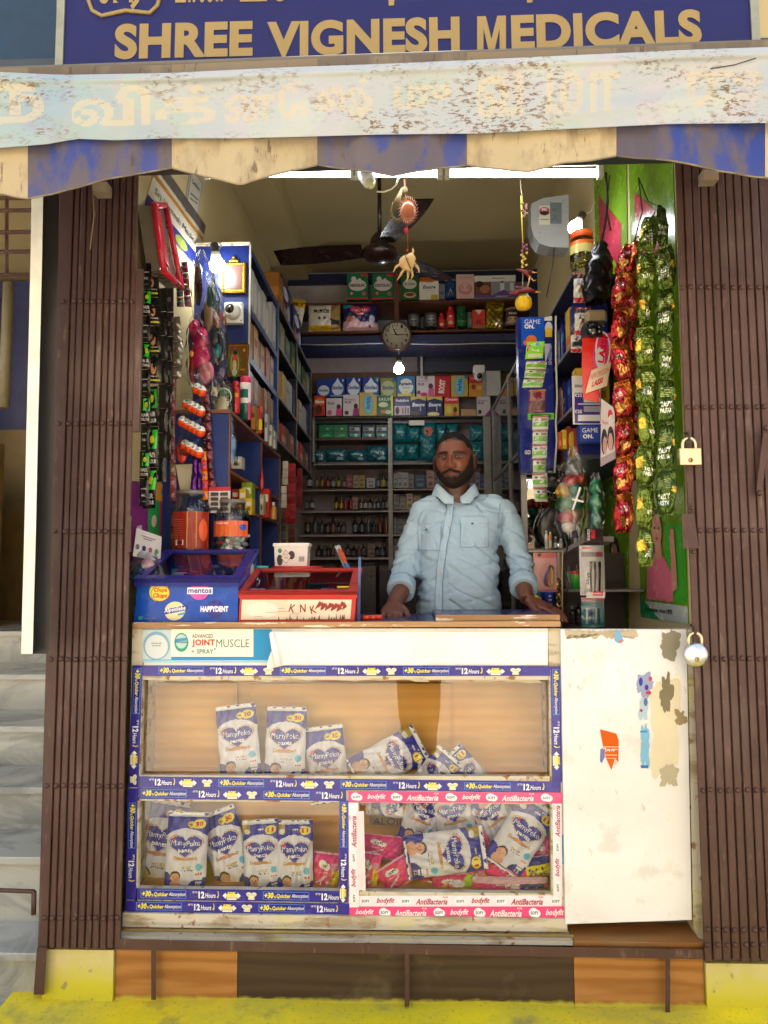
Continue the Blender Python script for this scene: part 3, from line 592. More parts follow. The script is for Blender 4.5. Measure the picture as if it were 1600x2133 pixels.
for nm, a, c in (('side_panel', (xl_, YI, FL - .01), (xl_ + .015, YF + DEP, ztop - .001)), ('side_panel', (xr_ - .02, YI, FL - .01), (xr_ - .005, YF + DEP, ztop - .001)),
                 ('shelf', (xl_ + .016, YI + .001, zm - .012), (xr_ - .021, YF + DEP, zm)), ('shelf', (xl_ + .016, YI + .001, zb_ - .03), (xr_ - .021, YF + DEP, zb_ - .008))):
 s = MB(); s.box(a, c, (170, 140, 100)); build(s, nm, m_cream if nm == 'side_panel' else m_card, t)
s = MB(); s.box((xl_ + .016, YF + .205, zb_ - .007), (xr_ - .021, YF + .21, ztop - .06), (190, 140, 80)); build(s, 'back_panel', m_card, t)
for (x0, y0, x1, y1) in ((294, 1409, 1146, 1620), (284, 1660, 710, 1856), (742, 1668, 1152, 1868)):
 s = MB(); slab(s, x0, y0, x1, y1, YF + .0235, YF + .0265); build(s, 'glass_pane', m_glass, t)
s = MB(); e0 = P(276, 1308, YF - .02); e1 = P(1168, 1309, YF - .02); th = (P(700, 1297, YF - .02).z - P(700, 1308, YF - .02).z)
s.box((e0.x, YF - .0, e0.z + .001), (e1.x, YF + DEP + .05, e0.z + th), (34, 36, 92)); build(s, 'top_slab', m_gloss, t)
TOPZ = e0.z + th
s = MB(); s.hexa([V((e0.x, YF - .02, e0.z)), V((e1.x, YF - .02, e0.z)), V((e1.x, YF - .02, e0.z + th + .0005)), V((e0.x, YF - .02, e0.z + th + .0005)), V((e0.x, YF - .0005, e0.z)), V((e1.x, YF - .0005, e0.z)), V((e1.x, YF - .0005, e0.z + th + .0005)), V((e0.x, YF - .0005, e0.z + th + .0005))], (200, 150, 90)); build(s, 'edge_strip', m_wood, t)
f = thing('counter_flap', 'hinged wooden counter flap lying under the shopkeeper\'s hand', 'flap', P(1035, 1296, YF)); q0 = P(908, 1296, YF + .015).x; q1 = P(1166, 1296, YF + .015).x
s = MB(); s.box((q0, YF + .025, TOPZ + .001), (q1, YF + .40, TOPZ + .017), (34, 36, 92)); build(s, 'board', m_gloss, f)
s = MB(); s.box((q0, YF + .012, TOPZ + .001), (q1, YF + .0245, TOPZ + .018), (200, 150, 90)); build(s, 'edge_strip', m_wood, f)
# ---- tapes with print
PUR, YEL_, WH, PK = (52, 44, 138), (236, 222, 70), (232, 232, 236), (232, 74, 128)
def tape(q, kind, Y=YF - .002, start=0.0, vertical=False, per=252, label=None):
 """q: four pixel corners low-left, low-right, up-right, up-left in reading direction"""
 c = [P(a, b, Y) for a, b in q]
 def fn(u, v, off=0): p = (c[0] * (1 - u) + c[1] * u) * (1 - v) + (c[3] * (1 - u) + c[2] * u) * v; return p + V((0, -off, 0))
 s = MB(); s.grid(lambda u, v: fn(u, v, 0), 30, 1, {'p': PUR, 'k': PK, 'w': (240, 226, 230)}[kind], False)
 ln = math.hypot(q[1][0] - q[0][0], q[1][1] - q[0][1]); wd = math.hypot(q[3][0] - q[0][0], q[3][1] - q[0][1])
 items = []; x = start
 def add(x0, w): return x0 / ln, (x0 + w) / ln
 if kind == 'p':
  seq = [('q', 96), ('g', 12), ('12', 52), ('g', 14), ('50', 34), ('g', 13), ('h', 22), ('g', 13)]
 else:
  seq = [('s', 22), ('g', 12), ('b', 38), ('g', 12), ('s', 22), ('g', 10), ('a', 66), ('g', 16)]
 i = 0
 tc = (236, 236, 232) if kind == 'k' else (168, 50, 78)
 while x < ln:
  k, w = seq[i % len(seq)]; i += 1
  if k != 'g' and x + w > 0 and x >= 0 and x + w <= ln:
   u0, u1 = add(x, w); cu = (u0 + u1) / 2; du = u1 - u0
   if k == 'q':
    items += [('r', u0, .16, u1, .88, (74, 120, 206)), ('r', u0 + du * .02, .22, u1 - du * .02, .82, (40, 36, 130)), ('t', '+30', u0 + du * .13, .54, du * .2, .5, YEL_, {'b': .05, 's': .2}), ('t', '%', u0 + du * .26, .42, du * .05, .22, YEL_), ('t', 'Quicker', u0 + du * .45, .48, du * .31, .42, YEL_, {'b': .03, 's': .2}), ('t', 'Absorption', u0 + du * .8, .48, du * .36, .42, WH, {'b': .01, 's': .15})]
   elif k == '12':
    items += [('t', 'UP TO', u0 + du * .12, .72, du * .2, .18, WH), ('t', '12', u0 + du * .38, .5, du * .24, .6, WH, {'b': .05}), ('t', 'Hours', u0 + du * .74, .46, du * .42, .42, WH, {'b': .02, 's': .2}), ('e', u0 + du * 1.03, .55, du * .05, .3, YEL_), ('e', u0 + du * 1.0, .6, du * .05, .26, (52, 44, 138))]
   elif k == '50':
    items += [('r', u0 + du * .1, .3, u1 - du * .1, .62, (226, 214, 150)), ('p', [(u0 - du * .06, .46), (u0 + du * .14, .75), (u0 + du * .14, .18)], WH), ('p', [(u1 + du * .06, .46), (u1 - du * .14, .18), (u1 - du * .14, .75)], WH), ('t', '50%', cu, .62, du * .5, .36, YEL_, {'b': .05}), ('r', u0 + du * .2, .1, u1 - du * .2, .28, (226, 220, 190))]
   elif k == 'h':
    items += [('h', cu, .52, du * .5, .36, (226, 222, 180)), ('r', cu - du * .3, .14, cu + du * .3, .34, (220, 214, 170)), ('t', 'MamyPoko', cu, .55, du * .7, .18, (90, 120, 190))]
   elif k == 's': items += [('e', cu - du * .12, .55, du * .42, .36, (236, 236, 236)), ('e', cu + du * .2, .45, du * .36, .3, (236, 236, 236)), ('t', 'SOFY', cu, .5, du * .75, .26, (60, 40, 60), {'b': .03})]
   elif k == 'b': items += [('t', 'bodyfit', cu, .5, du, .62, tc, {'s': .35, 'b': .02})]
   elif k == 'a': items += [('t', 'AntiBacteria', cu, .46, du, .55, tc, {'s': .35, 'b': .02}), ('t', '99.9%', cu + du * .44, .86, du * .16, .14, tc)]
  x += w
 s.prints(lambda u, v, o: fn(u, v, o), items, .0004, .00006)
 return build(s, 'brand_tape', m_gloss, t, label=label)
def htape(x0, x1, y0l, y1l, y0r, y1r, kind, st, **kw): tape(((x0, y1l), (x1, y1r), (x1, y0r), (x0, y0l)), kind, start=st, **kw)
htape(285, 1146, 1386, 1408, 1387, 1408, 'p', 46)
htape(290, 1168, 1617, 1640, 1628, 1651, 'p', 8 - 96)
htape(286, 721, 1641, 1664, 1645, 1669, 'p', 8, Y=YF - .003)
htape(726, 1171, 1649, 1671, 1651, 1673, 'k', 6, Y=YF - .004)
htape(285, 724, 1850, 1874, 1856, 1880, 'p', 8)
htape(262, 728, 1876, 1899, 1882, 1905, 'p', 22, Y=YF - .004)
htape(727, 1171, 1866, 1888, 1865, 1889, 'w', 24)
htape(727, 1175, 1889, 1912, 1888, 1915, 'k', -20, Y=YF - .004)
def vtape(xt, xb, y0, y1, w, kind, st, up=False, Y=YF - .003):
 if up: q = ((xb + w, y1), (xt + w, y0), (xt, y0), (xb, y1))
 else: q = ((xt, y0), (xb, y1), (xb + w, y1), (xt + w, y0))
 tape(q, kind, start=st, Y=Y)
vtape(276, 268, 1386, 1640, 21, 'p', 6); vtape(266, 262, 1642, 1874, 21, 'p', 30)
vtape(707, 706, 1668, 1880, 19, 'p', 2, Y=YF - .0045); vtape(1147, 1150, 1388, 1628, 21, 'p', 6)
vtape(1151, 1153, 1674, 1868, 19, 'w', 8, up=True); vtape(726, 728, 1672, 1890, 20, 'w', 8, up=True, Y=YF - .0055)
def ragged(name, pts, Y, m, parent, col, label=None, th=.0008):
 s = MB(); f = [P(a, b, Y) for a, b in pts]; bk = [p + V((0, th, 0)) for p in f]; n_ = len(f)
 s.raw(f + bk, [tuple(range(n_)), tuple(range(2 * n_ - 1, n_ - 1, -1))] + [(i, i + n_, (i + 1) % n_ + n_, (i + 1) % n_) for i in range(n_)], col); return build(s, name, m, parent, label=label)
def torn(x0, x1, ya, yb, j=3, st=14):
 r_ = random.Random(int(x0 * 7 + ya)); top = [(x, ya + r_.uniform(-j, j) * .4) for x in np.arange(x0, x1, st)]; bot = [(x, yb + r_.uniform(-j, j)) for x in np.arange(x1, x0, -st)]
 return [(float(a), float(c)) for a, c in top + bot][::-1]
ragged('torn_tape', torn(326, 895, 1411, 1418, 3), YF + .0228, m_paper, t, (214, 204, 180)); ragged('torn_tape', torn(980, 1130, 1414, 1421, 3), YF + .0228, m_paper, t, (206, 196, 170))
ragged('peeled_tape', torn(742, 762, 1690, 1855, 2, 4), YF - .006, m_paper, t, (226, 214, 214))
# ---- posters on the top rail
po = thing('muscle_spray_poster', 'blue and white joint muscle spray poster under the counter edge', 'poster', P(430, 1378, YF - .004))
def pxf(Y):
 return lambda u, v, off: P(u, v, Y - off)
s = MB(); Yp = YF - .002; slab(s, 297, 1311, 566, 1380, Yp, YF - .0004, (30, 140, 190)); g = pxf(Yp)
s.prints(g, [('r', 297, 1375, 566, 1380, (150, 200, 215)), ('r', 297, 1312, 357, 1374, (190, 205, 205)), ('e', 326, 1345, 28, 30, (120, 165, 195)), ('e', 326, 1347, 24, 25, (205, 212, 208)), ('t', 'ADVANCED', 326, 1340, 22, -3, (70, 80, 90)), ('t', 'ADVANCED', 326, 1345, 18, -3, (70, 80, 90)),
             ('r', 357, 1310, 528, 1368, (236, 230, 212)), ('e', 378, 1338, 15, 20, (60, 150, 120)), ('e', 378, 1336, 12, 15, (170, 205, 200)), ('p', [(365, 1331), (391, 1328), (391, 1334), (365, 1337)], (70, 140, 190)), ('t', 'Amrutanjan', 378, 1338, 28, -7, (30, 90, 60), {'s': .3}),
             ('t', 'ADVANCED', 422, 1325, 44, -8, (84, 60, 50), {'b': .02}), ('t', 'JOINT', 424, 1340, 48, -17, (206, 66, 34), {'b': .04}), ('t', 'MUSCLE', 485, 1340, 69, -17, (84, 118, 92), {'b': .03}), ('t', '+ SPRAY', 422, 1357, 46, -10, (96, 140, 116), {'b': .02}), ('t', '®', 448, 1352, 4, -5, (84, 118, 92))], .0004, .0001)
build(s, 'print', m_print, po)
pr = thing('paper_roll_sheet', 'blank white poster sheet curling off the counter front', 'poster', P(850, 1380, YF))
s = MB()
def shf(u, v):
 x = 562 + 578 * u; y = 1316 + 66 * v + (12 * max(0, 1 - u * 12) * v); c = max(0, 1 - u / .09); return P(x + c * 6 * math.sin(v * 5), y, YF - .004 - .028 * c ** 1.6 - .002 * math.sin(u * 20))
s.grid(shf, 60, 6, (236, 234, 230)); s.grid(lambda u, v: shf(1 - u, v) + V((0, .0008, 0)), 60, 6, (230, 228, 222))
s.tube([P(566, 1318, YF - .034), P(572, 1350, YF - .036), P(580, 1388, YF - .034)], [.008, .010, .011], (240, 238, 234), 12); build(s, 'sheet', m_paper, pr)
# ---- right door panel
d = thing('white_door_panel', 'scuffed white laminate door panel right of the display counter', 'door', P(1305, 1925, 2.2))
YD = 2.262
s = MB(); slab(s, 0, 0, 0, 0, YD, YD + .03, (215, 205, 185), ((1178, 1925), (1441, 1916), (1430, 1311), (1168, 1311))); build(s, 'panel', m_door, d)
def sticker(nm, pts, col, lab, Y=YD - .0012, m=m_paper, prints=None):
 s = MB(); f = [P(a, b_, Y) for a, b_ in pts]; n_ = len(f); cx = sum((p for p in f), V((0, 0, 0))) / n_
 s.raw([cx] + f, [(0, 1 + i, 1 + (i + 1) % n_) for i in range(n_)], col)
 if prints: s.prints(pxf(Y), prints, .0003, .0001)
 return build(s, nm, m, d, label=lab)
def blob(x0, y0, x1, y1, seed, n_=22, j=.22):
 n_ = n_ * 2
 n_ = 100; cx, cy = (x0 + x1) / 2, (y0 + y1) / 2; out = []
 for i in range(n_):
  a = -6.2832 * i / n_; d_ = V((math.cos(a), math.sin(a), seed * 3.7)); q = (abs(math.cos(a)) ** 5 + abs(math.sin(a)) ** 5) ** -.2 * (.86 + j * 1.6 * mn.noise(d_ * 1.7) + j * .6 * mn.noise(d_ * 4.3) + j * .18 * mn.noise(d_ * 11)); out.append((cx + (x1 - x0) / 2 * math.cos(a) * q, cy + (y1 - y0) / 2 * math.sin(a) * q))
 return out
sticker('torn_patch', blob(1372, 1313, 1418, 1374, 3), (146, 138, 116), 'grey brown torn patch at the top right')
sticker('torn_patch', blob(1374, 1400, 1402, 1482, 4, 22, .35), (128, 118, 92), None, YD - .0016)
sticker('torn_patch', blob(1404, 1480, 1428, 1512, 9, 20, .4), (150, 132, 96), None)
sticker('torn_patch', blob(1372, 1590, 1412, 1640, 5, 22, .35), (176, 168, 140), None)
sticker('paper_remnant', blob(1350, 1400, 1420, 1636, 6, 40, .18), (214, 204, 172), None, YD - .0008)
sticker('paper_remnant', blob(1326, 1400, 1362, 1452, 7, 26, .35), (150, 156, 186), 'blue and red printed poster remnant', YD - .0018, prints=[('e', 1355, 1414, 4, 5, (200, 70, 90)), ('e', 1351, 1443, 6, 4, (190, 60, 80)), ('e', 1335, 1420, 4, 9, (60, 70, 150)), ('e', 1347, 1432, 4, 6, (70, 70, 130))])
sticker('paper_remnant', blob(1330, 1450, 1352, 1505, 8, 24, .3), (170, 190, 200), None, YD - .0018, prints=[('e', 1345, 1462, 4, 9, (90, 110, 150)), ('e', 1336, 1480, 3, 3, (170, 50, 80))])
sticker('paper_remnant', blob(1332, 1505, 1354, 1604, 10, 26, .25), (126, 178, 206), 'pale blue strip of torn poster', YD - .0018, prints=[('r', 1334, 1522, 1348, 1526, (70, 140, 190)), ('r', 1335, 1594, 1350, 1600, (60, 110, 180))])
sticker('orange_sticker', [(1250, 1519), (1284, 1528), (1289, 1543), (1288, 1588), (1281, 1580), (1274, 1604), (1262, 1578), (1256, 1552)][::-1], (206, 92, 24), 'torn orange sticker with white letters', YD - .0018, prints=[('t', 'ிதது', 1272, 1563, 30, -11, (232, 226, 220), {'b': .04}), ('r', 1257, 1555, 1288, 1556.5, (236, 200, 170)), ('r', 1260, 1572, 1286, 1573.5, (236, 200, 170)), ('r', 1262, 1579, 1284, 1580, (236, 200, 170))])
sticker('paper_remnant', [(1251, 1560), (1258, 1558), (1260, 1576), (1254, 1590), (1250, 1586)][::-1], (110, 120, 170), None, YD - .0015)
sticker('paper_remnant', [(1282, 1317), (1290, 1312), (1300, 1336), (1288, 1340), (1280, 1334)][::-1], (120, 170, 206), None, YD - .0015)
sticker('paper_remnant', [(1288, 1335), (1297, 1333), (1294, 1341)][::-1], (214, 110, 70), None, YD - .002)
sticker('grime_band', torn(1176, 1330, 1313, 1327, 5, 5), (188, 174, 144), None, YD - .0006)
b = MB(); slab(b, 0, 0, 0, 0, YD + .01, YD + .03, (40, 150, 200), ((1173, 1800), (1196, 1797), (1176, 1740), (1172, 1740))); build(b, 'blue_plastic_flap', m_gloss, label='bright blue plastic scrap poking out beside the door panel', cat='scrap')
b = MB(); slab(b, 0, 0, 0, 0, YD - .012, YD - .002, (40, 44, 110), ((1166, 1372), (1171, 1368), (1176, 1311), (1166, 1311)));
j = MB(); slab(j, 0, 0, 0, 0, YD + .002, YD + .06, (210, 200, 165), ((1445, 1935), (1466, 1975), (1452, 1311), (1432, 1311))); build(j, 'jamb_post', m_cream, label='cream painted jamb between white panel and right gate', cat='jamb')
# ------------------------------------------------------------------ packs inside the cabinet
def baby(cu, cv, r, asp, hair=(46, 26, 20), skin=(224, 170, 140)):
 return [('e', cu, cv - r * asp * 1.6, r * 1.15, r * asp * 1.1, skin), ('e', cu, cv + r * asp * .25, r * 1.08, r * asp * 1.02, hair), ('e', cu, cv - r * asp * .08, r * .95, r * asp * .92, skin), ('e', cu - r * .35, cv - r * asp * .02, r * .11, r * asp * .1, (40, 24, 20)), ('e', cu + r * .35, cv - r * asp * .02, r * .11, r * asp * .1, (40, 24, 20)), ('e', cu, cv - r * asp * .45, r * .22, r * asp * .09, (180, 80, 80))]
def mamy(price):
 V1, GO = (50, 48, 160), (206, 170, 86)
 it = [('r', 0, 0, 1, 1, (226, 226, 240)), ('p', [(0, .62), (1, .7), (1, .97), (0, .97)], V1), ('e', .5, .58, .60, .24, (228, 228, 242)), ('r', 0, .96, 1, 1, (238, 238, 240)), ('r', 0, 0, 1, .05, V1), ('e', .95, .08, .35, .12, V1), ('e', .04, .12, .16, .14, V1),
          ('h', .5, .60, .45, .185, GO), ('h', .5, .60, .425, .17, (226, 220, 236)), ('h', .5, .60, .41, .162, V1),
          ('t', 'MamyPoko', .5, .625, .72, .09, (246, 246, 250), {'b': .012}), ('t', 'pants', .5, .535, .36, .06, (246, 246, 250), {'b': .03}), ('e', .19, .685, .045, .022, (214, 60, 70)),
          ('e', .5, .44, .26, .022, (226, 120, 150)), ('t', 'ExtraAbsorb', .5, .445, .64, .05, (196, 160, 40), {'b': .04, 's': .2}),
          ('t', '+60 DEEP', .56, .33, .30, .035, (196, 160, 40), {'b': .03}), ('t', 'Absorbent', .56, .295, .30, .025, (60, 100, 180), {'b': .02}),
          ('p', [(.74, .30), (.96, .30), (.92, .13), (.78, .13)], (236, 236, 244)), ('e', .85, .34, .08, .045, (90, 190, 226)), ('e', .80, .25, .02, .014, (214, 50, 80)), ('e', .85, .25, .02, .014, (214, 50, 80)), ('e', .90, .25, .02, .014, (214, 50, 80)), ('r', .74, .155, .96, .17, V1), ('t', '12', .84, .10, .11, .05, (236, 222, 70), {'b': .04}), ('r', .62, .03, .95, .055, (226, 150, 160))]
 it += baby(.28, .20, .13, .52) + [('r', .13, .0, .43, .03, (240, 240, 240))]
 if price == '11': it += [('p', [(0, .80), (.22, .88), (.22, .96), (0, .96)], (176, 150, 60)), ('e', .13, .86, .09, .035, (230, 226, 214)), ('t', 'TRIAL PACK', .76, .925, .30, .018, WH), ('t', '₹14', .52, .885, .13, .03, WH), ('r', .44, .882, .6, .888, WH)]
 else: it += [('e', .62, .865, .10, .04, (226, 206, 60)), ('t', '₹35', .62, .865, .12, .026, (150, 30, 60)), ('r', .54, .862, .7, .868, (60, 30, 60))]
 it += [('e', .80, .87, .15, .058, (240, 222, 62)), ('t', price, .80, .87, .17, .058, (196, 30, 60), {'b': .05})]
 return it
def sofy(v=0):
 it = [('r', 0, 0, 1, 1, (236, 52, 134)), ('r', 0, .0, 1, .10, (240, 180, 205)), ('e', .36, .74, .15, .10, (238, 238, 238)), ('e', .50, .68, .13, .09, (238, 238, 238)), ('t', 'SOFY', .43, .71, .24, .08, (40, 30, 60), {'b': .03}), ('t', 'bodyfit', .42, .54, .34, .07, (240, 190, 210), {'s': .3}), ('t', 'PREVENTS LEAKAGE', .4, .14, .6, .035, (120, 60, 90)),
          ('p', [(.12, .26), (.2, .24), (.42, .36), (.5, .44), (.47, .47), (.3, .36)], WH), ('e', .52, .46, .03, .03, WH), ('p', [(.3, .3), (.34, .18), (.38, .3)], WH)]
 if v == 1: it += [('r', .70, .1, .95, .6, (240, 222, 40)), ('t', 'XL', .82, .48, .16, .1, (200, 30, 60), {'b': .04}), ('r', .66, .6, .97, .78, (232, 150, 190)), ('e', .62, .28, .1, .06, (230, 230, 240))]
 if v == 2: it += [('r', .62, 0, 1, .62, (240, 222, 40)), ('r', .62, .62, 1, 1, (50, 56, 150)), ('t', '6+1', .78, .44, .24, .2, (60, 60, 140), {'b': .03}), ('t', 'FREE', .82, .18, .26, .14, (60, 60, 140), {'b': .03})]
 if v == 3: it += [('r', .64, .1, .96, .7, (50, 56, 140)), ('e', .56, .45, .06, .22, (238, 226, 220)), ('t', 'double', .80, .5, .2, .1, WH), ('r', 0, .72, 1, 1, (238, 190, 210))]
 if v == 4: it += [('p', [(.45, 0), (1, 0), (1, .9), (.85, 1)], (160, 206, 60)), ('e', .62, .6, .16, .2, (230, 230, 236)), ('p', [(.15, .35), (.3, .7), (.36, .6), (.28, .3)], (240, 200, 60)), ('t', 'SOFY', .16, .18, .2, .12, WH, {'b': .03})]
 return it
def pack(nm, cx, cy, w, h, rot, Y, items, label, cat, group=None, thick=.035, seal=(238, 238, 240), base=(44, 42, 140), m=None, lean=.10, seed=0, two=True, res=None):
 """pillow pack centred at photo pixel (cx, cy) on plane Y; w, h in pixels; rot in degrees counter-clockwise"""
 r_ = random.Random(seed * 31 + int(cx)); c = P(cx, cy, Y); ppm = F / (Y * 1.0); W_, H_ = w / ppm, h / ppm; a = R(rot); ux = V((math.cos(a), 0, math.sin(a))); uy = V((-math.sin(a), lean, math.cos(a))).normalized(); un = V((0, -1, 0)); k1, k2, k3 = r_.uniform(0, 6), r_.uniform(0, 6), r_.uniform(.6, 1.3)
 def fn(u, v, off, side=1):
  u = min(max(u, 0), 1); v = v if off < 1e-9 else min(max(v, 0), 1); vv = min(max((v - .035) / .93, 0), 1); bul = (max(0, 4 * vv * (1 - vv)) ** .42) * (max(0, 1 - abs(2 * u - 1) ** 3.2) ** .6)
  x = (u - .5) * W_ * (1 - .055 * bul + .012 * math.sin(v * 20 + k1)); y = (v - .5) * H_
  wr = .0022 * math.sin(u * 15 + v * 9 + k1) * math.sin(v * 21 * k3 + k2) * (.4 + bul) + .0016 * math.sin(u * 31 * k3 - v * 17 + k2)
  zz = side * (thick / 2 * bul + off) + wr; p = c + ux * x + uy * y + un * zz
  return p
 ru, rv = (res or (max(16, int(w * .72)), max(16, int(h * .72)))); CC = raster(items + [('r', 0, .955, 1, 1, seal)] + ([('r', 0, 0, 1, .03, seal)] if two else []), ru, rv, base)
 s = MB(); s.grid(lambda u, v: fn(u, v, 0), ru, rv, lambda u, v: CC[min(rv - 1, int(v * rv)), min(ru - 1, int(u * ru))])
 s.grid(lambda u, v: fn(1 - u, v, 0, -1), 8, 10, base)
 n_ = 16
 for v0, sg in ((1.0, 1), (0.0, -1)):
  for i in range(n_):
   u0, u1 = i / n_, (i + 1) / n_; s.face([fn(u0, v0, 0), fn(u1, v0, 0), fn((u0 + u1) / 2, v0 + sg * .012, 0)], seal if v0 else base)
 return build(s, nm, m or m_pack, None, label, cat, group)
def mamypack(cx, cy, w, h, rot, price, Y, label, seed, lean=.1): return pack('diaper_pack', cx, cy, w, h, rot, Y, mamy(price), label, 'diaper pack', 'diaper packs in the display counter', seed=seed, lean=lean)
Yc = 2.377
mamypack(497, 1547, 84, 150, 7, '30', Yc, 'tilted diaper pack priced 30, leftmost on the upper counter shelf', 1)
mamypack(595, 1552, 82, 150, -1, '30', Yc, 'upright diaper pack priced 30, second from left on the upper shelf', 2)
mamypack(681, 1592, 80, 150, 7, '20', Yc + .02, 'low diaper pack priced 20, third from left on the upper shelf', 3)
mamypack(808, 1583, 80, 152, -62, '11', Yc + .01, 'diaper pack priced 11 lying on its side on the upper shelf', 4, 0)
mamypack(900, 1622, 66, 120, -40, '11', Yc - .01, 'half hidden diaper pack priced 11, left of the rightmost on upper shelf', 5, 0)
mamypack(980, 1622, 66, 130, 42, '11', Yc + .01, 'half hidden diaper pack priced 11 leaning left, rightmost on upper shelf', 6, 0)
mamypack(334, 1762, 92, 180, -9, '30', Yc + .05, 'diaper pack behind another at the far left of the lower shelf', 7)
mamypack(389, 1775, 84, 152, -1, '30', Yc - .03, 'front diaper pack priced 30 at the left of the lower shelf', 8)
mamypack(473, 1770, 80, 158, 20, '30', Yc + .02, 'diaper pack priced 30 leaning left on the lower shelf', 9)
mamypack(545, 1784, 74, 140, 4, '11', Yc - .02, 'upright diaper pack priced 11 on the lower shelf, left one of two', 10)
mamypack(615, 1786, 72, 142, 1, '11', Yc - .02, 'upright diaper pack priced 11 on the lower shelf, beside a pink pack', 11)
def sof(cx, cy, w, h, rot, Y, v, label, seed, th=.035): return pack('sanitary_pad_pack', cx, cy, w, h, rot, Y, sofy(v), label, 'pad pack', 'pink pad packs in the display counter', th, base=(226, 44, 124), seal=(240, 190, 210), lean=.05, seed=seed, two=False)
sof(680, 1817, 58, 76, -6, Yc, 1, 'small pink pad pack with yellow stripe, right in the left compartment', 1)
mamypack(835, 1672, 62, 128, 82, '11', Yc + .06, 'diaper pack lying high under the shelf at the left of right compartment', 12, 0)
mamypack(946, 1702, 76, 136, 14, '11', Yc + .04, 'upside diaper pack with baby face, top middle of right compartment', 13, 0)
mamypack(1030, 1700, 74, 140, 36, '11', Yc + .05, 'diaper pack behind the rightmost one in right compartment', 14, 0)
mamypack(1085, 1742, 84, 150, -34, '11', Yc - .01, 'large slanted diaper pack at the right of right compartment', 15, 0)
mamypack(927, 1776, 86, 160, -82, '11', Yc - .04, 'diaper pack lying sideways in front, middle of right compartment', 16, 0)
sof(795, 1764, 84, 46, -6, Yc + .03, 0, 'flat pink pad pack seen from its side at the upper left', 2)
sof(768, 1815, 46, 74, -8, Yc - .01, 1, 'upright pink pad pack at the lower left corner of right compartment', 3)
sof(828, 1820, 74, 52, 32, Yc - .02, 0, 'pink pad pack tilted up to the right in right compartment', 4)
sof(944, 1842, 84, 40, 3, Yc - .01, 4, 'pink and lime green pad pack at the bottom of right compartment', 5)
sof(1062, 1845, 150, 34, 0, Yc - .02, 3, 'long pink pad pack lying at the bottom right', 6)
sof(1078, 1810, 130, 38, 8, Yc + .01, 2, 'pink pad pack marked 6+1 free at the right', 7)
sof(1000, 1770, 60, 90, 30, Yc + .05, 0, 'pink pad pack mostly hidden behind the sideways diaper pack', 8)
sof(905, 1846, 60, 36, -4, Yc + .02, 0, 'small pink pad pack on the floor left of the lime green pack', 9)
sof(990, 1830, 70, 50, 18, Yc + .025, 1, 'pink pad pack standing behind the long bottom one', 10)
sof(1130, 1778, 44, 80, 6, Yc + .045, 0, 'pink pad pack squeezed behind the rightmost diaper pack', 11)
mamypack(880, 1700, 70, 130, -20, '11', Yc + .048, 'diaper pack at the back between the top left and top middle packs', 17, 0)
def slabthing(nm, x0, y0, x1, y1, Y0, Y1, m, col, label, cat, prints=None):
 s = MB(); slab(s, x0, y0, x1, y1, Y0, Y1, col)
 if prints: s.prints(pxf(Y0), prints, .0006, .0002)
 return build(s, nm, m, None, label, cat)
slabthing('cardboard_carton', 492, 1652, 742, 1712, Yc + .065, Yc + .082, m_card, (200, 150, 90), 'flattened cardboard carton behind the lower left diaper packs', 'carton')
slabthing('cardboard_carton', 770, 1690, 990, 1718, Yc + .065, Yc + .082, m_paper, (150, 132, 106), 'grey carton lettered ALOID MRS behind the right packs', 'carton', [('t', 'ALOID MRS', 838, 1711, 122, -14, (50, 44, 44), {'b': .05})])
slabthing('cardboard_carton', 302, 1424, 494, 1600, YF + .185, YF + .20, m_card, (200, 150, 90), 'brown cardboard sheet at the back left of the upper shelf', 'carton')
slabthing('cardboard_carton', 520, 1424, 940, 1608, YF + .185, YF + .20, m_card, (206, 160, 100), 'brown cardboard sheet at the back middle of the upper shelf', 'carton', [('r', 860, 1428, 915, 1440, (60, 50, 60)), ('t', '11', 850, 1434, 10, -9, (50, 44, 44))])
# ------------------------------------------------------------------ things on the counter
bx = thing('candy_display_box', 'blue sloping candy display box with round brand logos on counter', 'display box', P(390, 1296, YF + .03))
BL = (18, 74, 168); YB0 = YF + .02; YB1 = YB0 + .28
A0, A1 = P(279, 1296, YB0), P(495, 1296, YB0); T0, T1 = P(287, 1210, YB0 + .004), P(497, 1210, YB0 + .004)
bk0 = V((A0.x, YB1, A0.z)); bk1 = V((A1.x, YB1, A1.z)); zt1 = P(440, 1152, YB1).z; bt0 = V((T0.x, YB1, zt1)); bt1 = V((T1.x, YB1, zt1))
s = MB(); s.raw([A0, A1, T1, T0, bk0, bk1, bt1, bt0], [(0, 1, 2, 3), (1, 5, 6, 2), (4, 0, 3, 7), (5, 4, 7, 6), (0, 4, 5, 1)], BL)
def bf_(u, v, o): p = (A0 * (1 - u) + A1 * u) * (1 - v) + (T0 * (1 - u) + T1 * u) * v; return p + V((0, -o, 0))
PUR2 = (38, 40, 130)
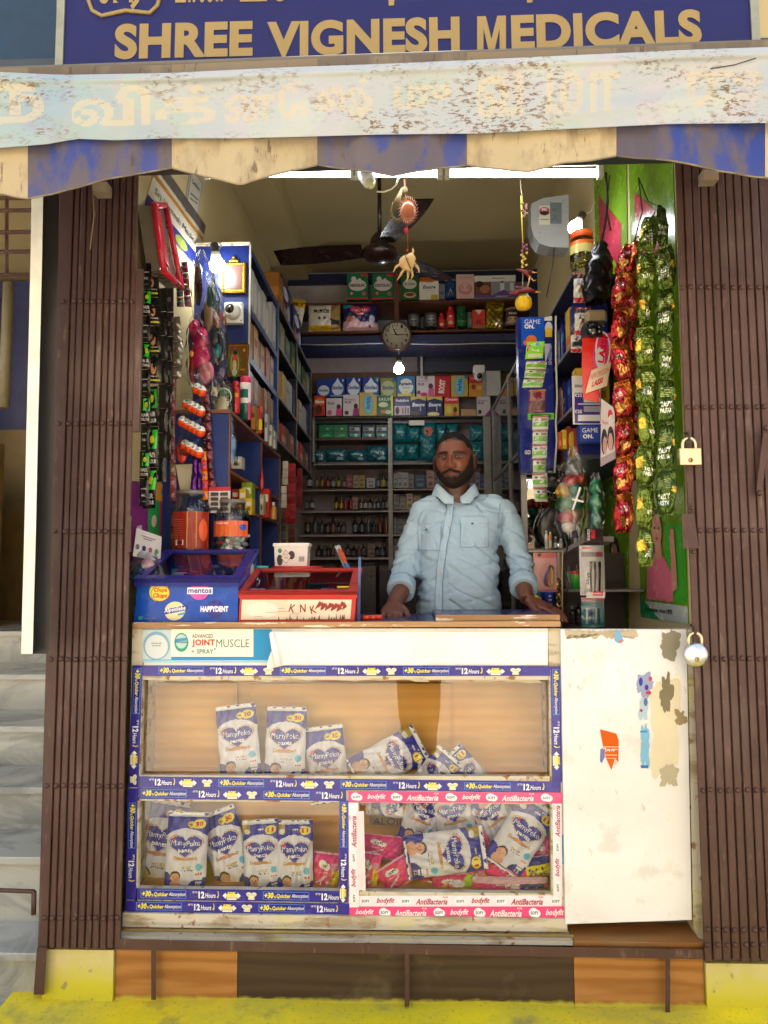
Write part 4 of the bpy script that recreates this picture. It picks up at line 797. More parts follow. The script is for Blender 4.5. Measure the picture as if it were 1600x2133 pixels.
s.prints(bf_, [('e', .22, .74, .095, .235, (206, 214, 40)), ('e', .235, .70, .095, .20, (200, 40, 30)), ('e', .235, .70, .088, .185, (232, 214, 60)), ('t', 'Chupa', .235, .77, .13, .13, (196, 40, 30), {'b': .04, 's': .2}), ('t', 'Chups', .235, .63, .14, .15, (196, 40, 30), {'b': .04, 's': .2}),
               ('e', .62, .76, .095, .22, (222, 80, 160)), ('r', .50, .68, .75, .84, (236, 236, 240)), ('t', 'mentos', .625, .76, .23, .12, (44, 50, 140), {'b': .03}),
               ('e', .39, .27, .10, .23, (216, 212, 160)), ('p', [(.27, .17), (.5, .29), (.51, .42), (.28, .30)], (34, 60, 150)), ('t', 'Alpenliebe', .39, .30, .21, .13, (240, 240, 240), {'b': .02, 's': .3, 'rot': 11, 'asp': 2}), ('p', [(.42, .2), (.5, .25), (.49, .19), (.43, .16)], (60, 150, 190)),
               ('e', .78, .32, .085, .21, (40, 44, 130)), ('t', 'HAPPYDENT', .775, .32, .27, .14, (238, 238, 240), {'b': .05}), ('r', .045, .06, .085, .14, (60, 180, 160)), ('r', .052, .08, .078, .12, BL), ('e', .065, .1, .008, .014, (60, 180, 160)), ('t', 'Perfetti Van Melle', .155, .10, .12, .04, (90, 160, 200))], .0006, .0002)
sd1 = lambda u, v, o: (A1 * (1 - u) + bk1 * u) * (1 - v) + (T1 * (1 - u) + bt1 * u) * v + V((o, 0, 0))
s.prints(sd1, [('t', 'mentos', .32, .72, .3, .16, WH, {'b': .05}), ('e', .70, .84, .1, .1, (216, 212, 180))], .0006, .0002)
build(s, 'body', m_gloss, bx)
s = MB(); n_ = (bt0 - T0).cross(T1 - T0).normalized() * -.014
if n_.z < 0: n_ = -n_
def lidp(u, v, o=0): p = T0 * (1 - u) * (1 - v) + T1 * u * (1 - v) + bt0 * (1 - u) * v + bt1 * u * v; return p + n_ * o
for u0, u1, v0, v1 in ((-.02, 1.02, -.06, .05), (-.02, 1.02, .93, 1.0), (-.02, .08, .05, .93), (.93, 1.02, .05, .93)):
 q = [lidp(u0, v0, 0), lidp(u1, v0, 0), lidp(u1, v1, 0), lidp(u0, v1, 0)]; s.hexa([q[0], q[1], q[1] + n_, q[0] + n_, q[3], q[2], q[2] + n_, q[3] + n_], PUR2)
s.hexa([lidp(-.02, -.06, -.8), lidp(1.02, -.06, -.8), lidp(1.02, -.06, 1), lidp(-.02, -.06, 1), lidp(-.02, -.04, -.8), lidp(1.02, -.04, -.8), lidp(1.02, -.04, 1), lidp(-.02, -.04, 1)], PUR2)
build(s, 'lid_frame', m_plastic, bx)
s = MB(); s.raw([lidp(.08, .05, .5), lidp(.93, .05, .5), lidp(.93, .93, .5), lidp(.08, .93, .5)], [(0, 1, 2, 3)], WH); build(s, 'lid_glass', m_glass, bx)
cc = [(150, 40, 150), (220, 60, 120), (230, 230, 230), (60, 60, 160), (200, 160, 60), (90, 170, 190)]
g_ = thing('candy_sachets', 'mixed candy sachets lying inside the blue display box', 'sweets', lidp(.5, .5, -6))
for i in range(16):
 u, v = .12 + .78 * ((i * .37) % 1), .12 + .75 * ((i * .61) % 1); c = lidp(u, v, -2.2); q = Matrix.Rotation(rnd.uniform(0, 3), 3, 'Z'); s = MB(); s.T = Matrix.Translation(c) @ q.to_4x4(); s.bev((-.025, -.012, -.006), (.025, .012, .006), cc[i % 6]); s.box((-.02, -.006, .0062), (.012, .006, .0066), (235, 235, 235)); build(s, 'sachet', m_gloss, g_)
rb = thing('coin_tray_box', 'red framed glass lid box with peeling white front on counter', 'display box', P(620, 1293, YF + .03))
RD = (190, 40, 26); C0, C1 = P(497, 1295, YB0), P(738, 1293, YB0); D0, D1 = P(500, 1238, YB0), P(742, 1238, YB0); zt2 = P(640, 1190, YB0 + .25).z
e0_, e1_ = V((D0.x, YB0 + .25, zt2)), V((D1.x, YB0 + .25, zt2))
s = MB(); s.raw([C0, C1, D1, D0, V((C0.x, YB0 + .25, C0.z)), V((C1.x, YB0 + .25, C1.z)), e1_, e0_], [(0, 1, 2, 3), (1, 5, 6, 2), (4, 0, 3, 7), (5, 4, 7, 6), (0, 4, 5, 1)], RD)
fr = lambda u, v, o: (C0 * (1 - u) + C1 * u) * (1 - v) + (D0 * (1 - u) + D1 * u) * v + V((0, -o, 0))
it = [('r', .02, .07, .965, .80, (226, 206, 176)), ('e', .2, .42, .14, .3, (234, 220, 196))]
for k, ch in enumerate('KNK'): it.append(('t', ch, .46 + .09 * k, .48 - .05 * (k == 2), .05, .3, (140, 40, 26), {'rot': -12 + 14 * k, 'asp': 4}))
for (x, y, w) in ((.70, .55, .05), (.74, .5, .03), (.79, .5, .05), (.84, .48, .05), (.89, .55, .04)):
 it += [('p', [(x - w, y - .12), (x - w * .2, y + .2), (x + w * .5, y + .1), (x, y)], (150, 40, 26)), ('p', [(x, y - .15), (x + w, y - .02), (x + w * .3, y + .18)], (140, 44, 30))]
rr = random.Random(4)
for k in range(22): x = .3 + .65 * rr.random(); it.append(('p', [(x, .07), (x + .012, .07), (x + .004, .12 + .2 * rr.random())], (120, 50, 30)))
for k in range(6): x = .1 + .85 * rr.random(); y = .15 + .6 * rr.random(); it.append(('r', x, y, min(x + .12 * rr.random(), .96), y + .012, (150, 110, 80)))
s.prints(fr, it, .0006, .0001); build(s, 'body', m_paint, rb)
s = MB(); q_ = lambda u, v, o=0: D0 * (1 - u) * (1 - v) + D1 * u * (1 - v) + e0_ * (1 - u) * v + e1_ * u * v + V((0, -.003, .011)) * o
for u0, u1, v0, v1 in ((-.01, 1.01, -.02, .05), (-.01, 1.01, .94, 1.0), (-.01, .05, .05, .94), (.93, 1.01, .05, .94)):
 q = [q_(u0, v0), q_(u1, v0), q_(u1, v1), q_(u0, v1)]; o_ = V((0, -.003, .011)); s.hexa([q[0], q[1], q[1] + o_, q[0] + o_, q[3], q[2], q[2] + o_, q[3] + o_], RD)
s.hexa([q_(-.01, -.02, -.9), q_(1.01, -.02, -.9), q_(1.01, -.02, 1), q_(-.01, -.02, 1), q_(-.01, -.0, -.9), q_(1.01, -.0, -.9), q_(1.01, -.0, 1), q_(-.01, -.0, 1)], RD); build(s, 'lid_frame', m_paint, rb)
s = MB(); s.raw([q_(.05, .05, .5), q_(.93, .05, .5), q_(.93, .94, .5), q_(.05, .94, .5)], [(0, 1, 2, 3)], WH); build(s, 'lid_glass', m_glass, rb)
for (x, y, w, h, Y, col, lab) in ((720, 1228, 38, 14, YB0 + .05, (230, 190, 40), 'yellow card box inside the red framed box'), (682, 1231, 28, 12, YB0 + .05, (200, 120, 170), 'lilac card box inside the red framed box'), (660, 1224, 46, 18, YB0 + .10, (44, 60, 54), 'dark green box inside the red framed box'), (530, 1230, 40, 8, YB0 + .06, (225, 220, 214), 'white slip of paper inside the red framed box')):
 s = MB(); c = P(x, y, Y); k = Y / F; s.bev((c.x - w * k / 2, Y, c.z - h * k / 2), (c.x + w * k / 2, Y + .03, c.z + h * k / 2), col); build(s, 'small_box', m_print, None, lab, 'box')
tb = thing('red_lid_container', 'round clear container with bright red lid behind red box', 'container', P(618, 1215, YB0 + .40)); Yt = YB0 + .40; c = P(618, 1193, Yt); kk = Yt / F
s = MB(); s.lathe((c.x, Yt, TOPZ + .001), [(.078, 0, (170, 160, 200)), (.086, c.z - TOPZ, (170, 160, 200))], 32); build(s, 'tub', m_jar, tb)
s = MB(); s.lathe((c.x, Yt, c.z), [(.094, 0, (214, 40, 42)), (.095, .012, (214, 40, 42)), (.092, .022, (214, 40, 42)), (.05, .024, (214, 40, 42))], 36); build(s, 'lid', m_plastic, tb)
ZR = c.z + .0245
wt = thing('ice_cream_tub', 'white rectangular ice cream tub standing on the red lid', 'tub', (P(607, 1165, Yt).x, Yt, ZR))
x0, x1 = P(571, 1150, Yt - .04).x, P(641, 1150, Yt - .04).x; zt3 = P(600, 1138, Yt - .04).z
s = MB(); f_ = [V((x0 + .003, Yt - .037, ZR)), V((x1 - .003, Yt - .037, ZR)), V((x1, Yt - .04, zt3)), V((x0, Yt - .04, zt3)), V((x0 + .003, Yt + .037, ZR)), V((x1 - .003, Yt + .037, ZR)), V((x1, Yt + .04, zt3)), V((x0, Yt + .04, zt3))]; s.hexa(f_, (232, 228, 222))
ff_ = lambda u, v, o: (f_[0] * (1 - u) + f_[1] * u) * (1 - v) + (f_[3] * (1 - u) + f_[2] * u) * v + V((0, -o, 0))
s.prints(ff_, [('e', .17, .78, .06, .13, (50, 140, 80)), ('e', .16, .3, .09, .28, (50, 26, 22)), ('e', .52, .55, .10, .22, (46, 24, 20)), ('p', [(.2, .4), (.36, .1), (.5, .5), (.34, .85)], (190, 40, 50)), ('p', [(.215, .4), (.36, .14), (.485, .5), (.345, .8)], (238, 232, 220)), ('t', 'ALMOND', .35, .58, .13, .1, (60, 130, 60), {'b': .03}), ('t', 'FUDGE', .35, .42, .12, .1, (150, 130, 50), {'b': .03}), ('r', .74, .2, .92, .5, (196, 190, 184)), ('t', '|||||', .83, .35, .14, .2, (50, 40, 40))], .0006, .0001); build(s, 'tub', m_plastic, wt)
s = MB(); s.bev((x0 - .005, Yt - .046, zt3), (x1 + .005, Yt + .046, zt3 + .012), (236, 232, 226), .004); build(s, 'lid', m_plastic, wt)
jr = thing('dark_jar', 'dark filled glass jar with teal cap beside the red container', 'jar', P(545, 1200, YB0 + .3)); Yj = YB0 + .30; c = P(543, 1186, Yj)
s = MB(); s.lathe((c.x, Yj, TOPZ + .001), [(.024, 0, (60, 60, 66)), (.026, c.z - TOPZ - .001, (60, 60, 66))], 20); build(s, 'jar_body', m_gloss, jr)
s = MB(); s.lathe((c.x, Yj, c.z), [(.0275, 0, (60, 190, 180)), (.0275, .012, (60, 190, 180)), (.02, .0125, (60, 190, 180))], 20); build(s, 'cap', m_plastic, jr)
b = MB(); b.hexa([P(722, 1195, 2.62), P(732, 1192, 2.66), P(708, 1135, 2.66), P(697, 1138, 2.62), P(722, 1195, 2.622), P(732, 1192, 2.662), P(708, 1135, 2.662), P(697, 1138, 2.622)], (186, 196, 190))
g0 = lambda u, v, o: P(700 + 24 * (1 - v) + 10 * u, 1137 + 56 * (1 - v), 2.62 + .035 * u - .002 - o); b.prints(g0, [('e', .5, .62, .5, .30, (226, 84, 36)), ('p', [(0, .1), (1, .15), (1, .35), (0, .32)], (40, 110, 190))]); build(b, 'toothbrush_card', m_gloss, label='orange and blue blister card leaning behind the red box', cat='card')
b = MB(); slab(b, 0, 0, 0, 0, 2.36, 2.368, (70, 100, 150), ((744, 1296), (750, 1296), (752, 1160), (747, 1160))); build(b, 'acrylic_sheet', m_gloss, label='thin blue edged acrylic sheet standing beside the red box', cat='sheet')
for k, (x, y) in enumerate(((763, 1288), (777, 1290), (788, 1287))):
 b = MB(); c = P(x, y, 2.37 + .012 * k); b.lathe((c.x, c.y, TOPZ + .001), [(.014, 0, (230, 74, 30)), (.0145, .007, (230, 74, 30)), (.012, .013, (230, 74, 30))], 18); build(b, 'cap', m_plastic, None, 'orange plastic bottle cap on the counter, %s of three' % ('leftmost', 'middle one', 'rightmost')[k], 'cap', 'orange caps on the counter')
def bigjar(x, y0, y1, hw, Y, label, lc, rows, fill):
 k = Y / F * 1.0; base = P(x, y1, Y); H = P(x, y0, Y).z - base.z; r = hw * k
 t = thing('sweet_jar', label, 'jar', base, 'large clear sweet jars'); s = MB()
 s.lathe(base, [(r * .96, 0, WH), (r, .01, WH), (r, H * .72, WH), (r * .93, H * .80, WH), (r * .72, H * .88, WH), (r * .70, H * .98, WH)], 36, caps=False); build(s, 'jar_body', m_jar, t)
 s = MB(); s.lathe(base + V((0, 0, H * .945)), [(r * .735, 0, (122, 114, 106)), (r * .75, .004, (122, 114, 106)), (r * .75, H * .05, (122, 114, 106)), (r * .70, H * .055, (122, 114, 106)), (r * .01, H * .056, (122, 114, 106))], 32); build(s, 'lid', m_plastic, t)
 s = MB()
 for i in range(28):
  a = 6.2832 * i / 28; s.tube([base + V((r * .99 * math.cos(a), r * .99 * math.sin(a), H * .73)), base + V((r * .82 * math.cos(a), r * .82 * math.sin(a), H * .845))], .0022, (220, 220, 224), 5)
 build(s, 'shoulder_ribs', m_jar, t)
 s = MB(); a0, a1 = lc
 def cyl(u, v, o): a = R(200 + 140 * u); z = H * (a0 + (a1 - a0) * v); return base + V(((r + .0012 + o) * math.cos(a), (r + .0012 + o) * math.sin(a), z))
 s.grid(lambda u, v: cyl(u, v, 0), 30, 2, rows[0][-1]); s.prints(cyl, rows[1:], .0005, .0002); build(s, 'label', m_gloss, t)
 r_ = random.Random(int(x)); s = MB()
 for i in range(fill[0]):
  a = r_.uniform(0, 6.28); q = r * .88 * math.sqrt(r_.random()); z = H * (.02 + fill[1] * r_.random()); rot = Matrix.Rotation(r_.uniform(0, 3), 3, (r_.random(), r_.random(), .3)); s.ell(base + V((q * math.cos(a), q * math.sin(a), z + .008)), fill[2], fill[3][i % len(fill[3])], 8, 5, rot)
 build(s, 'sweets', m_foil if fill[4] else m_plastic, t, kind='stuff'); return t
Z2 = TOPZ
bigjar(398, 1023, 1175, 41, 2.68, 'tall clear jar with red and gold label behind the blue box', (.20, .70), [('r', (150, 40, 26)), ('r', .0, 0, .52, 1, (158, 44, 30)), ('r', .52, 0, .72, 1, (190, 140, 60)), ('r', .72, 0, 1, 1, (190, 70, 30)), ('r', .28, .10, .46, .24, (236, 232, 226)), ('t', '|||||||', .37, .17, .13, .09, (30, 20, 20))] + [('r', .08, .3 + .06 * i, .45, .307 + .06 * i, (206, 130, 90)) for i in range(9)] + [('e', .85, .5, .1, .3, (222, 90, 40))], (150, .17, (.011, .011, .006), [(190, 150, 60), (120, 80, 30), (210, 180, 90), (60, 36, 20)], 1))
bigjar(483, 1042, 1175, 37, 2.70, 'shorter clear jar with orange label, right of the red one', (.42, .66), [('r', (220, 96, 40)), ('r', 0, .7, 1, 1, (228, 120, 130)), ('r', .0, 0, .7, .68, (214, 110, 60)), ('r', .72, 0, 1, 1, (224, 92, 30)), ('e', .85, .6, .1, .2, (60, 90, 180)), ('t', 'Candy', .35, .84, .3, .12, WH, {'b': .03})], (70, .40, (.014, .012, .008), [(226, 224, 220), (214, 214, 212), (230, 230, 232), (50, 140, 130), (200, 60, 60)], 0))
# ------------------------------------------------------------------ shop interior: shelves and stock
WD = (104, 58, 38); DB = (28, 36, 72); AL = (150, 144, 136); ORD = 'first second third fourth fifth sixth seventh eighth ninth tenth eleventh twelfth thirteenth fourteenth fifteenth sixteenth seventeenth eighteenth nineteenth twentieth'.split()
WHT = (222, 218, 212)
def carton(x0, yb, x1, yt, Y, dep, col, items, label, cat='box', group=None, nm='carton', m=None, tilt=0, side=None):
 a = P(x0, yb, Y); c = P(x1, yb, Y); h = P((x0 + x1) / 2, yt, Y).z - a.z; w = c.x - a.x; b = MB()
 mid = V(((a.x + c.x) / 2, Y, (a.z + c.z) / 2)); b.T = Matrix.Translation(mid) @ Matrix.Rotation(R(tilt), 4, 'Z')
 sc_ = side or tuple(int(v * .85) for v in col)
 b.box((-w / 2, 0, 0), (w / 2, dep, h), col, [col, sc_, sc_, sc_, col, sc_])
 b.prints(lambda u, v, o: V(((min(max(u, 0), 1) - .5) * w, -o, min(max(v, 0), 1) * h)), items, .0008, .0004)
 return build(b, nm, m or m_print, None, label, cat, group, at=tuple(mid))
YLo = 4.75
lf = thing('loft_rack', 'dark blue two tier loft rack with brown shelf edges under ceiling', 'rack', P(860, 715, YLo))
def board(px0, py0, px1, py1, Y0, Y1, col, nm, m=m_dark, parent=lf, zt_=None, label=None):
 a = P(px0, py1, Y0); c = P(px1, py0, Y0); s = MB(); s.box((a.x, Y0, a.z), (c.x, Y1, c.z), col); return build(s, nm, m, parent, label=label)
board(600, 624, 1125, 632, YLo, YLo + .35, WD, 'shelf_board'); board(600, 686, 1125, 693, YLo, YLo + .35, WD, 'shelf_board')
board(600, 693.5, 1125, 716, YLo + .01, YLo + .35, DB, 'bottom_panel'); board(822, 566, 830, 686, YLo - .003, YLo + .02, WD, 'divider')
board(600, 560, 1125, 716, YLo + .351, YLo + .36, (178, 174, 176), 'back_board', m_paint)
board(600, 562, 1125, 594, YLo + .33, YLo + .349, DB, 'blue_rail'); board(600, 634, 1125, 652, YLo + .33, YLo + .349, DB, 'blue_rail')
board(1105, 560, 1125, 716, YLo, YLo + .02, DB, 'side_post')
b = MB(); pts = [P(622 + 4.9 * i * 10, 717 - .12 * i + 1.4 * math.sin(i * 1.3), YLo - .02) for i in range(11)]; b.tube(pts, .004, (150, 148, 140), 6); build(b, 'white_cable', m_plastic, label='white cable sagging along the underside of the loft rack', cat='cable')
DEX = lambda n_: [('r', 0, 0, 1, .07, (190, 50, 60)), ('r', .68, .9, 1, 1, (200, 50, 50)), ('e', .5, .55, .42, .22, (216, 206, 206)), ('e', .32, .80, .12, .1, (216, 206, 206)), ('e', .60, .76, .08, .06, (216, 206, 206)), ('t', 'DEXOLAC', .5, .55, .74, .12, (26, 24, 26), {'b': .04}), ('e', .22, .24, .09, .07, (190, 40, 60)), ('t', n_, .22, .24, .06, .08, WHT, {'b': .05}), ('e', .8, .22, .1, .08, (190, 90, 100))]
GRN = (14, 112, 72)
carton(723, 624, 767, 570, YLo + .02, .1, GRN, DEX('1'), 'green milk powder carton marked 1 on the loft, left one')
carton(776, 624, 820, 570, YLo + .02, .1, GRN, DEX('2'), 'green milk powder carton marked 2 on the loft, beside the divider')
carton(836, 624, 872, 572, YLo + .02, .1, (40, 92, 44), [('e', .5, .62, .4, .2, (190, 196, 180)), ('t', 'Annelips', .5, .62, .6, .1, (40, 60, 40)), ('e', .5, .18, .35, .12, (200, 180, 150)), ('e', .5, .2, .25, .07, (120, 60, 40))], 'green carton with a tea cup picture on the loft')
carton(874, 624, 914, 577, YLo + .02, .1, WHT, [('p', [(0, .85), (1, .85), (1, 1), (0, 1)], (176, 84, 30)), ('p', [(0, .8), (.6, .76), (1, .85), (0, .86)], (190, 110, 40)), ('t', 'Ensure', .5, .56, .66, .16, (40, 34, 40), {'b': .03, 's': .3}), ('t', 'complete balanced', .5, .4, .5, .04, (120, 120, 120)), ('r', .6, 0, .95, .2, (200, 170, 60))], 'white and orange drink powder carton on the loft')
carton(915, 622, 927, 592, YLo + .05, .08, (120, 124, 140), [('r', .1, .3, .9, .5, (90, 94, 120))], 'narrow grey blue box between carton and can on the loft')
def can(cx, yb, yt, w, Y, col, top, bands, label, cat='can', n_=20, txt=None, tc=WHT, nm='tin_can', m=None):
 base = P(cx, yb, Y); H = P(cx, yt, Y).z - base.z; r = w / 2 * Y / F; s = MB(); prof = [(r * .96, 0, col), (r, H * .03, col)]
 for (z0, z1, c) in bands: prof += [(r, H * z0, c), (r, H * z1, col)]
 prof += [(r, H * .9, top), (r * .97, H * .905, top), (r * 1.0, H * .93, top), (r * .99, H * .985, top), (r * .9, H, top)]
 s.lathe(base, prof, n_)
 if txt: s.prints(lambda u, v, o: base + V(((r + o) * math.cos(R(210 + 120 * u)), (r + o) * math.sin(R(210 + 120 * u)), H * v)), txt, .0008, .0003)
 return build(s, nm, m or m_gloss, None, label, cat)
can(938, 623, 584, 24, YLo + .06, (30, 70, 120), (170, 180, 190), [(.1, .3, (60, 80, 110))], 'blue tin with pale rim on the loft', txt=[('p', [(.3, .1), (.7, .15), (.5, .45)], (200, 200, 190))])
carton(951, 622, 988, 571, YLo + .02, .1, (212, 178, 172), [('e', .5, .4, .4, .24, (200, 130, 130)), ('e', .5, .45, .26, .17, (214, 180, 172)), ('e', .35, .46, .08, .09, (206, 140, 140)), ('e', .65, .46, .08, .09, (206, 140, 140)), ('t', 'Prenatal', .5, .85, .7, .08, (206, 120, 120))], 'pale pink carton with flower print on the loft')
carton(989, 621, 1075, 573, YLo + .02, .12, WHT, [('r', 0, .1, .4, .72, (110, 70, 56)), ('e', .12, .62, .1, .14, (50, 26, 22)), ('e', .25, .4, .12, .18, (170, 110, 80)), ('r', .4, .1, 1, .72, (140, 140, 150)), ('r', .62, .3, .72, .66, (210, 214, 214)), ('r', .64, .66, .7, .74, (30, 40, 40)), ('r', .86, .3, .95, .66, (210, 214, 214)), ('p', [(.4, .1), (.7, .36), (1, .1)], (96, 70, 140)), ('r', 0, 0, 1, .12, (104, 76, 150)), ('t', 'Pampers', .58, .86, .3, .08, (60, 60, 70)), ('t', 'happytots', .66, .07, .3, .07, WHT)], 'wide carton with bottles and purple band, right on the loft')
FRIEND = [('r', 0, 0, 1, .16, (206, 164, 20)), ('p', [(.72, 0), (1, .1), (1, 1), (.72, 1)], (150, 120, 70)), ('t', 'FRIENDS', .42, .68, .5, .14, (30, 26, 26), {'b': .05}), ('e', .35, .42, .05, .06, (70, 60, 50)), ('e', .53, .42, .05, .06, (70, 60, 50)), ('p', [(.7, .42), (.8, .36), (.97, .38), (.97, .2), (.75, .18)], (30, 28, 34)), ('r', .1, .94, .9, 1, (190, 150, 30)), ('r', .22, .10, .75, .13, (140, 90, 20))]
pack('adult_diaper_pack', 676, 662, 68, 58, 0, YLo + .04, FRIEND, 'white and yellow adult diaper pack on the lower loft shelf', 'diaper pack', None, .08, seal=(200, 190, 170), base=(206, 200, 186), lean=0, seed=3, two=False)
pack('adult_diaper_pack', 618, 655, 30, 66, -10, YLo + .02, [('r', 0, .7, 1, 1, (206, 164, 20)), ('t', 'FRIENDS', .5, .8, .8, .1, (60, 40, 20), {'b': .04}), ('r', 0, 0, 1, .1, (206, 164, 20)), ('e', .35, .45, .12, .05, (60, 60, 60)), ('e', .65, .42, .12, .05, (60, 60, 60))], 'slanted yellow and white adult diaper pack at the left loft end', 'diaper pack', None, .06, seal=(206, 170, 50), base=(206, 200, 186), lean=0, seed=4, two=False)
pack('large_diaper_pack', 751, 661, 74, 58, 0, YLo + .04, [('r', 0, 0, 1, .28, (212, 170, 176)), ('p', [(0, .28), (.3, .5), (.5, .28)], (212, 170, 176)), ('p', [(0, .8), (.3, .85), (.25, 1), (0, 1)], (40, 150, 190)), ('h', .5, .68, .3, .26, (200, 50, 80)), ('t', 'MamyPoko', .5, .7, .44, .13, WHT, {'b': .05}), ('t', 'pants', .5, .56, .2, .08, WHT, {'b': .04}), ('e', .85, .38, .08, .14, (190, 190, 214)), ('e', .2, .38, .1, .12, (190, 120, 90)), ('e', .78, .12, .04, .05, (60, 60, 80))], 'dark blue and pink diaper pack on the lower loft shelf', 'diaper pack', None, .08, seal=(30, 36, 90), base=(30, 36, 90), lean=0, seed=5, two=False)
can(862, 684, 656, 28, YLo + .08, (74, 74, 78), (60, 60, 64), [], 'dark grey tin at the left of the lower loft shelf', txt=[('e', .5, .5, .35, .33, (110, 112, 114)), ('t', 'sampro', .5, .5, .4, .12, WHT)])
can(880, 684, 662, 12, YLo + .12, (90, 90, 92), (80, 80, 84), [], 'small grey tin between two dark tins on the loft')
can(898, 684, 655, 30, YLo + .08, (78, 76, 80), (60, 60, 64), [], 'second dark grey tin beside the red bottles on loft', txt=[('e', .5, .5, .35, .33, (120, 120, 122)), ('t', 'sampro', .5, .5, .4, .12, WHT)])
def bottle(cx, yb, yt, w, Y, col, cap, lab, label, cat='bottle', group=None, nm='bottle', m=None, shape=.62, lz=(.12, .5), txt=None, capr=.42):
 base = P(cx, yb, Y); H = P(cx, yt, Y).z - base.z; r = w / 2 * Y / F; s = MB()
 prof = [(r * .92, 0, col), (r, H * .03, col), (r, H * lz[0], lab or col), (r * 1.0, H * lz[1], col), (r, H * shape, col), (r * .8, H * (shape + .09), col), (r * .42, H * (shape + .17), col), (r * .40, H * .82, cap), (r * capr, H * .825, cap), (r * capr, H * .99, cap), (r * capr * .8, H, cap)]
 s.lathe(base, prof, 14)
 if txt: s.prints(lambda u, v, o: base + V(((r + o) * math.cos(R(210 + 120 * u)), (r + o) * math.sin(R(210 + 120 * u)), H * v)), txt, .0006, .0003)
 return build(s, nm, m or m_gloss, None, label, cat, group)
bottle(920, 684, 653, 14, YLo + .06, (180, 30, 36), (190, 30, 40), (200, 60, 60), 'small red bottle, left of two red ones on the loft', shape=.68, capr=.55, txt=[('e', .5, .2, .3, .08, (220, 200, 140))])
bottle(939, 684, 639, 18, YLo + .06, (190, 34, 36), (190, 30, 40), (206, 70, 60), 'taller red bottle, right of two red ones on the loft', shape=.7, capr=.6, txt=[('e', .5, .2, .3, .08, (220, 200, 140)), ('t', 'sip', .5, .5, .4, .1, WHT)])
can(962, 683, 640, 22, YLo + .05, (24, 84, 44), (20, 70, 40), [], 'green tin beside the red bottles on the loft', txt=[('p', [(.2, .85), (.5, .55), (.8, .85)], (170, 180, 160)), ('r', .1, .2, .9, .3, (60, 120, 60))])
carton(974, 683, 984, 650, YLo + .06, .08, (84, 96, 84), [('r', .2, .2, .8, .6, (120, 130, 110))], 'narrow olive box between tin and red carton on loft')
carton(985, 684, 1011, 645, YLo + .03, .1, (196, 54, 48), [('p', [(.2, 1), (.8, 1), (.5, .72)], (206, 180, 160)), ('t', '4S', .45, .35, .45, .2, (50, 30, 40), {'b': .04}), ('r', 0, 0, 1, .16, (150, 110, 60))], 'red carton with white notch on the lower loft shelf')
pack('milk_powder_pouch', 1030, 657, 38, 54, -6, YLo + .04, [('e', .5, .45, .35, .25, (120, 100, 30)), ('e', .75, .16, .2, .12, (200, 180, 160)), ('p', [(.4, .62), (.9, .85), (.95, .7)], (214, 200, 60))], 'yellow crumpled pouch on the lower loft shelf', 'pouch', None, .04, seal=(190, 170, 40), base=(150, 130, 26), lean=0, seed=9, two=False, m=m_foil)
can(1067, 682, 645, 32, YLo + .06, (88, 60, 62), (150, 130, 100), [(.1, .25, (160, 140, 110))], 'brown labelled jar with pale lid at right of the loft', 'jar', txt=[('r', .1, .5, .9, .8, (60, 34, 44)), ('t', 'Nutri', .5, .66, .5, .12, WHT), ('e', .5, .36, .34, .12, (190, 160, 110))], nm='jar')
ck = thing('wall_clock', 'round brown rimmed wall clock below the loft', 'clock', P(826, 730, YLo - .04)); c = P(826, 698, YLo - .05); rc = 33 * YLo / F
s = MB(); s.lathe(c + V((0, .04, 0)), [(rc, 0, (60, 36, 28)), (rc, .030, (60, 36, 28)), (rc * .97, .042, (66, 40, 30)), (rc * .88, .046, (60, 36, 28)), (rc * .86, .034, (60, 36, 28)), (rc * .85, .030, (206, 196, 176)), (.001, .030, (206, 196, 176))], 40, (0, -1, 0)); build(s, 'rim', m_plastic, ck)
s = MB(); cf = lambda u, v, o: V((c.x + u * rc, c.y + .006 - o, c.z + v * rc)); its = []
for h in range(1, 13): a = R(90 - 30 * h); its.append(('t', str(h), .68 * math.cos(a), .68 * math.sin(a), .14 if h < 10 else .24, .22, (36, 26, 24), {'b': .01}))
its += [('t', 'Sonera', 0, .36, .26, .07, (90, 60, 50))]
for ang, ln, w in ((116, .48, .05), (-86 + 90, .68, .03), (174, .55, .012)):
 a = R(ang); nx_, nz_ = -math.sin(a) * w, math.cos(a) * w; its.append(('p', [(-nx_, -nz_), (nx_, nz_), (ln * math.cos(a) + nx_ * .5, ln * math.sin(a) + nz_ * .5), (ln * math.cos(a) - nx_ * .5, ln * math.sin(a) - nz_ * .5)], (40, 20, 20)))
s.prints(cf, its, .001, .0006); build(s, 'dial_print', m_print, ck)
s = MB(); s.raw([V((c.x + rc * .86 * math.cos(6.2832 * i / 32), c.y - .002, c.z + rc * .86 * math.sin(6.2832 * i / 32))) for i in range(32)], [tuple(range(32))], WHT); build(s, 'glass', m_glass, ck)
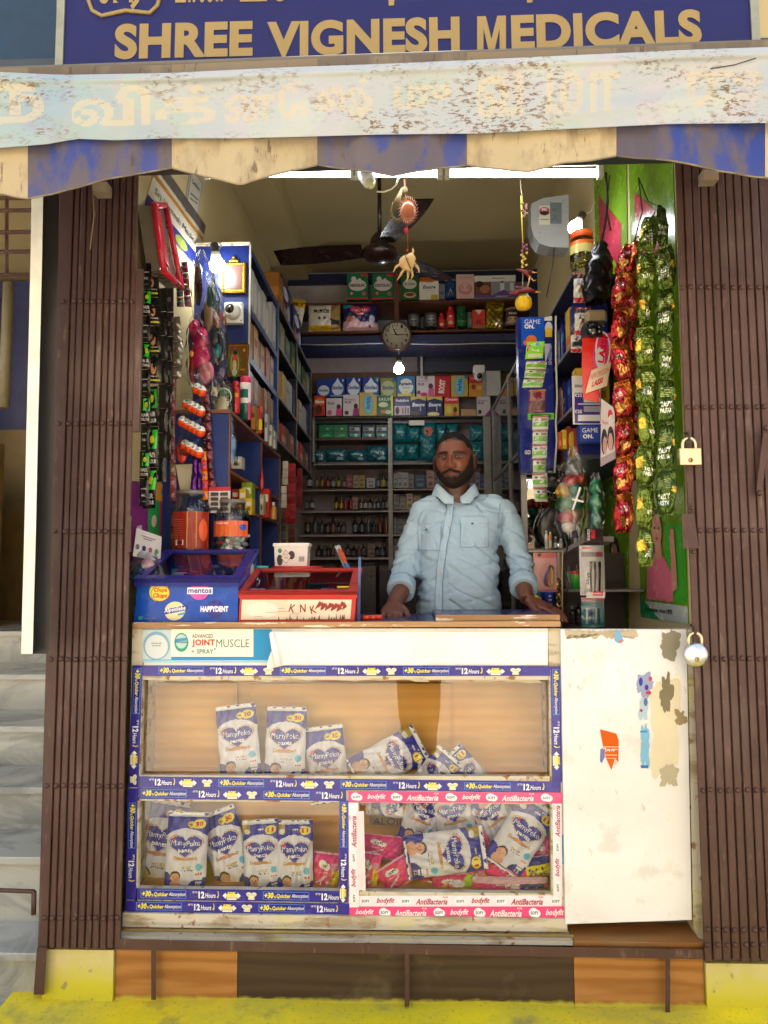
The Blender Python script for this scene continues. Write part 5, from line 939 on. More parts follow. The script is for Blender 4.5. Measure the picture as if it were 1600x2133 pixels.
def bulb(px, py, Y, r, label, hang=None, wire=None, down=True):
 c = P(px, py, Y); t = thing('led_bulb', label, 'bulb', c, 'lit led bulbs in the shop'); rr_ = r * Y / F; s = MB(); ax = V((0, 0, 1)) if hang is None else V(hang).normalized()
 q = Vector((0, 0, 1)).rotation_difference(ax).to_matrix()
 s.ell(c, (rr_, rr_, rr_ * .92), (240, 240, 240), 20, 12, q); build(s, 'globe', m_bulb, t)
 s = MB(); s.lathe(c + ax * rr_ * .75, [(rr_ * .72, 0, (200, 196, 186)), (rr_ * .55, rr_ * .9, (190, 186, 176)), (rr_ * .50, rr_ * .95, (60, 56, 50)), (rr_ * .55, rr_ * 1.9, (60, 56, 50)), (rr_ * .2, rr_ * 2.1, (60, 56, 50))], 16, ax); build(s, 'holder', m_plastic, t)
 if wire: s = MB(); s.tube([c + ax * rr_ * 2.8] + [V(w) for w in wire], .0028, (210, 206, 196), 6); build(s, 'wire', m_plastic, t)
bulb(453, 553, 3.02, 17, 'large lit round bulb at the left beside the gold frame', (-.1, -.3, 1), [P(452, 525, 3.05), P(462, 511, 3.08), P(455, 505, 3.1)])
bulb(1198, 474, 2.95, 15, 'lit round bulb at the upper right by the orange lidded jar', (.5, .2, .9), [P(1215, 448, 3.0), P(1232, 440, 3.02), P(1240, 420, 3.02)])
bulb(831, 769, 4.6, 11, 'small lit bulb hanging below the wall clock', None, [P(831, 720, 4.62)])
t = thing('bulb_holder', 'white angled bulb holder with looping cream wire by the tube lights', 'lamp holder', P(775, 400, 2.42)); a = P(765, 372, 2.44); c = P(780, 398, 2.40); ax = (c - a).normalized()
s = MB(); s.lathe(a - ax * .02, [(.026, 0, (226, 226, 224)), (.023, .045, (226, 226, 224)), (.017, .047, (206, 200, 150)), (.018, .058, (206, 200, 150)), (.010, .064, (206, 200, 150)), (.009, .072, (206, 200, 150))], 18, ax); build(s, 'holder', m_plastic, t)
s = MB(); s.tube([P(785, 399, 2.40), P(800, 400, 2.40), P(815, 394, 2.40), P(826, 384, 2.41), P(831, 370, 2.43)], .003, (226, 218, 180), 8); build(s, 'wire', m_plastic, t)
YFn = 3.75
fn_ = thing('ceiling_fan', 'dark brown ceiling fan with long rod, blades at rest', 'fan', P(791, 560, YFn)); c = P(791, 525, YFn); kf = YFn / F; BRN = (44, 24, 22)
s = MB(); s.tube([V((c.x, c.y, c.z + 30 * kf)), V((c.x, c.y, CEIL))], .011, BRN, 10); build(s, 'down_rod', m_gloss, fn_)
s = MB(); s.lathe(c - V((0, 0, 24 * kf)), [(.012, 0, BRN), (24 * kf, 4 * kf, BRN), (35 * kf, 12 * kf, BRN), (38 * kf, 21 * kf, BRN), (36 * kf, 28 * kf, BRN), (28 * kf, 33 * kf, BRN), (21 * kf, 36 * kf, BRN), (20 * kf, 52 * kf, BRN), (10 * kf, 66 * kf, BRN), (4 * kf, 68 * kf, BRN)], 32); build(s, 'motor', m_gloss, fn_)
for k, a in enumerate((172, 48, 292)):
 s = MB(); s.T = Matrix.Translation(c + V((0, 0, 4 * kf))) @ Matrix.Rotation(R(a), 4, 'Z'); n__ = 10
 def bl(u, v): return V((.09 + .47 * u, (v - .5) * (.10 + .05 * math.sin(u * 2.6)), .012 * (v - .5) * 2 + .004))
 s.grid(bl, 10, 4, BRN); s.grid(lambda u, v: bl(1 - u, v) - V((0, 0, .004)), 10, 4, BRN); build(s, 'blade', m_gloss, fn_)
# --- back wall shelving
YK = 5.20
bs = thing('back_shelving', 'grey edged medicine shelving across the back wall', 'shelving', P(820, 1185, YK))
def bshelf(px0, px1, py, nm='shelf_board', th=5, col=AL): board(px0, py, px1, py + th, YK, YB - .01, col, nm, m_dull, bs)
GY = (158, 144, 148)
board(600, 740, 1030, 1300, YB - .012, YB - .002, GY, 'back_board', m_paint, bs)
bshelf(652, 1016, 866); bshelf(652, 1016, 963, th=6)
for py in (1017, 1062, 1112, 1160): bshelf(622, 1016, py, th=6, col=(160, 148, 144))
board(810, 871, 817, 1185, YK - .004, YB - .013, AL, 'upright', m_dull, bs); board(1012, 760, 1020, 1190, YK - .004, YB - .013, AL, 'upright', m_dull, bs); board(651, 871, 655, 962, YK - .004, YB - .013, AL, 'upright', m_dull, bs)
board(656, 912, 809, 917, YK + .02, YB - .014, WD, 'inner_shelf', m_dark, bs)
board(656, 872, 809, 882, YK + .06, YK + .08, (50, 36, 36), 'top_slat', m_dark, bs); board(818, 872, 1011, 882, YK + .06, YK + .08, (50, 36, 36), 'top_slat', m_dark, bs)
board(650, 772, 1010, 820, YK + .09, YB - .015, (84, 52, 36), 'riser_box', m_dark, bs)
board(622, 1186, 1016, 1300, YK, YK + .03, (50, 34, 36), 'lower_drawers', m_dark, bs)
SIM = [('e', .5, .42, .42, .36, (205, 210, 214)), ('p', [(.2, .6), (.5, 1), (.8, .6)], (205, 210, 214)), ('t', 'Similac', .5, .48, .8, .22, (40, 60, 130), {'b': .04}), ('r', 0, 0, 1, .08, (120, 160, 200))]
BL1 = (22, 58, 142)
up = [(660, 689, 790, (24, 60, 130), [('e', .5, .35, .4, .3, (200, 206, 212)), ('t', 'Similac', .5, .36, .7, .16, (40, 60, 130), {'b': .04})], 'blue milk powder tin box at the far left of the upper row'),
      (689, 718, 787, BL1, SIM + [('t', '1', .88, .86, .08, .14, WHT, {'b': .03})], 'blue milk powder carton marked 1, left of a matching one'), (722, 752, 786, BL1, SIM + [('t', '1', .88, .86, .08, .14, WHT, {'b': .03})], 'blue milk powder carton marked 1, between two alike in upper row'),
      (756, 790, 786, BL1, SIM + [('r', .75, .8, 1, 1, (60, 120, 80)), ('t', '2', .88, .86, .1, .14, WHT, {'b': .03})], 'blue milk powder carton marked 2 with green corner, upper row'), (793, 826, 787, (130, 128, 60), [('e', .45, .45, .42, .4, (170, 176, 130)), ('t', 'Similac', .5, .48, .8, .22, (50, 60, 110), {'b': .04}), ('r', .75, .8, 1, 1, (30, 100, 140))], 'olive green milk powder carton in the upper row'),
      (828, 864, 784, (50, 120, 170), [('e', .5, .5, .42, .4, (214, 214, 208)), ('t', 'Aptamil', .5, .62, .86, .22, (30, 36, 60), {'b': .04}), ('t', 'GOLD', .5, .44, .4, .1, (150, 130, 70)), ('r', 0, 0, 1, .14, (206, 190, 60)), ('h', .5, .22, .1, .1, (220, 210, 60)), ('t', '2', .86, .12, .1, .16, (50, 40, 60), {'b': .03})], 'white shield milk powder carton with yellow foot, upper row'),
      (868, 906, 783, (206, 190, 190), [('t', "Mother's", .4, .75, .62, .12, (206, 120, 130), {'b': .03}), ('t', 'PLUS', .26, .6, .34, .12, (60, 40, 50), {'b': .04}), ('e', .78, .5, .13, .14, (90, 40, 36)), ('p', [(.62, 0), (.98, 0), (.95, .4), (.66, .38)], (200, 80, 120)), ('e', .12, .2, .1, .1, (110, 60, 70)), ('e', .4, .1, .2, .1, (180, 40, 90))], 'pale pink mother drink carton in the upper row'),
      (907, 938, 784, (182, 24, 30), [('t', 'BOOST', .45, .5, .9, .3, (226, 214, 190), {'b': .05, 'rot': 82, 'asp': .75})], 'red carton with slanted white lettering, upper row'),
      (940, 975, 782, (186, 154, 70), [('e', .5, .5, .3, .46, (90, 160, 180)), ('e', .5, .5, .24, .4, (120, 184, 200)), ('t', 'Horlicks', .5, .55, .75, .22, (30, 60, 110), {'b': .03, 'rot': 90, 'asp': .75}), ('r', .8, .85, 1, 1, (40, 110, 130))], 'gold carton with blue oval printed sideways, upper row right'),
      (977, 1010, 781, (190, 50, 34), [('r', 0, 0, 1, .62, (200, 140, 40)), ('e', .3, .45, .15, .12, (150, 60, 40)), ('e', .65, .4, .18, .1, (214, 170, 90)), ('t', 'Complan', .5, .82, .7, .12, WHT, {'b': .03})], 'orange and red carton at the right end of upper row')]
for x0, x1, yt, col, it, lab in up: carton(x0, 826, x1, yt, YK + .02, .07, col, it, lab)
lo = [(655, 677, 824, (190, 40, 24), [('e', .5, .7, .45, .2, (206, 110, 40)), ('t', 'Bikova', .5, .7, .85, .16, (236, 220, 200), {'b': .05}), ('e', .4, .3, .35, .25, (80, 36, 20))], 'red carton with brown oval at left of the lower row'),
      (680, 712, 829, (206, 190, 190), [('t', 'PLUS', .3, .7, .4, .14, (60, 40, 50), {'b': .04}), ('e', .8, .5, .14, .15, (70, 30, 30)), ('p', [(.6, 0), (1, 0), (1, .38), (.66, .38)], (206, 50, 110)), ('e', .2, .18, .15, .14, (200, 80, 130))], 'pale carton with pink dressed figure, second in lower row'),
      (715, 748, 822, (206, 194, 192), [('t', "Women's", .42, .78, .72, .13, (60, 40, 50), {'b': .03}), ('t', 'PLUS', .3, .64, .4, .12, (60, 40, 50), {'b': .04}), ('e', .8, .45, .13, .13, (60, 26, 26)), ('p', [(.6, 0), (1, 0), (.98, .36), (.66, .34)], (150, 50, 110)), ('e', .22, .14, .13, .1, (60, 50, 60))], "white women's drink carton with pink figure in lower row"),
      (749, 785, 817, (196, 160, 70), [('e', .5, .5, .3, .44, (90, 160, 180)), ('e', .5, .5, .24, .38, (120, 184, 200)), ('t', 'Horlicks', .5, .55, .72, .22, (30, 60, 110), {'b': .03, 'rot': 90, 'asp': .75}), ('r', .8, .88, 1, 1, (40, 110, 130))], 'gold carton with blue oval printed sideways, lower row'),
      (786, 819, 824, (36, 92, 40), [('t', 'EASUM', .5, .82, .74, .15, WHT, {'b': .04}), ('p', [(.9, 0), (1, 0), (1, 1), (.85, 1)], (206, 200, 50)), ('e', .38, .55, .3, .13, (200, 206, 150)), ('e', .4, .2, .22, .1, (196, 110, 70)), ('e', .7, .18, .2, .1, (196, 200, 140))], 'dark green cereal carton with bowls in lower row'),
      (821, 855, 825, (60, 34, 96), [('t', 'PediaSure', .5, .78, .8, .14, (226, 220, 236), {'b': .04, 's': .2}), ('r', .02, .04, .98, .5, (196, 180, 180)), ('e', .2, .26, .12, .2, (70, 30, 30)), ('r', .5, .1, .58, .4, (110, 60, 60)), ('r', .66, .1, .74, .44, (110, 60, 60)), ('r', .82, .1, .9, .4, (90, 50, 60))], 'purple and white growth drink carton in the lower row'),
      (856, 888, 826, (24, 28, 84), [('p', [(0, .8), (.5, .9), (1, .78), (1, 1), (0, 1)], (206, 170, 60)), ('t', 'Ensure', .5, .58, .8, .2, (230, 230, 236), {'b': .04, 's': .2}), ('e', .3, .1, .3, .14, (84, 60, 50)), ('r', .6, .24, .66, .44, (190, 190, 220))], 'navy drink carton, left of two navy ones in lower row'),
      (890, 922, 826, (24, 28, 84), [('p', [(0, .8), (.5, .9), (1, .78), (1, 1), (0, 1)], (206, 170, 60)), ('t', 'Ensure', .5, .58, .8, .2, (230, 230, 236), {'b': .04, 's': .2}), ('e', .4, .08, .4, .12, (226, 206, 140)), ('r', .6, .24, .66, .44, (190, 190, 220))], 'navy drink carton with cream swirl, right of two navy ones'),
      (926, 956, 826, (196, 46, 40), [('r', 0, 0, 1, .62, (196, 160, 30)), ('t', 'Complan', .5, .84, .84, .16, (240, 230, 220), {'b': .04}), ('e', .3, .32, .18, .2, (206, 190, 100)), ('e', .75, .3, .13, .16, (60, 36, 30)), ('e', .7, .1, .16, .1, (200, 80, 60))], 'red and yellow drink carton in the lower row'),
      (994, 1022, 826, (198, 186, 186), [('t', "Women's", .42, .8, .72, .13, (60, 40, 50), {'b': .03}), ('t', 'PLUS', .3, .66, .4, .12, (60, 40, 50), {'b': .04}), ('p', [(.55, 0), (1, 0), (1, .34)], (150, 50, 110)), ('e', .2, .2, .14, .12, (60, 50, 60))], 'pale carton standing alone at the right end of lower row')]
for x0, x1, yt, col, it, lab in lo: carton(x0, 866, x1, yt, YK + .004 - .02 * (x0 == 994), .07, col, it, lab, tilt=rnd.uniform(-2, 2))
carton(960, 866, 992, 852, YK + .02, .08, (176, 140, 90), [], 'low brown cardboard box in the gap of the lower row')
board(1014, 772, 1042, 824, YK - .04, YK - .02, (186, 182, 170), 'white_card', m_paper, bs)
for k, (x0, x1, g) in enumerate(((665, 694, 0), (695, 724, 0), (726, 752, 1), (755, 781, 1), (783, 808, 1))):
 its = [('r', 0, .45, 1, .52, (10, 60, 34)), ('p', [(.1, .1), (.9, .14), (.6, .3)], (90, 190, 120)), ('e', .6, .7, .1, .06, (180, 200, 190))] if not g else [('r', .1, .55, .9, .8, (180, 186, 184)), ('r', .15, .58, .5, .76, (20, 40, 40)), ('r', .1, .12, .9, .34, (30, 140, 120)), ('e', .6, .2, .12, .1, (200, 206, 206))]
 carton(x0, 912, x1, 885, YK + .05, .08, (16, 116, 62) if not g else (22, 34, 36), its, '%s pad pack, %s from left in the upper teal and green bay' % (('bright green', 'bright green', 'black and white', 'black and teal', 'black and white')[k], ORD[k]), 'pack', nm='pad_pack', m=m_gloss)
for k, (x0, x1, yt) in enumerate(((655, 676, 938), (678, 722, 935), (724, 762, 937), (763, 809, 929))):
 pack('wipes_pack', (x0 + x1) / 2, (yt + 962) / 2, x1 - x0, 962 - yt, 0, YK + .05, [('t', 'whisper', .5, .6, .6, .26, (170, 206, 206), {'b': .02, 's': .3}), ('p', [(.5, .1), (.9, .12), (.85, .34), (.6, .3)], (150, 190, 196)), ('e', .8, .5, .06, .1, (200, 210, 210))], '%s teal pad pack, %s from left on the lower left bay' % ('wide' if k == 3 else 'crinkled', ORD[k]), 'pack', None, .05, seal=(18, 96, 106), base=(14, 84, 96), lean=0, seed=k, two=False)
tl = [(820, 848, 921, 884), (848, 876, 921, 888), (877, 908, 921, 882), (909, 930, 921, 884), (932, 955, 921, 884), (978, 1010, 921, 886), (820, 846, 960, 925), (846, 872, 960, 925), (875, 908, 960, 906), (978, 1009, 960, 922), (912, 940, 960, 924)]
for k, (x0, x1, yb, yt) in enumerate(tl):
 pack('wipes_pack', (x0 + x1) / 2, (yt + yb) / 2, x1 - x0, yb - yt, 0, YK + (.05 if yb < 930 else .03), [('h', .5, .5, .42, .32, (8, 60, 70)), ('h', .5, .5, .36, .27, (20, 118, 124)), ('t', 'Pampers', .5, .54, .5, .1, (190, 214, 214), {'b': .02})] if k != 2 else [('e', .5, .55, .3, .25, (190, 90, 60)), ('e', .4, .55, .08, .07, (60, 30, 30))], 'teal baby wipes pack with heart, %s of the %s row behind the man' % (ORD[k if k < 6 else k - 6], 'upper' if k < 6 else 'lower'), 'pack', None, .05, seal=(18, 110, 116), base=(16, 104, 110), lean=0, seed=k + 20, two=False)
b = MB(); b.box(tuple(P(852, 886, YK + .01)), tuple(P(884, 876, YK + .02) + V((0, .01, 0))), (220, 214, 200)); build(b, 'price_slip', m_paper, label='crumpled white slip hanging over the teal wipes', cat='paper')
BR = (44, 24, 18); rows = [
 (1016, [(645, 985, 13, BR, (150, 146, 140)), (660, 990, 10, (60, 36, 20), (120, 90, 50)), (671, 988, 11, (64, 34, 16), (140, 100, 40)), (683, 988, 11, (60, 24, 20), (150, 60, 50)), (694, 990, 11, (44, 34, 28), (120, 130, 120)), (706, 989, 11, (56, 34, 20), (150, 140, 60)), (717, 993, 9, (52, 26, 22), (150, 120, 120)), (788, 988, 10, BR, (110, 120, 130)), (799, 986, 12, (60, 44, 20), (150, 150, 60)), (809, 989, 9, BR, (120, 110, 110))]),
 (1061, [(639, 1034, 10, (50, 50, 50), (96, 100, 100)), (650, 1036, 12, (24, 20, 20), (150, 150, 146)), (701, 1035, 10, (90, 60, 16), (170, 140, 30)), (711, 1036, 9, (84, 56, 18), (170, 140, 40)), (720, 1036, 9, (120, 26, 24), (120, 30, 26)), (731, 1033, 11, (130, 24, 22), (130, 26, 26)), (752, 1036, 9, BR, (120, 120, 116)), (761, 1037, 9, BR, (150, 146, 140)), (771, 1036, 9, BR, (140, 140, 136)), (780, 1039, 8, BR, (120, 116, 110)), (788, 1037, 10, (30, 28, 30), (110, 110, 116)), (798, 1036, 9, (28, 24, 26), (90, 90, 96)), (807, 1032, 11, (30, 22, 26), (130, 120, 124))]),
 (1111, [(641, 1077, 15, BR, (76, 66, 62)), (657, 1074, 13, (50, 50, 50), (70, 72, 72)), (671, 1079, 12, (54, 52, 52), (84, 86, 84)), (683, 1083, 12, (48, 24, 20), (90, 60, 56)), (694, 1079, 13, (54, 22, 18), (110, 80, 76)), (706, 1088, 9, BR, (110, 100, 96)), (716, 1084, 12, BR, (100, 96, 96)), (740, 1078, 14, (26, 20, 24), (100, 98, 100)), (754, 1078, 13, (30, 24, 26), (84, 84, 84)), (767, 1077, 12, (44, 46, 46), (66, 72, 70)), (779, 1083, 10, (28, 20, 20), (70, 66, 66)), (792, 1076, 12, (104, 56, 34), (84, 46, 30)), (805, 1076, 11, (106, 58, 40), (96, 54, 38))]),
 (1159, [(664, 1136, 13, BR, (60, 56, 56)), (676, 1134, 10, (60, 56, 54), (76, 72, 72)), (684, 1135, 10, (46, 40, 38), (66, 62, 60)), (694, 1133, 9, (60, 26, 22), (110, 70, 66)), (725, 1132, 13, BR, (100, 96, 92)), (737, 1136, 11, (28, 22, 22), (84, 84, 90)), (749, 1136, 11, (70, 44, 34), (96, 76, 66)), (758, 1131, 10, (36, 28, 24), (84, 74, 66)), (786, 1135, 12, (28, 24, 28), (76, 76, 84)), (797, 1132, 12, (26, 22, 26), (96, 96, 106)), (807, 1120, 10, (60, 34, 34), (60, 34, 34))])]
sn = ('topmost', 'second', 'third', 'lowest')
for ri, (yb, lst) in enumerate(rows):
 for k, (x, yt, w, col, lab) in enumerate(lst):
  bottle(x, yb, yt, w, YK + .04 + .02 * ((k * 7) % 3), col, (90, 84, 80) if (k + ri) % 3 else (30, 26, 26), lab, 'small syrup bottle, %s from left on the %s bottle shelf' % (ORD[k], sn[ri]), group='syrup bottles on the back shelves', nm='medicine_bottle', lz=(.1, .52), shape=.56)
smallb = [(722, 1016, 735, 988, (120, 50, 56), 0), (736, 1016, 747, 991, (150, 140, 110), 0), (748, 1016, 760, 990, (160, 140, 70), 0), (765, 1016, 781, 996, (170, 164, 160), 0), (735, 1061, 745, 1035, (160, 120, 100), 0), (766, 1159, 781, 1134, (130, 104, 84), 0),
 (820, 1016, 828, 986, (150, 146, 140), 1), (829, 1016, 838, 983, (160, 156, 150), 1), (839, 1016, 850, 984, (164, 160, 156), 1), (851, 1016, 862, 988, (130, 116, 110), 1), (864, 1016, 887, 988, (50, 70, 86), 1), (889, 1016, 904, 980, (176, 130, 120), 1), (905, 1016, 912, 984, (120, 110, 110), 1),
 (820, 1061, 831, 1030, (140, 134, 126), 1), (833, 1061, 845, 1034, (150, 140, 124), 1), (847, 1061, 860, 1028, (186, 160, 130), 1), (862, 1061, 876, 1032, (156, 140, 116), 1), (820, 1111, 826, 1078, (150, 150, 144), 1), (828, 1111, 841, 1082, (130, 124, 116), 1), (842, 1111, 850, 1086, (150, 126, 60), 1), (820, 1159, 832, 1136, (160, 150, 140), 1), (820, 1135, 832, 1122, (90, 50, 46), 1), (834, 1159, 842, 1132, (150, 140, 136), 1), (990, 1016, 1000, 984, (140, 132, 130), 2), (1001, 1016, 1011, 988, (50, 60, 110), 2)]
for k, (x0, yb, x1, yt, col, s_) in enumerate(smallb):
 cn = {0: 'among the syrup bottles', 1: 'left of the man', 2: 'right of the man'}[s_]; rown = {1016: 'topmost', 1061: 'second', 1111: 'third', 1135: 'lowest', 1159: 'lowest'}[yb]
 dk = sum(col) < 300; c2 = tuple(min(255, v + 50) for v in col) if dk else tuple(int(v * .62) for v in col)
 carton(x0, yb, x1, yt, YK + .03 + .01 * (k % 3), .06, col, [('r', .15, .55, .85, .68, c2), ('r', .2, .12, .8, .34, c2), ('t', 'Rx' if k % 2 else 'forte', .5, .82, .6, .12, c2)], 'small medicine box on the %s shelf %s, %s' % (rown, cn, ('stacked on another' if yb == 1135 else ORD[sum(1 for q in smallb[:k] if q[1] == yb and q[5] == s_)] + ' from the left')), group='small medicine boxes on the back shelves')
# --- left deep rack (blue then black), face on X = XF
XF = P(521, 560, 3.1).x; YL0, YL1, YL2 = 3.1, P(578, 700, 1).y, 5.1
YL1 = PX(578, 700, XF).y; YL2 = min(5.12, PX(652, 850, XF).y)
lr = thing('left_rack', 'tall dark blue wall rack with picture pillar on the left wall', 'rack', (XF - .1, 3.1, 1.6), None)
BLU = (14, 31, 86)
zz = [PX(521, 511, XF).z, PX(526, 640, XF).z, PX(524, 741, XF).z, PX(524, 830, XF).z]
zz = [P(521, 511, YL0).z, P(524, 637, YL0).z, P(524, 737, YL0).z, P(524, 824, YL0).z]
zbot = P(521, 868, YL0).z
s = MB(); s.box((WL + .002, YL0, zbot), (XF, YL0 + .02, zz[0]), BLU); build(s, 'end_panel', m_dark, lr)
s = MB(); s.box((XF - .004, YL0 - .004, zbot), (XF + .004, YL0 + .004, zz[0] + .004), (160, 156, 140)); build(s, 'edge_strip', m_plastic, lr)
s = MB(); s.box((WL + .003, YL0 - .004, zz[0] - .0), (XF, YL0 + .016, zz[0] + .014), (180, 174, 160)); build(s, 'top_strip', m_cream, lr)
for i, z in enumerate(zz[0:1] + zz[1:] + [zbot + .02]):
 s = MB(); s.box((WL + .003, YL0 + .021, z - .022), (XF - .004, YL1 - .001, z - .001), DB); s.box((XF - .0035, YL0 + .021, z - .030), (XF - .001, YL1 - .001, z), (38, 60, 110)); build(s, 'shelf_board', m_dark, lr)
s = MB(); s.box((XF - .02, YL1, zbot), (XF, YL1 + .018, zz[0]), (22, 60, 130)); build(s, 'upright', m_dark, lr)
lr2 = thing('left_rack', 'black wall rack with pale edges further in on the left wall', 'rack', (XF - .1, YL1 + .02, 1.6))
z2 = [P(580, 627, 1).z]; z2 = [PX(580, 627, XF).z, PX(582, 718, XF).z, PX(585, 828, XF).z, PX(574, 908, XF).z]
for z in z2:
 s = MB(); s.box((WL + .003, YL1 + .02, z - .02), (XF - .001, YL2, z), (26, 26, 34)); build(s, 'shelf_board', m_dark, lr2)
 s = MB(); s.box((XF - .0005, YL1 + .02, z - .016), (XF + .003, YL2, z - .004), (140, 134, 126)); build(s, 'edge_strip', m_dull, lr2)
for y in (YL1 + .02, (YL1 + YL2) / 2, YL2 - .012):
 s = MB(); s.box((WL + .004, y, z2[3]), (XF - .002, y + .01, z2[0] - .021), (30, 34, 60)); build(s, 'upright', m_dark, lr2)
 s = MB(); s.box((XF - .0015, y - .001, z2[3] + .001), (XF + .002, y + .011, z2[0] - .022), (130, 126, 120)); build(s, 'edge_strip', m_dull, lr2)
def sidebox(y0, y1, z0, h, col, items, label, xf=None, dep=.12, sgn=1, cat='box', m=None, group=None):
 """box on a side rack, its printed face towards the aisle (+x for the left wall)"""
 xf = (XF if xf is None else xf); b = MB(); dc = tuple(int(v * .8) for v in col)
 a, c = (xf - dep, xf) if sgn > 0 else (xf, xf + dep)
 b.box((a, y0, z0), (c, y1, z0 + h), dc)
 fx = c if sgn > 0 else a
 g = (lambda u, v, o: V((fx + o * sgn, (y0 + (y1 - y0) * u) if sgn > 0 else (y1 + (y0 - y1) * u), z0 + h * v)))
 b.prints(g, [('r', 0, 0, 1, 1, col)] + items, .0005, .0004)
 b.prints(lambda u, v, o: V((a + (c - a) * u, y0 - o, z0 + h * v)), [('r', .02, .02, .98, .98, col)] + items[:1], .0005, .0004)
 return build(b, 'carton', m or m_print, None, label, cat, group)
levn = ('top', 'second', 'third', 'lowest')
pal = {1: [((176, 174, 170), [('e', .5, .5, .36, .36, (206, 204, 200)), ('r', .2, .1, .8, .16, (120, 120, 130))])], 2: [((150, 84, 52), [('r', .1, .1, .9, .9, (176, 110, 76)), ('e', .5, .6, .3, .2, (160, 60, 50))]), ((160, 120, 60), [('r', .1, .1, .9, .9, (180, 150, 84)), ('r', .2, .5, .8, .7, (150, 60, 50))])], 3: [((150, 100, 66), [('r', .1, .1, .9, .9, (176, 130, 90)), ('r', .2, .3, .8, .5, (190, 170, 140))]), ((120, 80, 60), [('r', .15, .1, .85, .85, (150, 104, 80))])]}
def fillrow(Ya, Yb, z, hmax, n_, pals, lev, rackn, xf, sgn=1, dep=.12):
 y = Ya + .008
 for k in range(n_):
  w = (Yb - Ya - .012) / n_; col, its = pals[k % len(pals)]; j = rnd.uniform(-14, 14); col = tuple(int(min(240, max(10, v + j))) for v in col)
  sidebox(y, y + w * rnd.uniform(.86, .98), z + .0008, hmax * rnd.uniform(.82, .97), col, its, 'carton, %s from the door on the %s shelf of the %s' % (ORD[k], lev, rackn), xf - sgn * (.004 + .018 * rnd.random()), dep, sgn, group='cartons on the side racks'); y += w
fillrow(YL0 + .03, YL1, zz[1], zz[0] - zz[1] - .03, 6, pal[1], 'top', 'left blue rack', XF - .004)
fillrow(YL0 + .03, YL1, zz[2], zz[1] - zz[2] - .03, 6, pal[2], 'second', 'left blue rack', XF - .004)
fillrow(YL0 + .03, YL1, zz[3], zz[2] - zz[3] - .03, 7, pal[3], 'third', 'left blue rack', XF - .004)
fillrow(YL1 + .04, YL2, z2[1], z2[0] - z2[1] - .04, 8, [((60, 84, 40), [('r', .1, .2, .9, .5, (120, 110, 50))]), ((120, 120, 84), [('e', .5, .5, .3, .3, (160, 160, 120))]), ((90, 94, 96), [('r', .1, .5, .9, .8, (130, 130, 130))])], 'top', 'left black rack', XF - .002)
fillrow(YL1 + .04, YL2, z2[2], (z2[1] - z2[2]) * .72, 9, [((70, 70, 96), [('r', .1, .2, .9, .5, (110, 110, 130))]), ((176, 130, 36), [('r', .2, .1, .8, .8, (190, 150, 60))]), ((170, 168, 160), [('r', .1, .6, .9, .7, (110, 110, 110))]), ((166, 164, 160), [])], 'second', 'left black rack', XF - .002)
fillrow(YL1 + .04, YL2, z2[3], (z2[2] - z2[3]) * .6, 8, [((160, 158, 156), [('r', .1, .2, .9, .5, (110, 110, 120))]), ((170, 60, 40), [('r', .1, .2, .9, .5, (200, 160, 140))]), ((90, 80, 84), []), ((176, 110, 90), [('r', .2, .6, .8, .8, (190, 180, 170))])], 'lowest', 'left black rack', XF - .002)
for k, (y, w, hh) in enumerate(((3.95, .30, .21), (4.35, .34, .19))):
 sidebox(y, y + w, zz[0] + .001 if y < YL1 else z2[0] + .001, hh, (34, 36, 84), [('e', .45, .7, .28, .16, (200, 200, 214)), ('t', 'MamyPoko', .45, .7, .44, .1, (50, 50, 120), {'b': .04}), ('e', .4, .3, .18, .18, (180, 130, 106)), ('e', .4, .4, .18, .12, (50, 30, 26)), ('e', .75, .3, .16, .2, (170, 170, 190))], 'navy diaper bag on top of the left rack, %s of two' % ('nearer', 'farther')[k], XF - .01, .2, cat='diaper pack')
sidebox(3.80, 3.94, z2[0] + .001, .16, (150, 96, 36), [('r', 0, .2, 1, .5, (176, 120, 50))], 'orange brown carton standing on the black rack beside the blue one', XF, .1)
yp = YL0 - .001
fr_ = thing('gold_picture_frame', 'ornate gold framed small mirror on the blue pillar', 'frame', P(487, 610, yp))
s = MB()
for (x0, y0, x1, y1) in ((461, 546, 467, 610), (505, 546, 512, 610), (467, 546, 505, 552), (467, 603, 505, 610)):
 a = P(x0, y1, yp - .012); c = P(x1, y0, yp - .012); s.bev((a.x, yp - .014, a.z), (c.x, yp - .001, c.z), (190, 150, 40), .003)
for i in range(12):
 for x in (464, 508): a = P(x, 549 + i * 5.2, yp - .015); s.ell(a, (.004, .003, .0035), (214, 180, 60), 6, 4)
for i in range(8): a = P(470 + i * 4.8, 549, yp - .015); s.ell(a, (.0035, .003, .004), (214, 180, 60), 6, 4); a = P(470 + i * 4.8, 606, yp - .015); s.ell(a, (.0035, .003, .004), (214, 180, 60), 6, 4)
build(s, 'frame', m_metal, fr_)
s = MB();
for (x, y, r) in ((487, 541, 6), (480, 543, 4), (494, 543, 4), (487, 536, 3.5)): s.ell(P(x, y, yp - .006), (r * .002, .004, r * .0017), (180, 140, 60), 10, 6)
build(s, 'crest', m_metal, fr_)
s = MB(); a = P(467, 603, yp - .008); c = P(505, 552, yp - .008); s.box((a.x, yp - .009, a.z), (c.x, yp - .002, c.z), (92, 66, 58)); build(s, 'pane', m_gloss, fr_)
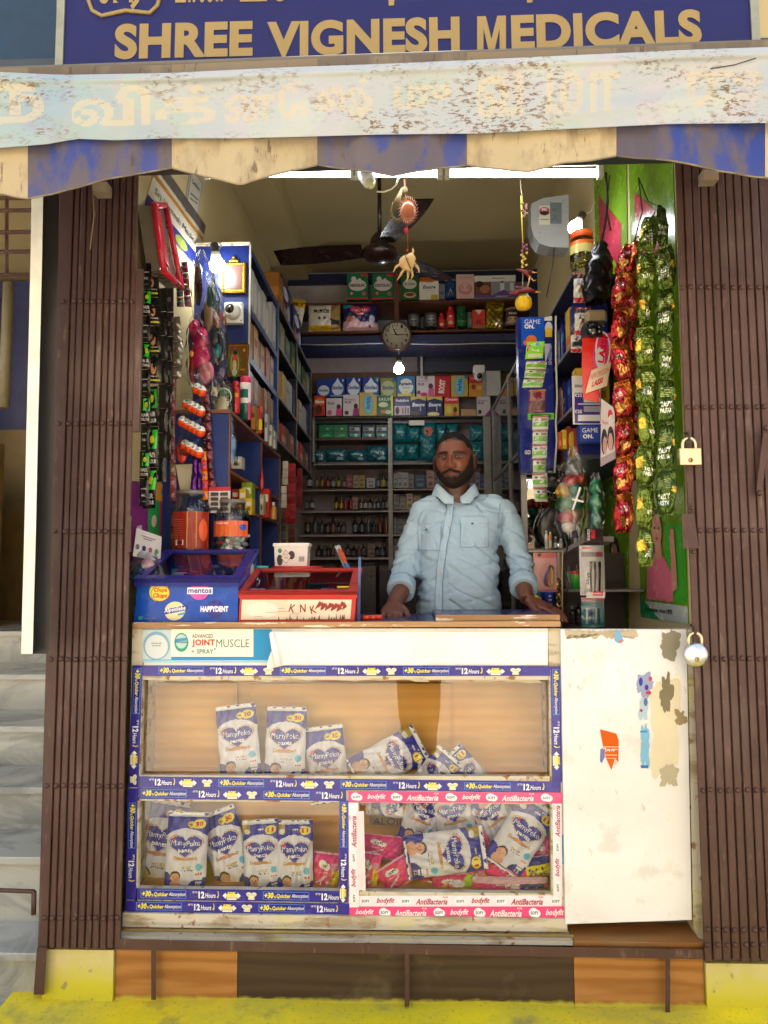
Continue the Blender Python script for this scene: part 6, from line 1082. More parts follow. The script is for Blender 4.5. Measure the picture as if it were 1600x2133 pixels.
def dome(px, py, Y, label, hgt=46, tilt=(0, -1, .0), col=(214, 212, 204)):
 t = thing('security_camera', label, 'camera', P(px, py, Y)); k = Y / F; s = MB(); c = P(px, py, Y); s.bev((c.x - 21 * k, Y - .002, c.z - 24 * k), (c.x + 21 * k, Y + .026, c.z + 22 * k), col, .006)
 for dx, dz in ((-17, 17), (17, 17), (17, -19)): s.lathe((c.x + dx * k, Y - .002, c.z + dz * k), [(.0035, 0, (60, 60, 60)), (.002, .001, (60, 60, 60))], 8, (0, -1, 0))
 build(s, 'mount', m_plastic, t); s = MB(); d_ = V((-.15, -1, -.0)).normalized(); s.lathe(c + V((0, -.002, 0)), [(18 * k, 0, col), (17 * k, .02, col), (14 * k, .034, col), (10 * k, .040, (30, 30, 34)), (9.5 * k, .034, (14, 14, 18)), (6 * k, .042, (10, 10, 14)), (.001, .045, (10, 10, 14))], 24, d_); build(s, 'lens_ball', m_gloss, t)
dome(486, 650, YL0 - .03, 'white dome security camera on the blue pillar')
cl = thing('deity_calendar', 'small framed gold print of a garlanded statue under the camera', 'picture', P(497, 786, YL0 - .03)); s = MB(); a = P(474, 786, YL0 - .03); c = P(518, 716, YL0 - .03); s.box((a.x, YL0 - .03, a.z), (c.x, YL0 - .012, c.z), (70, 46, 26))
cz = lambda u, v, o: V((a.x + (c.x - a.x) * u, YL0 - .03 - o, a.z + (c.z - a.z) * v))
s.prints(cz, [('r', .04, .03, .96, .97, (150, 100, 30)), ('r', .06, .05, .94, .95, (96, 64, 24)), ('e', .35, .4, .28, .42, (60, 110, 40)), ('e', .35, .40, .20, .34, (170, 130, 60)), ('e', .35, .42, .15, .30, (110, 76, 34)), ('e', .36, .74, .1, .1, (40, 30, 30)), ('e', .36, .86, .07, .07, (130, 60, 70)), ('e', .36, .6, .12, .07, (190, 50, 70)), ('e', .34, .36, .1, .16, (190, 170, 120)), ('e', .34, .15, .12, .12, (180, 170, 140)), ('e', .8, .8, .05, .05, (200, 140, 40)), ('r', .62, .2, .84, .24, (190, 120, 40))], .0005, .0003); build(s, 'print', m_gloss, cl)
# --- lower brown edged blue shelf unit on the left
XU = P(486, 861, 2.78).x; u0 = 2.72; u1 = PX(583, 951, XU).y; zu = [P(486, 861, 2.78).z, PX(480, 978, XU).z, PX(578, 1086, XU).z, 1.38]
lu = thing('low_shelf_unit', 'open blue shelf unit with brown wooden edges on the left', 'shelf unit', (XU - .08, u0, zt)); BW = (120, 70, 40)
s = MB(); s.box((WL + .003, u0, zt), (WL + .02, u1, zu[0] - .013), (14, 44, 116)); build(s, 'back_panel', m_paint, lu)
for y, nm in ((u0, 'end'), (PX(543, 1000, XU).y, 'mid'), (u1 - .014, 'end')):
 s = MB(); s.box((WL + .021, y, zt), (XU - .001, y + .014, zu[0] - .0135), (15, 46, 118)); build(s, 'upright', m_paint, lu)
 s = MB(); s.box((XU - .0005, y - .002, zt), (XU + .004, y + .016, zu[0] - .014), BW); build(s, 'wood_edge', m_dark, lu)
s = MB(); s.box((WL + .003, u0 - .01, zu[0] - .013), (XU + .006, u1, zu[0]), BW); build(s, 'top_board', m_dark, lu)
for z in zu[1:3]: s = MB(); s.box((WL + .022, u0 + .015, z - .012), (XU - .002, u1 - .015, z), BW); build(s, 'shelf_board', m_dark, lu)
def onx(nm, y, kind, **k): pass
def ubottle(px, yb, yt, w, Y, **kw): return bottle(px, yb, yt, w, Y, **kw)
bottle(470, 862, 792, 40, 2.88, (44, 18, 16), (44, 18, 16), (20, 90, 50), 'dark antiseptic bottle with green and white oval label', shape=.74, lz=(.1, .12), txt=[('e', .5, .45, .42, .26, (220, 226, 220)), ('e', .5, .45, .38, .23, (20, 110, 60)), ('t', 'Dettol', .5, .42, .5, .13, WHT, {'b': .04}), ('r', .25, .16, .75, .32, (225, 228, 222))], capr=.4)
bottle(491, 862, 795, 18, 2.90, (190, 24, 30), (190, 24, 30), (200, 40, 44), 'red bottle right of the dark antiseptic bottle', shape=.7, capr=.7, txt=[('r', .1, .5, .9, .62, (200, 150, 50)), ('r', .2, .1, .7, .3, (220, 70, 90))])
s = thing('spray_can', 'white spray can with pink cap and teal band on shelf', 'spray can', P(512, 874, 2.97)); base = P(511, 876, 2.97); H = P(511, 786, 2.97).z - base.z; r = 11.5 * 2.97 / F
q = MB(); q.lathe(base, [(r, 0, (20, 90, 84)), (r, H * .35, (20, 90, 84)), (r, H * .38, WHT), (r, H * .5, (20, 96, 90)), (r, H * .7, WHT), (r, H * .86, WHT)], 20); q.prints(lambda u, v, o: base + V(((r + o) * math.cos(R(-90 + 80 * u)), (r + o) * math.sin(R(-90 + 80 * u)), H * v)), [('r', .5, 0, 1, .4, (220, 70, 120)), ('r', .5, .4, 1, .86, (226, 214, 220))], .0006, .0002); build(q, 'can_body', m_gloss, s)
q = MB(); q.lathe(base + V((0, 0, H * .86)), [(r * .98, 0, (216, 40, 100)), (r * .98, H * .12, (216, 40, 100)), (r * .85, H * .14, (216, 40, 100))], 20); build(q, 'cap', m_plastic, s)
for (x0, x1, yb, yt, Y, col, lab) in ((523, 531, 894, 846, 3.1, (170, 110, 40), 'thin orange box beside the spray can'), (533, 538, 903, 850, 3.2, (150, 120, 50), 'narrow brown box beside the thin orange box'), (551, 557, 919, 862, 3.36, (190, 186, 180), 'narrow white box near the end of the brown shelf'), (560, 566, 928, 885, 3.45, (206, 202, 196), 'white tube box on the far half of the brown shelf'), (568, 573, 934, 898, 3.55, (200, 200, 200), 'last small white box at the far end of brown shelf')):
 a = P(x0, yb, Y); carton(x0, yb, x1, yt, Y, .05, col, [('r', .1, .5, .9, .7, tuple(int(v * .6) for v in col))], lab)
bottle(541, 903, 846, 11, 3.22, (180, 24, 26), (200, 30, 34), (214, 190, 40), 'red tube with yellow label on the brown shelf', shape=.8, capr=.8)
for (x0, x1, yb, yt, Y, col, lab) in ((482, 503, 976, 951, 2.95, (196, 192, 180), 'white box on the upper compartment of the blue unit'), (503, 525, 1058, 1005, 3.05, (130, 160, 40), 'lime green carton in the lower compartment of the blue unit'), (483, 497, 1054, 1019, 3.0, (190, 60, 50), 'red and white carton at lower left of the blue unit'), (498, 512, 1060, 1018, 2.98, (214, 190, 40), 'yellow carton beside the lime green one'), (511, 525, 1072, 1038, 2.96, (214, 180, 30), 'small yellow box in front of the lime green carton'), (545, 560, 1078, 1018, 3.35, (196, 34, 26), 'red carton in the far lower compartment'), (541, 549, 1072, 1030, 3.3, (180, 180, 140), 'thin pale box beside the far red carton')):
 carton(x0, yb, x1, yt, Y, .06, col, [('r', .12, .55, .88, .8, (225, 220, 200)), ('e', .5, .35, .3, .14, tuple(int(v * .6) for v in col))], lab)
bottle(569, 1083, 1046, 15, 3.45, (190, 130, 30), (220, 214, 200), (196, 140, 40), 'amber oil bottle with white cap in the far compartment')
bottle(545, 1020, 978, 9, 3.3, (180, 30, 30), (190, 40, 40), (190, 60, 60), 'slim red bottle standing in the far upper compartment')
for k, (x0, x1, yt, yb, Y, col) in enumerate(((588, 600, 960, 1010, 3.9, (180, 176, 160)), (585, 597, 1012, 1058, 3.85, (196, 186, 176)), (598, 616, 965, 1092, 4.1, (150, 26, 30)), (592, 604, 1060, 1090, 3.9, (140, 20, 26)), (618, 630, 975, 1060, 4.3, (120, 30, 34)), (585, 596, 1080, 1150, 4.0, (80, 76, 70)), (600, 614, 1100, 1150, 4.2, (96, 40, 46)))):
 a = P(x0, yb, Y); c = P(x1, yt, Y); s = MB(); n_ = max(2, int((yb - yt) / 14))
 for i in range(n_): z0 = a.z + (c.z - a.z) * i / n_; s.bev((a.x, Y + .004 * (i % 2), z0 + .001), (c.x, Y + .012, z0 + (c.z - a.z) / n_ - .001), tuple(min(255, v + 14 * (i % 3)) for v in col))
 build(s, 'sachet_strip', m_gloss, None, '%s sachet strip hanging beyond the blue unit, %s from the left' % (('pale', 'white', 'long red', 'dark red', 'dim red', 'grey', 'maroon')[k], ORD[k]), 'sachet strip')
b = MB(); a = P(700, 1260, 4.2); c = P(790, 1172, 4.2); b.bev((a.x, 4.2, a.z - .3), (c.x, 4.27, c.z), (34, 26, 28), .02); build(b, 'black_chair', m_plastic, label='black chair back seen low behind the counter', cat='chair')
# --- right side: glazed cabinet, racks
XR = .60
rg = thing('glass_cabinet', 'dark glazed cabinet with aluminium frame at the back right', 'cabinet', (XR, 4.0, zt))
ya, yb_ = PX(1100, 1000, XR).y, 5.12
ya = 3.62
for y in (ya, 4.3, yb_): s = MB(); s.box((XR - .012, y - .014, zt), (XR + .012, y + .014, 2.72), (150, 146, 140)); build(s, 'frame_post', m_dull, rg)
for z in (2.70, 2.2, 1.75): s = MB(); s.box((XR - .008, ya + .015, z - .01), (XR + .008, yb_ - .015, z + .01), (140, 136, 130)); build(s, 'frame_rail', m_dull, rg)
s = MB(); s.box((XR - .003, ya + .015, zt), (XR + .001, yb_ - .015, 2.69), (220, 220, 220)); build(s, 'glass', m_glass, rg)
s = MB(); s.box((XR + .20, ya, zt), (XR + .22, yb_, 2.9), (36, 38, 56)); build(s, 'back_panel', m_dark, rg)
for z in (2.46, 2.18, 1.92, 1.66, 1.42, 1.15): s = MB(); s.box((XR + .03, ya + .01, z - .012), (XR + .199, yb_ - .01, z), (96, 90, 86)); build(s, 'shelf_board', m_dull, rg)
RP = [((20, 100, 110), [('h', .5, .5, .36, .3, (90, 150, 160))]), ((150, 146, 136), [('r', .1, .2, .9, .5, (100, 96, 90))]), ((120, 92, 60), [('r', .1, .5, .9, .8, (160, 140, 110))]), ((60, 66, 90), [])]
for z, h, lv in ((2.46, .2, 'top'), (2.18, .17, 'second'), (1.92, .17, 'third'), (1.66, .16, 'fourth'), (1.42, .16, 'fifth')): fillrow(ya + .02, yb_ - .02, z, h, 8, RP if lv != 'fourth' else RP[1:], lv, 'glass cabinet', XR + .035, -1, .12)
b = MB(); a = P(1010, 716, 4.7); b.box((P(870, 716, 4.9).x, 5.16, P(870, 775, 5.16).z), (.84, 5.2, P(870, 722, 5.16).z), (30, 30, 40)); build(b, 'dark_soffit', m_dark, label='dark panel under the loft at the back right', cat='panel')
t = thing('security_camera', 'white turret camera hanging above the cartons at the back', 'camera', P(999, 790, 4.9)); k = 4.9 / F; c = P(998, 772, 4.9)
s = MB(); s.bev((c.x - 12 * k, 4.88, c.z - 6 * k), (c.x + 12 * k, 4.95, c.z + 11 * k), (200, 198, 190), .006); build(s, 'mount', m_plastic, t)
s = MB(); s.ell(c - V((0, 0, 12 * k)), (11 * k, 11 * k, 11 * k), (190, 188, 182), 18, 12); build(s, 'ball', m_plastic, t)
s = MB(); s.lathe(c + V((0, -9 * k, -14 * k)), [(6 * k, 0, (30, 30, 34)), (5 * k, 2.4 * k, (16, 16, 20)), (.001, 2.5 * k, (10, 10, 14))], 16, (0, -1, -.3)); build(s, 'lens', m_gloss, t)
s = MB(); a = P(853, 770, 5.3); c = P(878, 728, 5.3)
for q in ((852, 726, 880, 730), (876, 730, 880, 790)): p0 = P(q[0], q[3], 5.15); p1 = P(q[2], q[1], 5.15); s.box((p0.x, 5.10, p0.z), (p1.x, 5.115, p1.z), (150, 146, 136))
build(s, 'pipe_casing', m_plastic, label='pale cable casing bent over the back wall below clock', cat='casing')
# ------------------------------------------------------------------ people
from mathutils.bvhtree import BVHTree
from mathutils import noise as mn
def remeshed(mb, voxel, smooth=4, name='tmp'):
 me = mb.data((0, 0, 0), name); o = bpy.data.objects.new(name, me); sc.collection.objects.link(o)
 md = o.modifiers.new('r', 'REMESH'); md.mode = 'VOXEL'; md.voxel_size = voxel
 if smooth: ms = o.modifiers.new('s', 'SMOOTH'); ms.iterations = smooth; ms.factor = .5
 dg = bpy.context.evaluated_depsgraph_get(); out = bpy.data.meshes.new_from_object(o.evaluated_get(dg))
 bpy.data.objects.remove(o); bpy.data.meshes.remove(me); return out
def cr(keys, n=8):
 """smooth interpolation through a list of equal length tuples"""
 K = [np.array(k, dtype=float) for k in keys]; out = []
 for i in range(len(K) - 1):
  p0, p1, p2, p3 = K[max(i - 1, 0)], K[i], K[i + 1], K[min(i + 2, len(K) - 1)]
  for j in range(n):
   t = j / n; out.append(.5 * ((2 * p1) + (-p0 + p2) * t + (2 * p0 - 5 * p1 + 4 * p2 - p3) * t * t + (-p0 + 3 * p1 - 3 * p2 + p3) * t ** 3))
 out.append(K[-1]); return out
def loft(mb, secs, n=28, pw=2.4):   # secs: x, y, z, half width, half depth
 vs = []; S = cr(secs, 6)
 for x, y, z, a, c in S:
  for k in range(n):
   t = 6.2832 * k / n; ct, st = math.cos(t), math.sin(t); vs.append((x + a * math.copysign(abs(ct) ** (2 / pw), ct), y + c * math.copysign(abs(st) ** (2 / pw), st), z))
 fs = [(i * n + k, i * n + (k + 1) % n, (i + 1) * n + (k + 1) % n, (i + 1) * n + k) for i in range(len(S) - 1) for k in range(n)]
 fs += [tuple(range(n - 1, -1, -1)), tuple((len(S) - 1) * n + k for k in range(n))]; mb.raw(vs, fs, (200, 200, 200), True)
def limb(mb, keys, n=16): S = cr(keys, 6); mb.tube([V(s[:3]) for s in S], [float(s[3]) for s in S], (200, 200, 200), n)
def hand(mb, wrist, d, nrm, thumb_side, curl=.25, sz=1.0, spread=.12):
 d = V(d).normalized(); nrm = V(nrm); nrm = (nrm - d * nrm.dot(d)).normalized(); s = d.cross(nrm) * thumb_side; W_ = V(wrist)
 k = [(0, .028, .020), (.03, .036, .018), (.06, .042, .016), (.085, .041, .013), (.094, .036, .010)]; vs = []; n = 16
 for q, a, c in k:
  for i in range(n): t = 6.2832 * i / n; vs.append(W_ + d * q * sz + s * a * sz * math.cos(t) + nrm * c * sz * math.sin(t))
 fs = [(i * n + j, i * n + (j + 1) % n, (i + 1) * n + (j + 1) % n, (i + 1) * n + j) for i in range(4) for j in range(n)] + [tuple(range(n - 1, -1, -1)), tuple(4 * n + j for j in range(n))]
 if (s.cross(nrm)).dot(d) < 0: fs = [f[::-1] for f in fs]
 mb.raw(vs, fs, (200, 200, 200), True)
 for i, (off, ln, r) in enumerate(((.031, .070, .0085), (.011, .079, .009), (-.010, .073, .0086), (-.030, .058, .0076))):
  b0 = W_ + d * .075 * sz + s * off * sz; dr = (d + s * (off * spread * 30 * .1)).normalized(); pts = [b0]; a = 0
  for seg, f in enumerate((.45, .30, .25)):
   a += curl * (1 + .35 * seg); pts.append(pts[-1] + (dr * math.cos(a) - nrm * math.sin(a)) * (ln + (.012 if seg == 0 else 0)) * f * sz * (1.15 if seg == 0 else 1))
  mb.tube(pts + [pts[-1] + (pts[-1] - pts[-2]).normalized() * .004], [r * 1.05 * sz, r * sz, r * .92 * sz, r * .8 * sz, r * .4 * sz], (200, 200, 200), 10)
 t0 = W_ + d * .02 * sz + s * .026 * sz; td = (d * .75 + s * .62 - nrm * .25).normalized(); td2 = (d * .92 + s * .28 - nrm * .25).normalized()
 mb.tube([t0, t0 + td * .035 * sz, t0 + td * .035 * sz + td2 * .032 * sz, t0 + td * .035 * sz + td2 * .058 * sz, t0 + td * .035 * sz + td2 * .062 * sz], [.015 * sz, .0125 * sz, .0105 * sz, .009 * sz, .004 * sz], (200, 200, 200), 10)
class Head:
 def __init__(s, c, yaw, tilt=0, k=1.0): s.c = V(c); s.q = (Matrix.Rotation(R(yaw), 3, 'Z') @ Matrix.Rotation(R(tilt), 3, 'Y')); s.k = k
 def loc(s, d):
  x, y, z = d; rx, ry, rz = .074, .094, .115
  p = V((x * rx, y * ry, z * rz))
  if z < 0: t = -z; p.x *= 1 - .20 * t ** 1.6 + .10 * math.exp(-((t - .45) / .3) ** 2);
  if y < 0: p.y *= 1 - .06 * (1 - abs(z));
  if z > 0: p.x *= 1 + .02 * z; p.z *= .98
  if z < -.3 and y > 0: p.y *= 1 - .35 * min(1, (-z - .3) / .7)
  if y < 0:
   f = min(1, -y * 1.6); X, Z = p.x, p.z; g = lambda A, x0, z0, sx, sz: A * math.exp(-((X - x0) / sx) ** 2 - ((Z - z0) / sz) ** 2)
   dy = g(.016, 0, -.010, .0080, .026) + g(.015, 0, -.029, .0115, .010) + g(.008, -.0145, -.032, .0065, .0065) + g(.008, .0145, -.032, .0065, .0065)
   dy += g(.0065, 0, .026, .055, .010) - g(.0105, -.032, .008, .017, .011) - g(.0105, .032, .008, .017, .011) + g(.0045, -.032, .006, .010, .006) + g(.0045, .032, .006, .010, .006)
   dy += g(.008, 0, -.052, .024, .006) + g(.0085, 0, -.064, .020, .007) - g(.004, 0, -.0578, .026, .0025) - g(.004, 0, -.078, .02, .006) + g(.011, 0, -.098, .026, .016)
   dy += g(.004, -.045, -.02, .018, .018) + g(.004, .045, -.02, .018, .018) - g(.004, -.05, -.055, .016, .02) - g(.004, .05, -.055, .016, .02); p.y -= dy * f
  return p * s.k
 def w(s, p): return s.c + s.q @ p
 def add(s, mb, nu=110, nv=90):
  vs = []; fs = []
  for i in range(nv + 1):
   ph = math.pi * i / nv
   for k in range(nu): t = 6.2832 * k / nu; vs.append(s.w(s.loc((math.sin(ph) * math.cos(t), math.sin(ph) * math.sin(t), -math.cos(ph)))))
  for i in range(nv):
   for k in range(nu): fs.append((i * nu + k, i * nu + (k + 1) % nu, (i + 1) * nu + (k + 1) % nu, (i + 1) * nu + k))
  mb.raw(vs, fs, (200, 200, 200), True)
  for sg in (-1, 1): mb.ell(s.w(V((sg * .0785, .006, -.004)) * s.k), (.010 * s.k, .018 * s.k, .032 * s.k), (200, 200, 200), 14, 10, s.q @ Matrix.Rotation(R(-sg * 18), 3, 'Z'))
 def shell(s, mb, mask, off, nu=130, nv=100, col=(24, 18, 16), amp=.0015):
  idx = {}; P_ = []
  for i in range(nv + 1):
   ph = math.pi * i / nv
   for k in range(nu):
    t = 6.2832 * k / nu; d = V((math.sin(ph) * math.cos(t), math.sin(ph) * math.sin(t), -math.cos(ph))); p = s.loc(d); m = mask(p / s.k, d)
    o = (off * min(1, m) + amp * mn.noise(d * 26) * (m > 0)) * s.k if m > 0 else -.003; P_.append((s.w(p + V((d.x / 1, d.y, d.z)).normalized() * o), m))
  vs = [p for p, _ in P_]; fs = []
  for i in range(nv):
   for k in range(nu):
    f = (i * nu + k, i * nu + (k + 1) % nu, (i + 1) * nu + (k + 1) % nu, (i + 1) * nu + k)
    if max(P_[j][1] for j in f) > 0: fs.append(f)
  mb.raw(vs, fs, col, True)
def vcolor(me, fn):
 n = len(me.vertices); co = np.empty(n * 3); me.vertices.foreach_get('co', co); co = co.reshape(n, 3); cols = fn(co)
 for a in list(me.color_attributes): me.color_attributes.remove(a)
 at = me.color_attributes.new('Col', 'FLOAT_COLOR', 'POINT'); at.data.foreach_set('color', np.concatenate([cols, np.ones((n, 1))], axis=1).astype(np.float32).ravel())
 me.polygons.foreach_set('use_smooth', [True] * len(me.polygons))
def placemesh(me, name, m, parent):
 org = V(parent['_o']); me.transform(Matrix.Translation(-org)); me.name = name; me.materials.clear(); me.materials.append(m); o = bpy.data.objects.new(name, me); o.parent = parent; link(o); return o
n = NT('dark_brown_skin'); c = n.attr(); c = n.mix(n.ramp(n.noise(60, 4), .4, .7, 0, .25), c, n.mix(1, c, (.55, .42, .38), 'MULTIPLY'))
b_ = n.n('ShaderNodeBsdfPrincipled'); n.l(c, b_.inputs['Base Color']); b_.inputs['Roughness'].default_value = .48; b_.inputs['Subsurface Weight'].default_value = .08; b_.inputs['Subsurface Radius'].default_value = (.012, .005, .003); b_.inputs['Subsurface Scale'].default_value = .5; n.l(n.bump(n.noise(260, 3), .12, .001), b_.inputs['Normal']); n.l(b_.outputs[0], n.out.inputs[0]); m_skin = n.m
n = NT('short_black_hair'); m_hair = n.done(n.attr(), .65, 0, n.bump(n.noise(420, 3), 1.0, .004), .25)
n = NT('pale_blue_cotton'); c = n.attr(); f = n.ramp(n.noise(6, 4), .4, .7, 0, .25); c = n.mix(f, c, n.mix(1, c, (.86, .9, .9), 'MULTIPLY')); w1 = n.noise(9, 4, n.pos((1.6, 1, .5)), .55, .6); w2 = n.noise(26, 4, n.pos((.6, 1, 1.8)))
m_shirt = n.done(c, .85, 0, n.bump(n.math('ADD', n.math('MULTIPLY', w1, 1.5), n.math('MULTIPLY', w2, .3)), .55, .012), .15, .0)
SK = L((108, 64, 47)); YM = 2.90
person = thing('person', 'bearded man in pale blue shirt leaning on the counter', 'person', (P(950, 1250, YM).x, YM, zt))
hc = P(947, 961, 2.885); head = Head(hc, -14, 0, 1.0)
bm_ = MB(); head.add(bm_)
nk = P(950, 1035, 2.915)
limb(bm_, [(hc.x, hc.y + .012, hc.z - .06, .054), (hc.x + .002, hc.y + .022, hc.z - .10, .056), (nk.x, nk.y, nk.z, .062), (nk.x, nk.y + .01, nk.z - .06, .07)], 24)
def TS(py, x0, x1, dep, Y=YM): a = P(x0, py, Y); c = P(x1, py, Y); return ((a.x + c.x) / 2, Y, a.z, (c.x - a.x) / 2, dep)
tor = [TS(1026, 924, 986, .036, 2.955), TS(1040, 902, 1022, .056, 2.942), TS(1053, 886, 1050, .080, 2.925), TS(1071, 875, 1058, .104, 2.908), TS(1095, 872, 1050, .120), TS(1135, 873, 1040, .132), TS(1180, 871, 1040, .146, YM - .01), TS(1225, 869, 1042, .152, YM - .015), TS(1270, 866, 1044, .148, YM - .01), TS(1330, 868, 1046, .135)]
def shrink(s, k): return [(x, y, z, max(.03, a - k), max(.03, c - k)) for x, y, z, a, c in s]
loft(bm_, shrink(tor, .024)); hz = tor[-1][2]
for sg in (-1, 1):
 cx = tor[-1][0] + sg * .085; limb(bm_, [(cx, YM, hz + .06, .085), (cx + sg * .01, YM, hz - .15, .082), (cx + sg * .02, YM + .01, hz - .40, .058), (cx + sg * .02, YM + .01, zt + .12, .042), (cx + sg * .02, YM + .0, zt + .05, .036)])
 limb(bm_, [(cx + sg * .02, YM + .03, zt + .035, .030), (cx + sg * .025, YM - .05, zt + .032, .034), (cx + sg * .03, YM - .16, zt + .024, .022)])
LA = [tuple(P(915, 1052, YM + .01)) + (.048,), tuple(P(887, 1066, YM)) + (.054,), tuple(P(870, 1096, YM + .005)) + (.054,), tuple(P(857, 1132, YM)) + (.052,), tuple(P(848, 1172, YM - .02)) + (.052,), tuple(P(840, 1206, YM - .09)) + (.048,), tuple(P(835, 1232, 2.74)) + (.046,)]
RA = [tuple(P(1008, 1050, YM + .01)) + (.050,), tuple(P(1040, 1062, YM)) + (.055,), tuple(P(1058, 1092, YM + .005)) + (.055,), tuple(P(1071, 1132, YM)) + (.052,), tuple(P(1081, 1168, YM - .02)) + (.052,), tuple(P(1088, 1200, YM - .09)) + (.049,), tuple(P(1091, 1222, 2.76)) + (.046,)]
lw = P(822, 1262, 2.66); rw = P(1098, 1250, 2.69)
arm = lambda A, w: [tuple(a[:3]) + (a[3] * .72,) for a in A] + [(w.x, w.y + .015, w.z + .012, .028), (w.x, w.y, w.z, .026)]
limb(bm_, arm(LA, lw)); limb(bm_, arm(RA, rw))
lh = V((lw.x - .004, lw.y, max(lw.z, TOPZ + .035))); rh = V((rw.x, rw.y, max(rw.z, TOPZ + .05)))
hand(bm_, lh, (-.05, -.95, -.30), (0, -.25, 1), -1, .28, .98); hand(bm_, rh, (.86, -.38, -.34), (.1, -.2, 1), 1, .12, .98)
me = remeshed(bm_, .0028, 3)
Hq = head.q.transposed()
def bodycol(co):
 out = np.tile(np.array(SK), (len(co), 1)); loc = (co - np.array(tuple(head.c))) @ np.array(Hq.transposed()) / head.k; x, y, z = loc[:, 0], loc[:, 1], loc[:, 2]; inh = (z > -.135) & (np.abs(x) < .09) & (np.abs(y) < .12); fr = y < -.03
 g = lambda x0, z0, sx, sz: np.exp(-((x - x0) / sx) ** 2 - ((z - z0) / sz) ** 2) * inh * fr
 def mixc(w, c): nonlocal out; w = np.clip(w, 0, 1)[:, None]; out = out * (1 - w) + np.array(L(c)) * w
 mixc(.35 * (g(-.04, -.02, .03, .03) + g(.04, -.02, .03, .03)), (150, 84, 58)); mixc(.4 * g(0, .05, .05, .03), (136, 80, 56)); mixc(.5 * g(0, -.03, .014, .02), (150, 84, 60))  # highlights on cheeks, forehead and nose painted into the skin colour
 mixc(.45 * (g(-.032, .004, .022, .012) + g(.032, .004, .022, .012)), (62, 34, 26))
 bro = lambda sg: np.clip(1.3 - np.abs((z - (.0235 - 1.6 * (np.abs(x) - .032) ** 2 * 4)) / (.0062 - .05 * (np.abs(x) - .012))), 0, 1) * (sg * x > .010) * (sg * x < .056) * fr * inh
 mixc(1.0 * (bro(1) + bro(-1)), (14, 10, 9)); mixc(.75 * g(0, -.0575, .020, .0065), (104, 50, 46)); mixc(.8 * g(0, -.0578, .022, .0016), (40, 18, 18))
 mixc(.8 * (g(-.0075, -.0385, .0035, .0022) + g(.0075, -.0385, .0035, .0022)), (30, 14, 12)); mixc(.35 * (g(-.021, -.025, .005, .02) + g(.021, -.025, .005, .02)), (50, 26, 20))  # shade of nostrils and nose sides painted into the skin colour
 st = np.clip((np.interp(np.abs(x), (0, .026, .04, .052, .062, .07), (-.060, -.050, -.038, -.024, -.004, .03)) - z) / .02, 0, 1) * inh * (y < .02); mixc(.62 * st, (40, 26, 22)); mixc(.85 * np.clip((z - .066) / .014, 0, 1) * inh, (34, 22, 18))
 leg = co[:, 2] < hz - .0; mixc(leg.astype(float), (40, 42, 54))
 mixc((co[:, 2] < zt + .07).astype(float), (36, 24, 18)); return out
vcolor(me, bodycol); placemesh(me, 'body', m_skin, person)
def hairmask(p, d):
 hl = .073 + .006 * math.cos(p.x * 60) - .5 * max(0, p.y + .055) * 1.0
 if p.y > -.045: hl = .042 - max(0, p.y - .028) * 1.8
 elif abs(p.x) > .054: hl -= (abs(p.x) - .054) * 1.8
 m = (p.z - hl) / .014 + .9 * mn.noise(p * 130) + .5 * mn.noise(p * 300); return m if p.z > hl - .006 else 0
s = MB(); head.shell(s, hairmask, .0042, 180, 140, col=(22, 17, 15), amp=.0022); build(s, 'hair', m_hair, person)
def beardmask(p, d):
 if p.y > .035: return 0
 ax_ = abs(p.x); zl = float(np.interp(ax_, (0, .026, .040, .052, .062, .069, .08), (-.0705, -.067, -.053, -.038, -.018, .020, .035)))
 if p.y > -.012 and p.z > -.035: return 0
 m = (zl - p.z) / .012
 if p.y < -.04 and abs(p.x) < .024 - .3 * abs(p.z + .058) and p.z > -.0665: m = 0
 mo = 1 - abs((p.z - (-.0445 - .30 * abs(p.x))) / .0068); mo = mo if (abs(p.x) < .036 and p.y < -.04) else 0
 return max(m + .5 * mn.noise(p * 160), mo * 1.5) if max(m, mo) > 0 else 0
s = MB(); head.shell(s, beardmask, .0022, 170, 150, col=(34, 24, 20), amp=.0012); build(s, 'beard', m_hair, person)
for sg in (-1, 1):
 s = MB(); e = head.w(V((sg * .0315, -.0772, .0065)) * head.k); s.ell(e, (.0130, .010, .0054), (168, 146, 136), 18, 12, head.q); s.ell(e + head.q @ V((0, -.0072, 0)), (.0058, .0038, .0050), (22, 12, 9), 14, 8, head.q); build(s, 'eye', m_gloss, person)
 s = MB(); pts = [head.w(V((sg * .0315 + t * .0145, -.0878 + .0035 * abs(t) ** 2, .0112 - .006 * t * t)) * head.k) for t in np.linspace(-1, 1, 9)]; s.tube(pts, [.0012, .0024, .0030, .0032, .0032, .0032, .003, .0024, .0012], (70, 40, 30), 8)
 pts = [head.w(V((sg * .0315 + t * .0135, -.0866 + .0035 * abs(t) ** 2, .0006 + .005 * t * t)) * head.k) for t in np.linspace(-1, 1, 9)]; s.tube(pts, [.0010, .0018, .0022, .0024, .0024, .0024, .0022, .0018, .0010], (84, 50, 38), 8); build(s, 'eyelids', m_skin, person)
s = MB(); loft(s, tor, pw=2.5)
def slv(A): return [tuple(a) for a in A]
limb(s, slv(LA), 20); limb(s, slv(RA), 20)
for x0, x1, py in ((905, 888, 1046), (990, 1040, 1046)):
 pass
limb(s, [tuple(P(930, 1044, 2.935)) + (.034,), tuple(P(908, 1053, 2.925)) + (.044,), tuple(P(888, 1062, YM)) + (.052,)]); limb(s, [tuple(P(978, 1042, 2.935)) + (.034,), tuple(P(1008, 1049, 2.925)) + (.044,), tuple(P(1040, 1058, YM)) + (.053,)])
me = remeshed(s, .0042, 22)
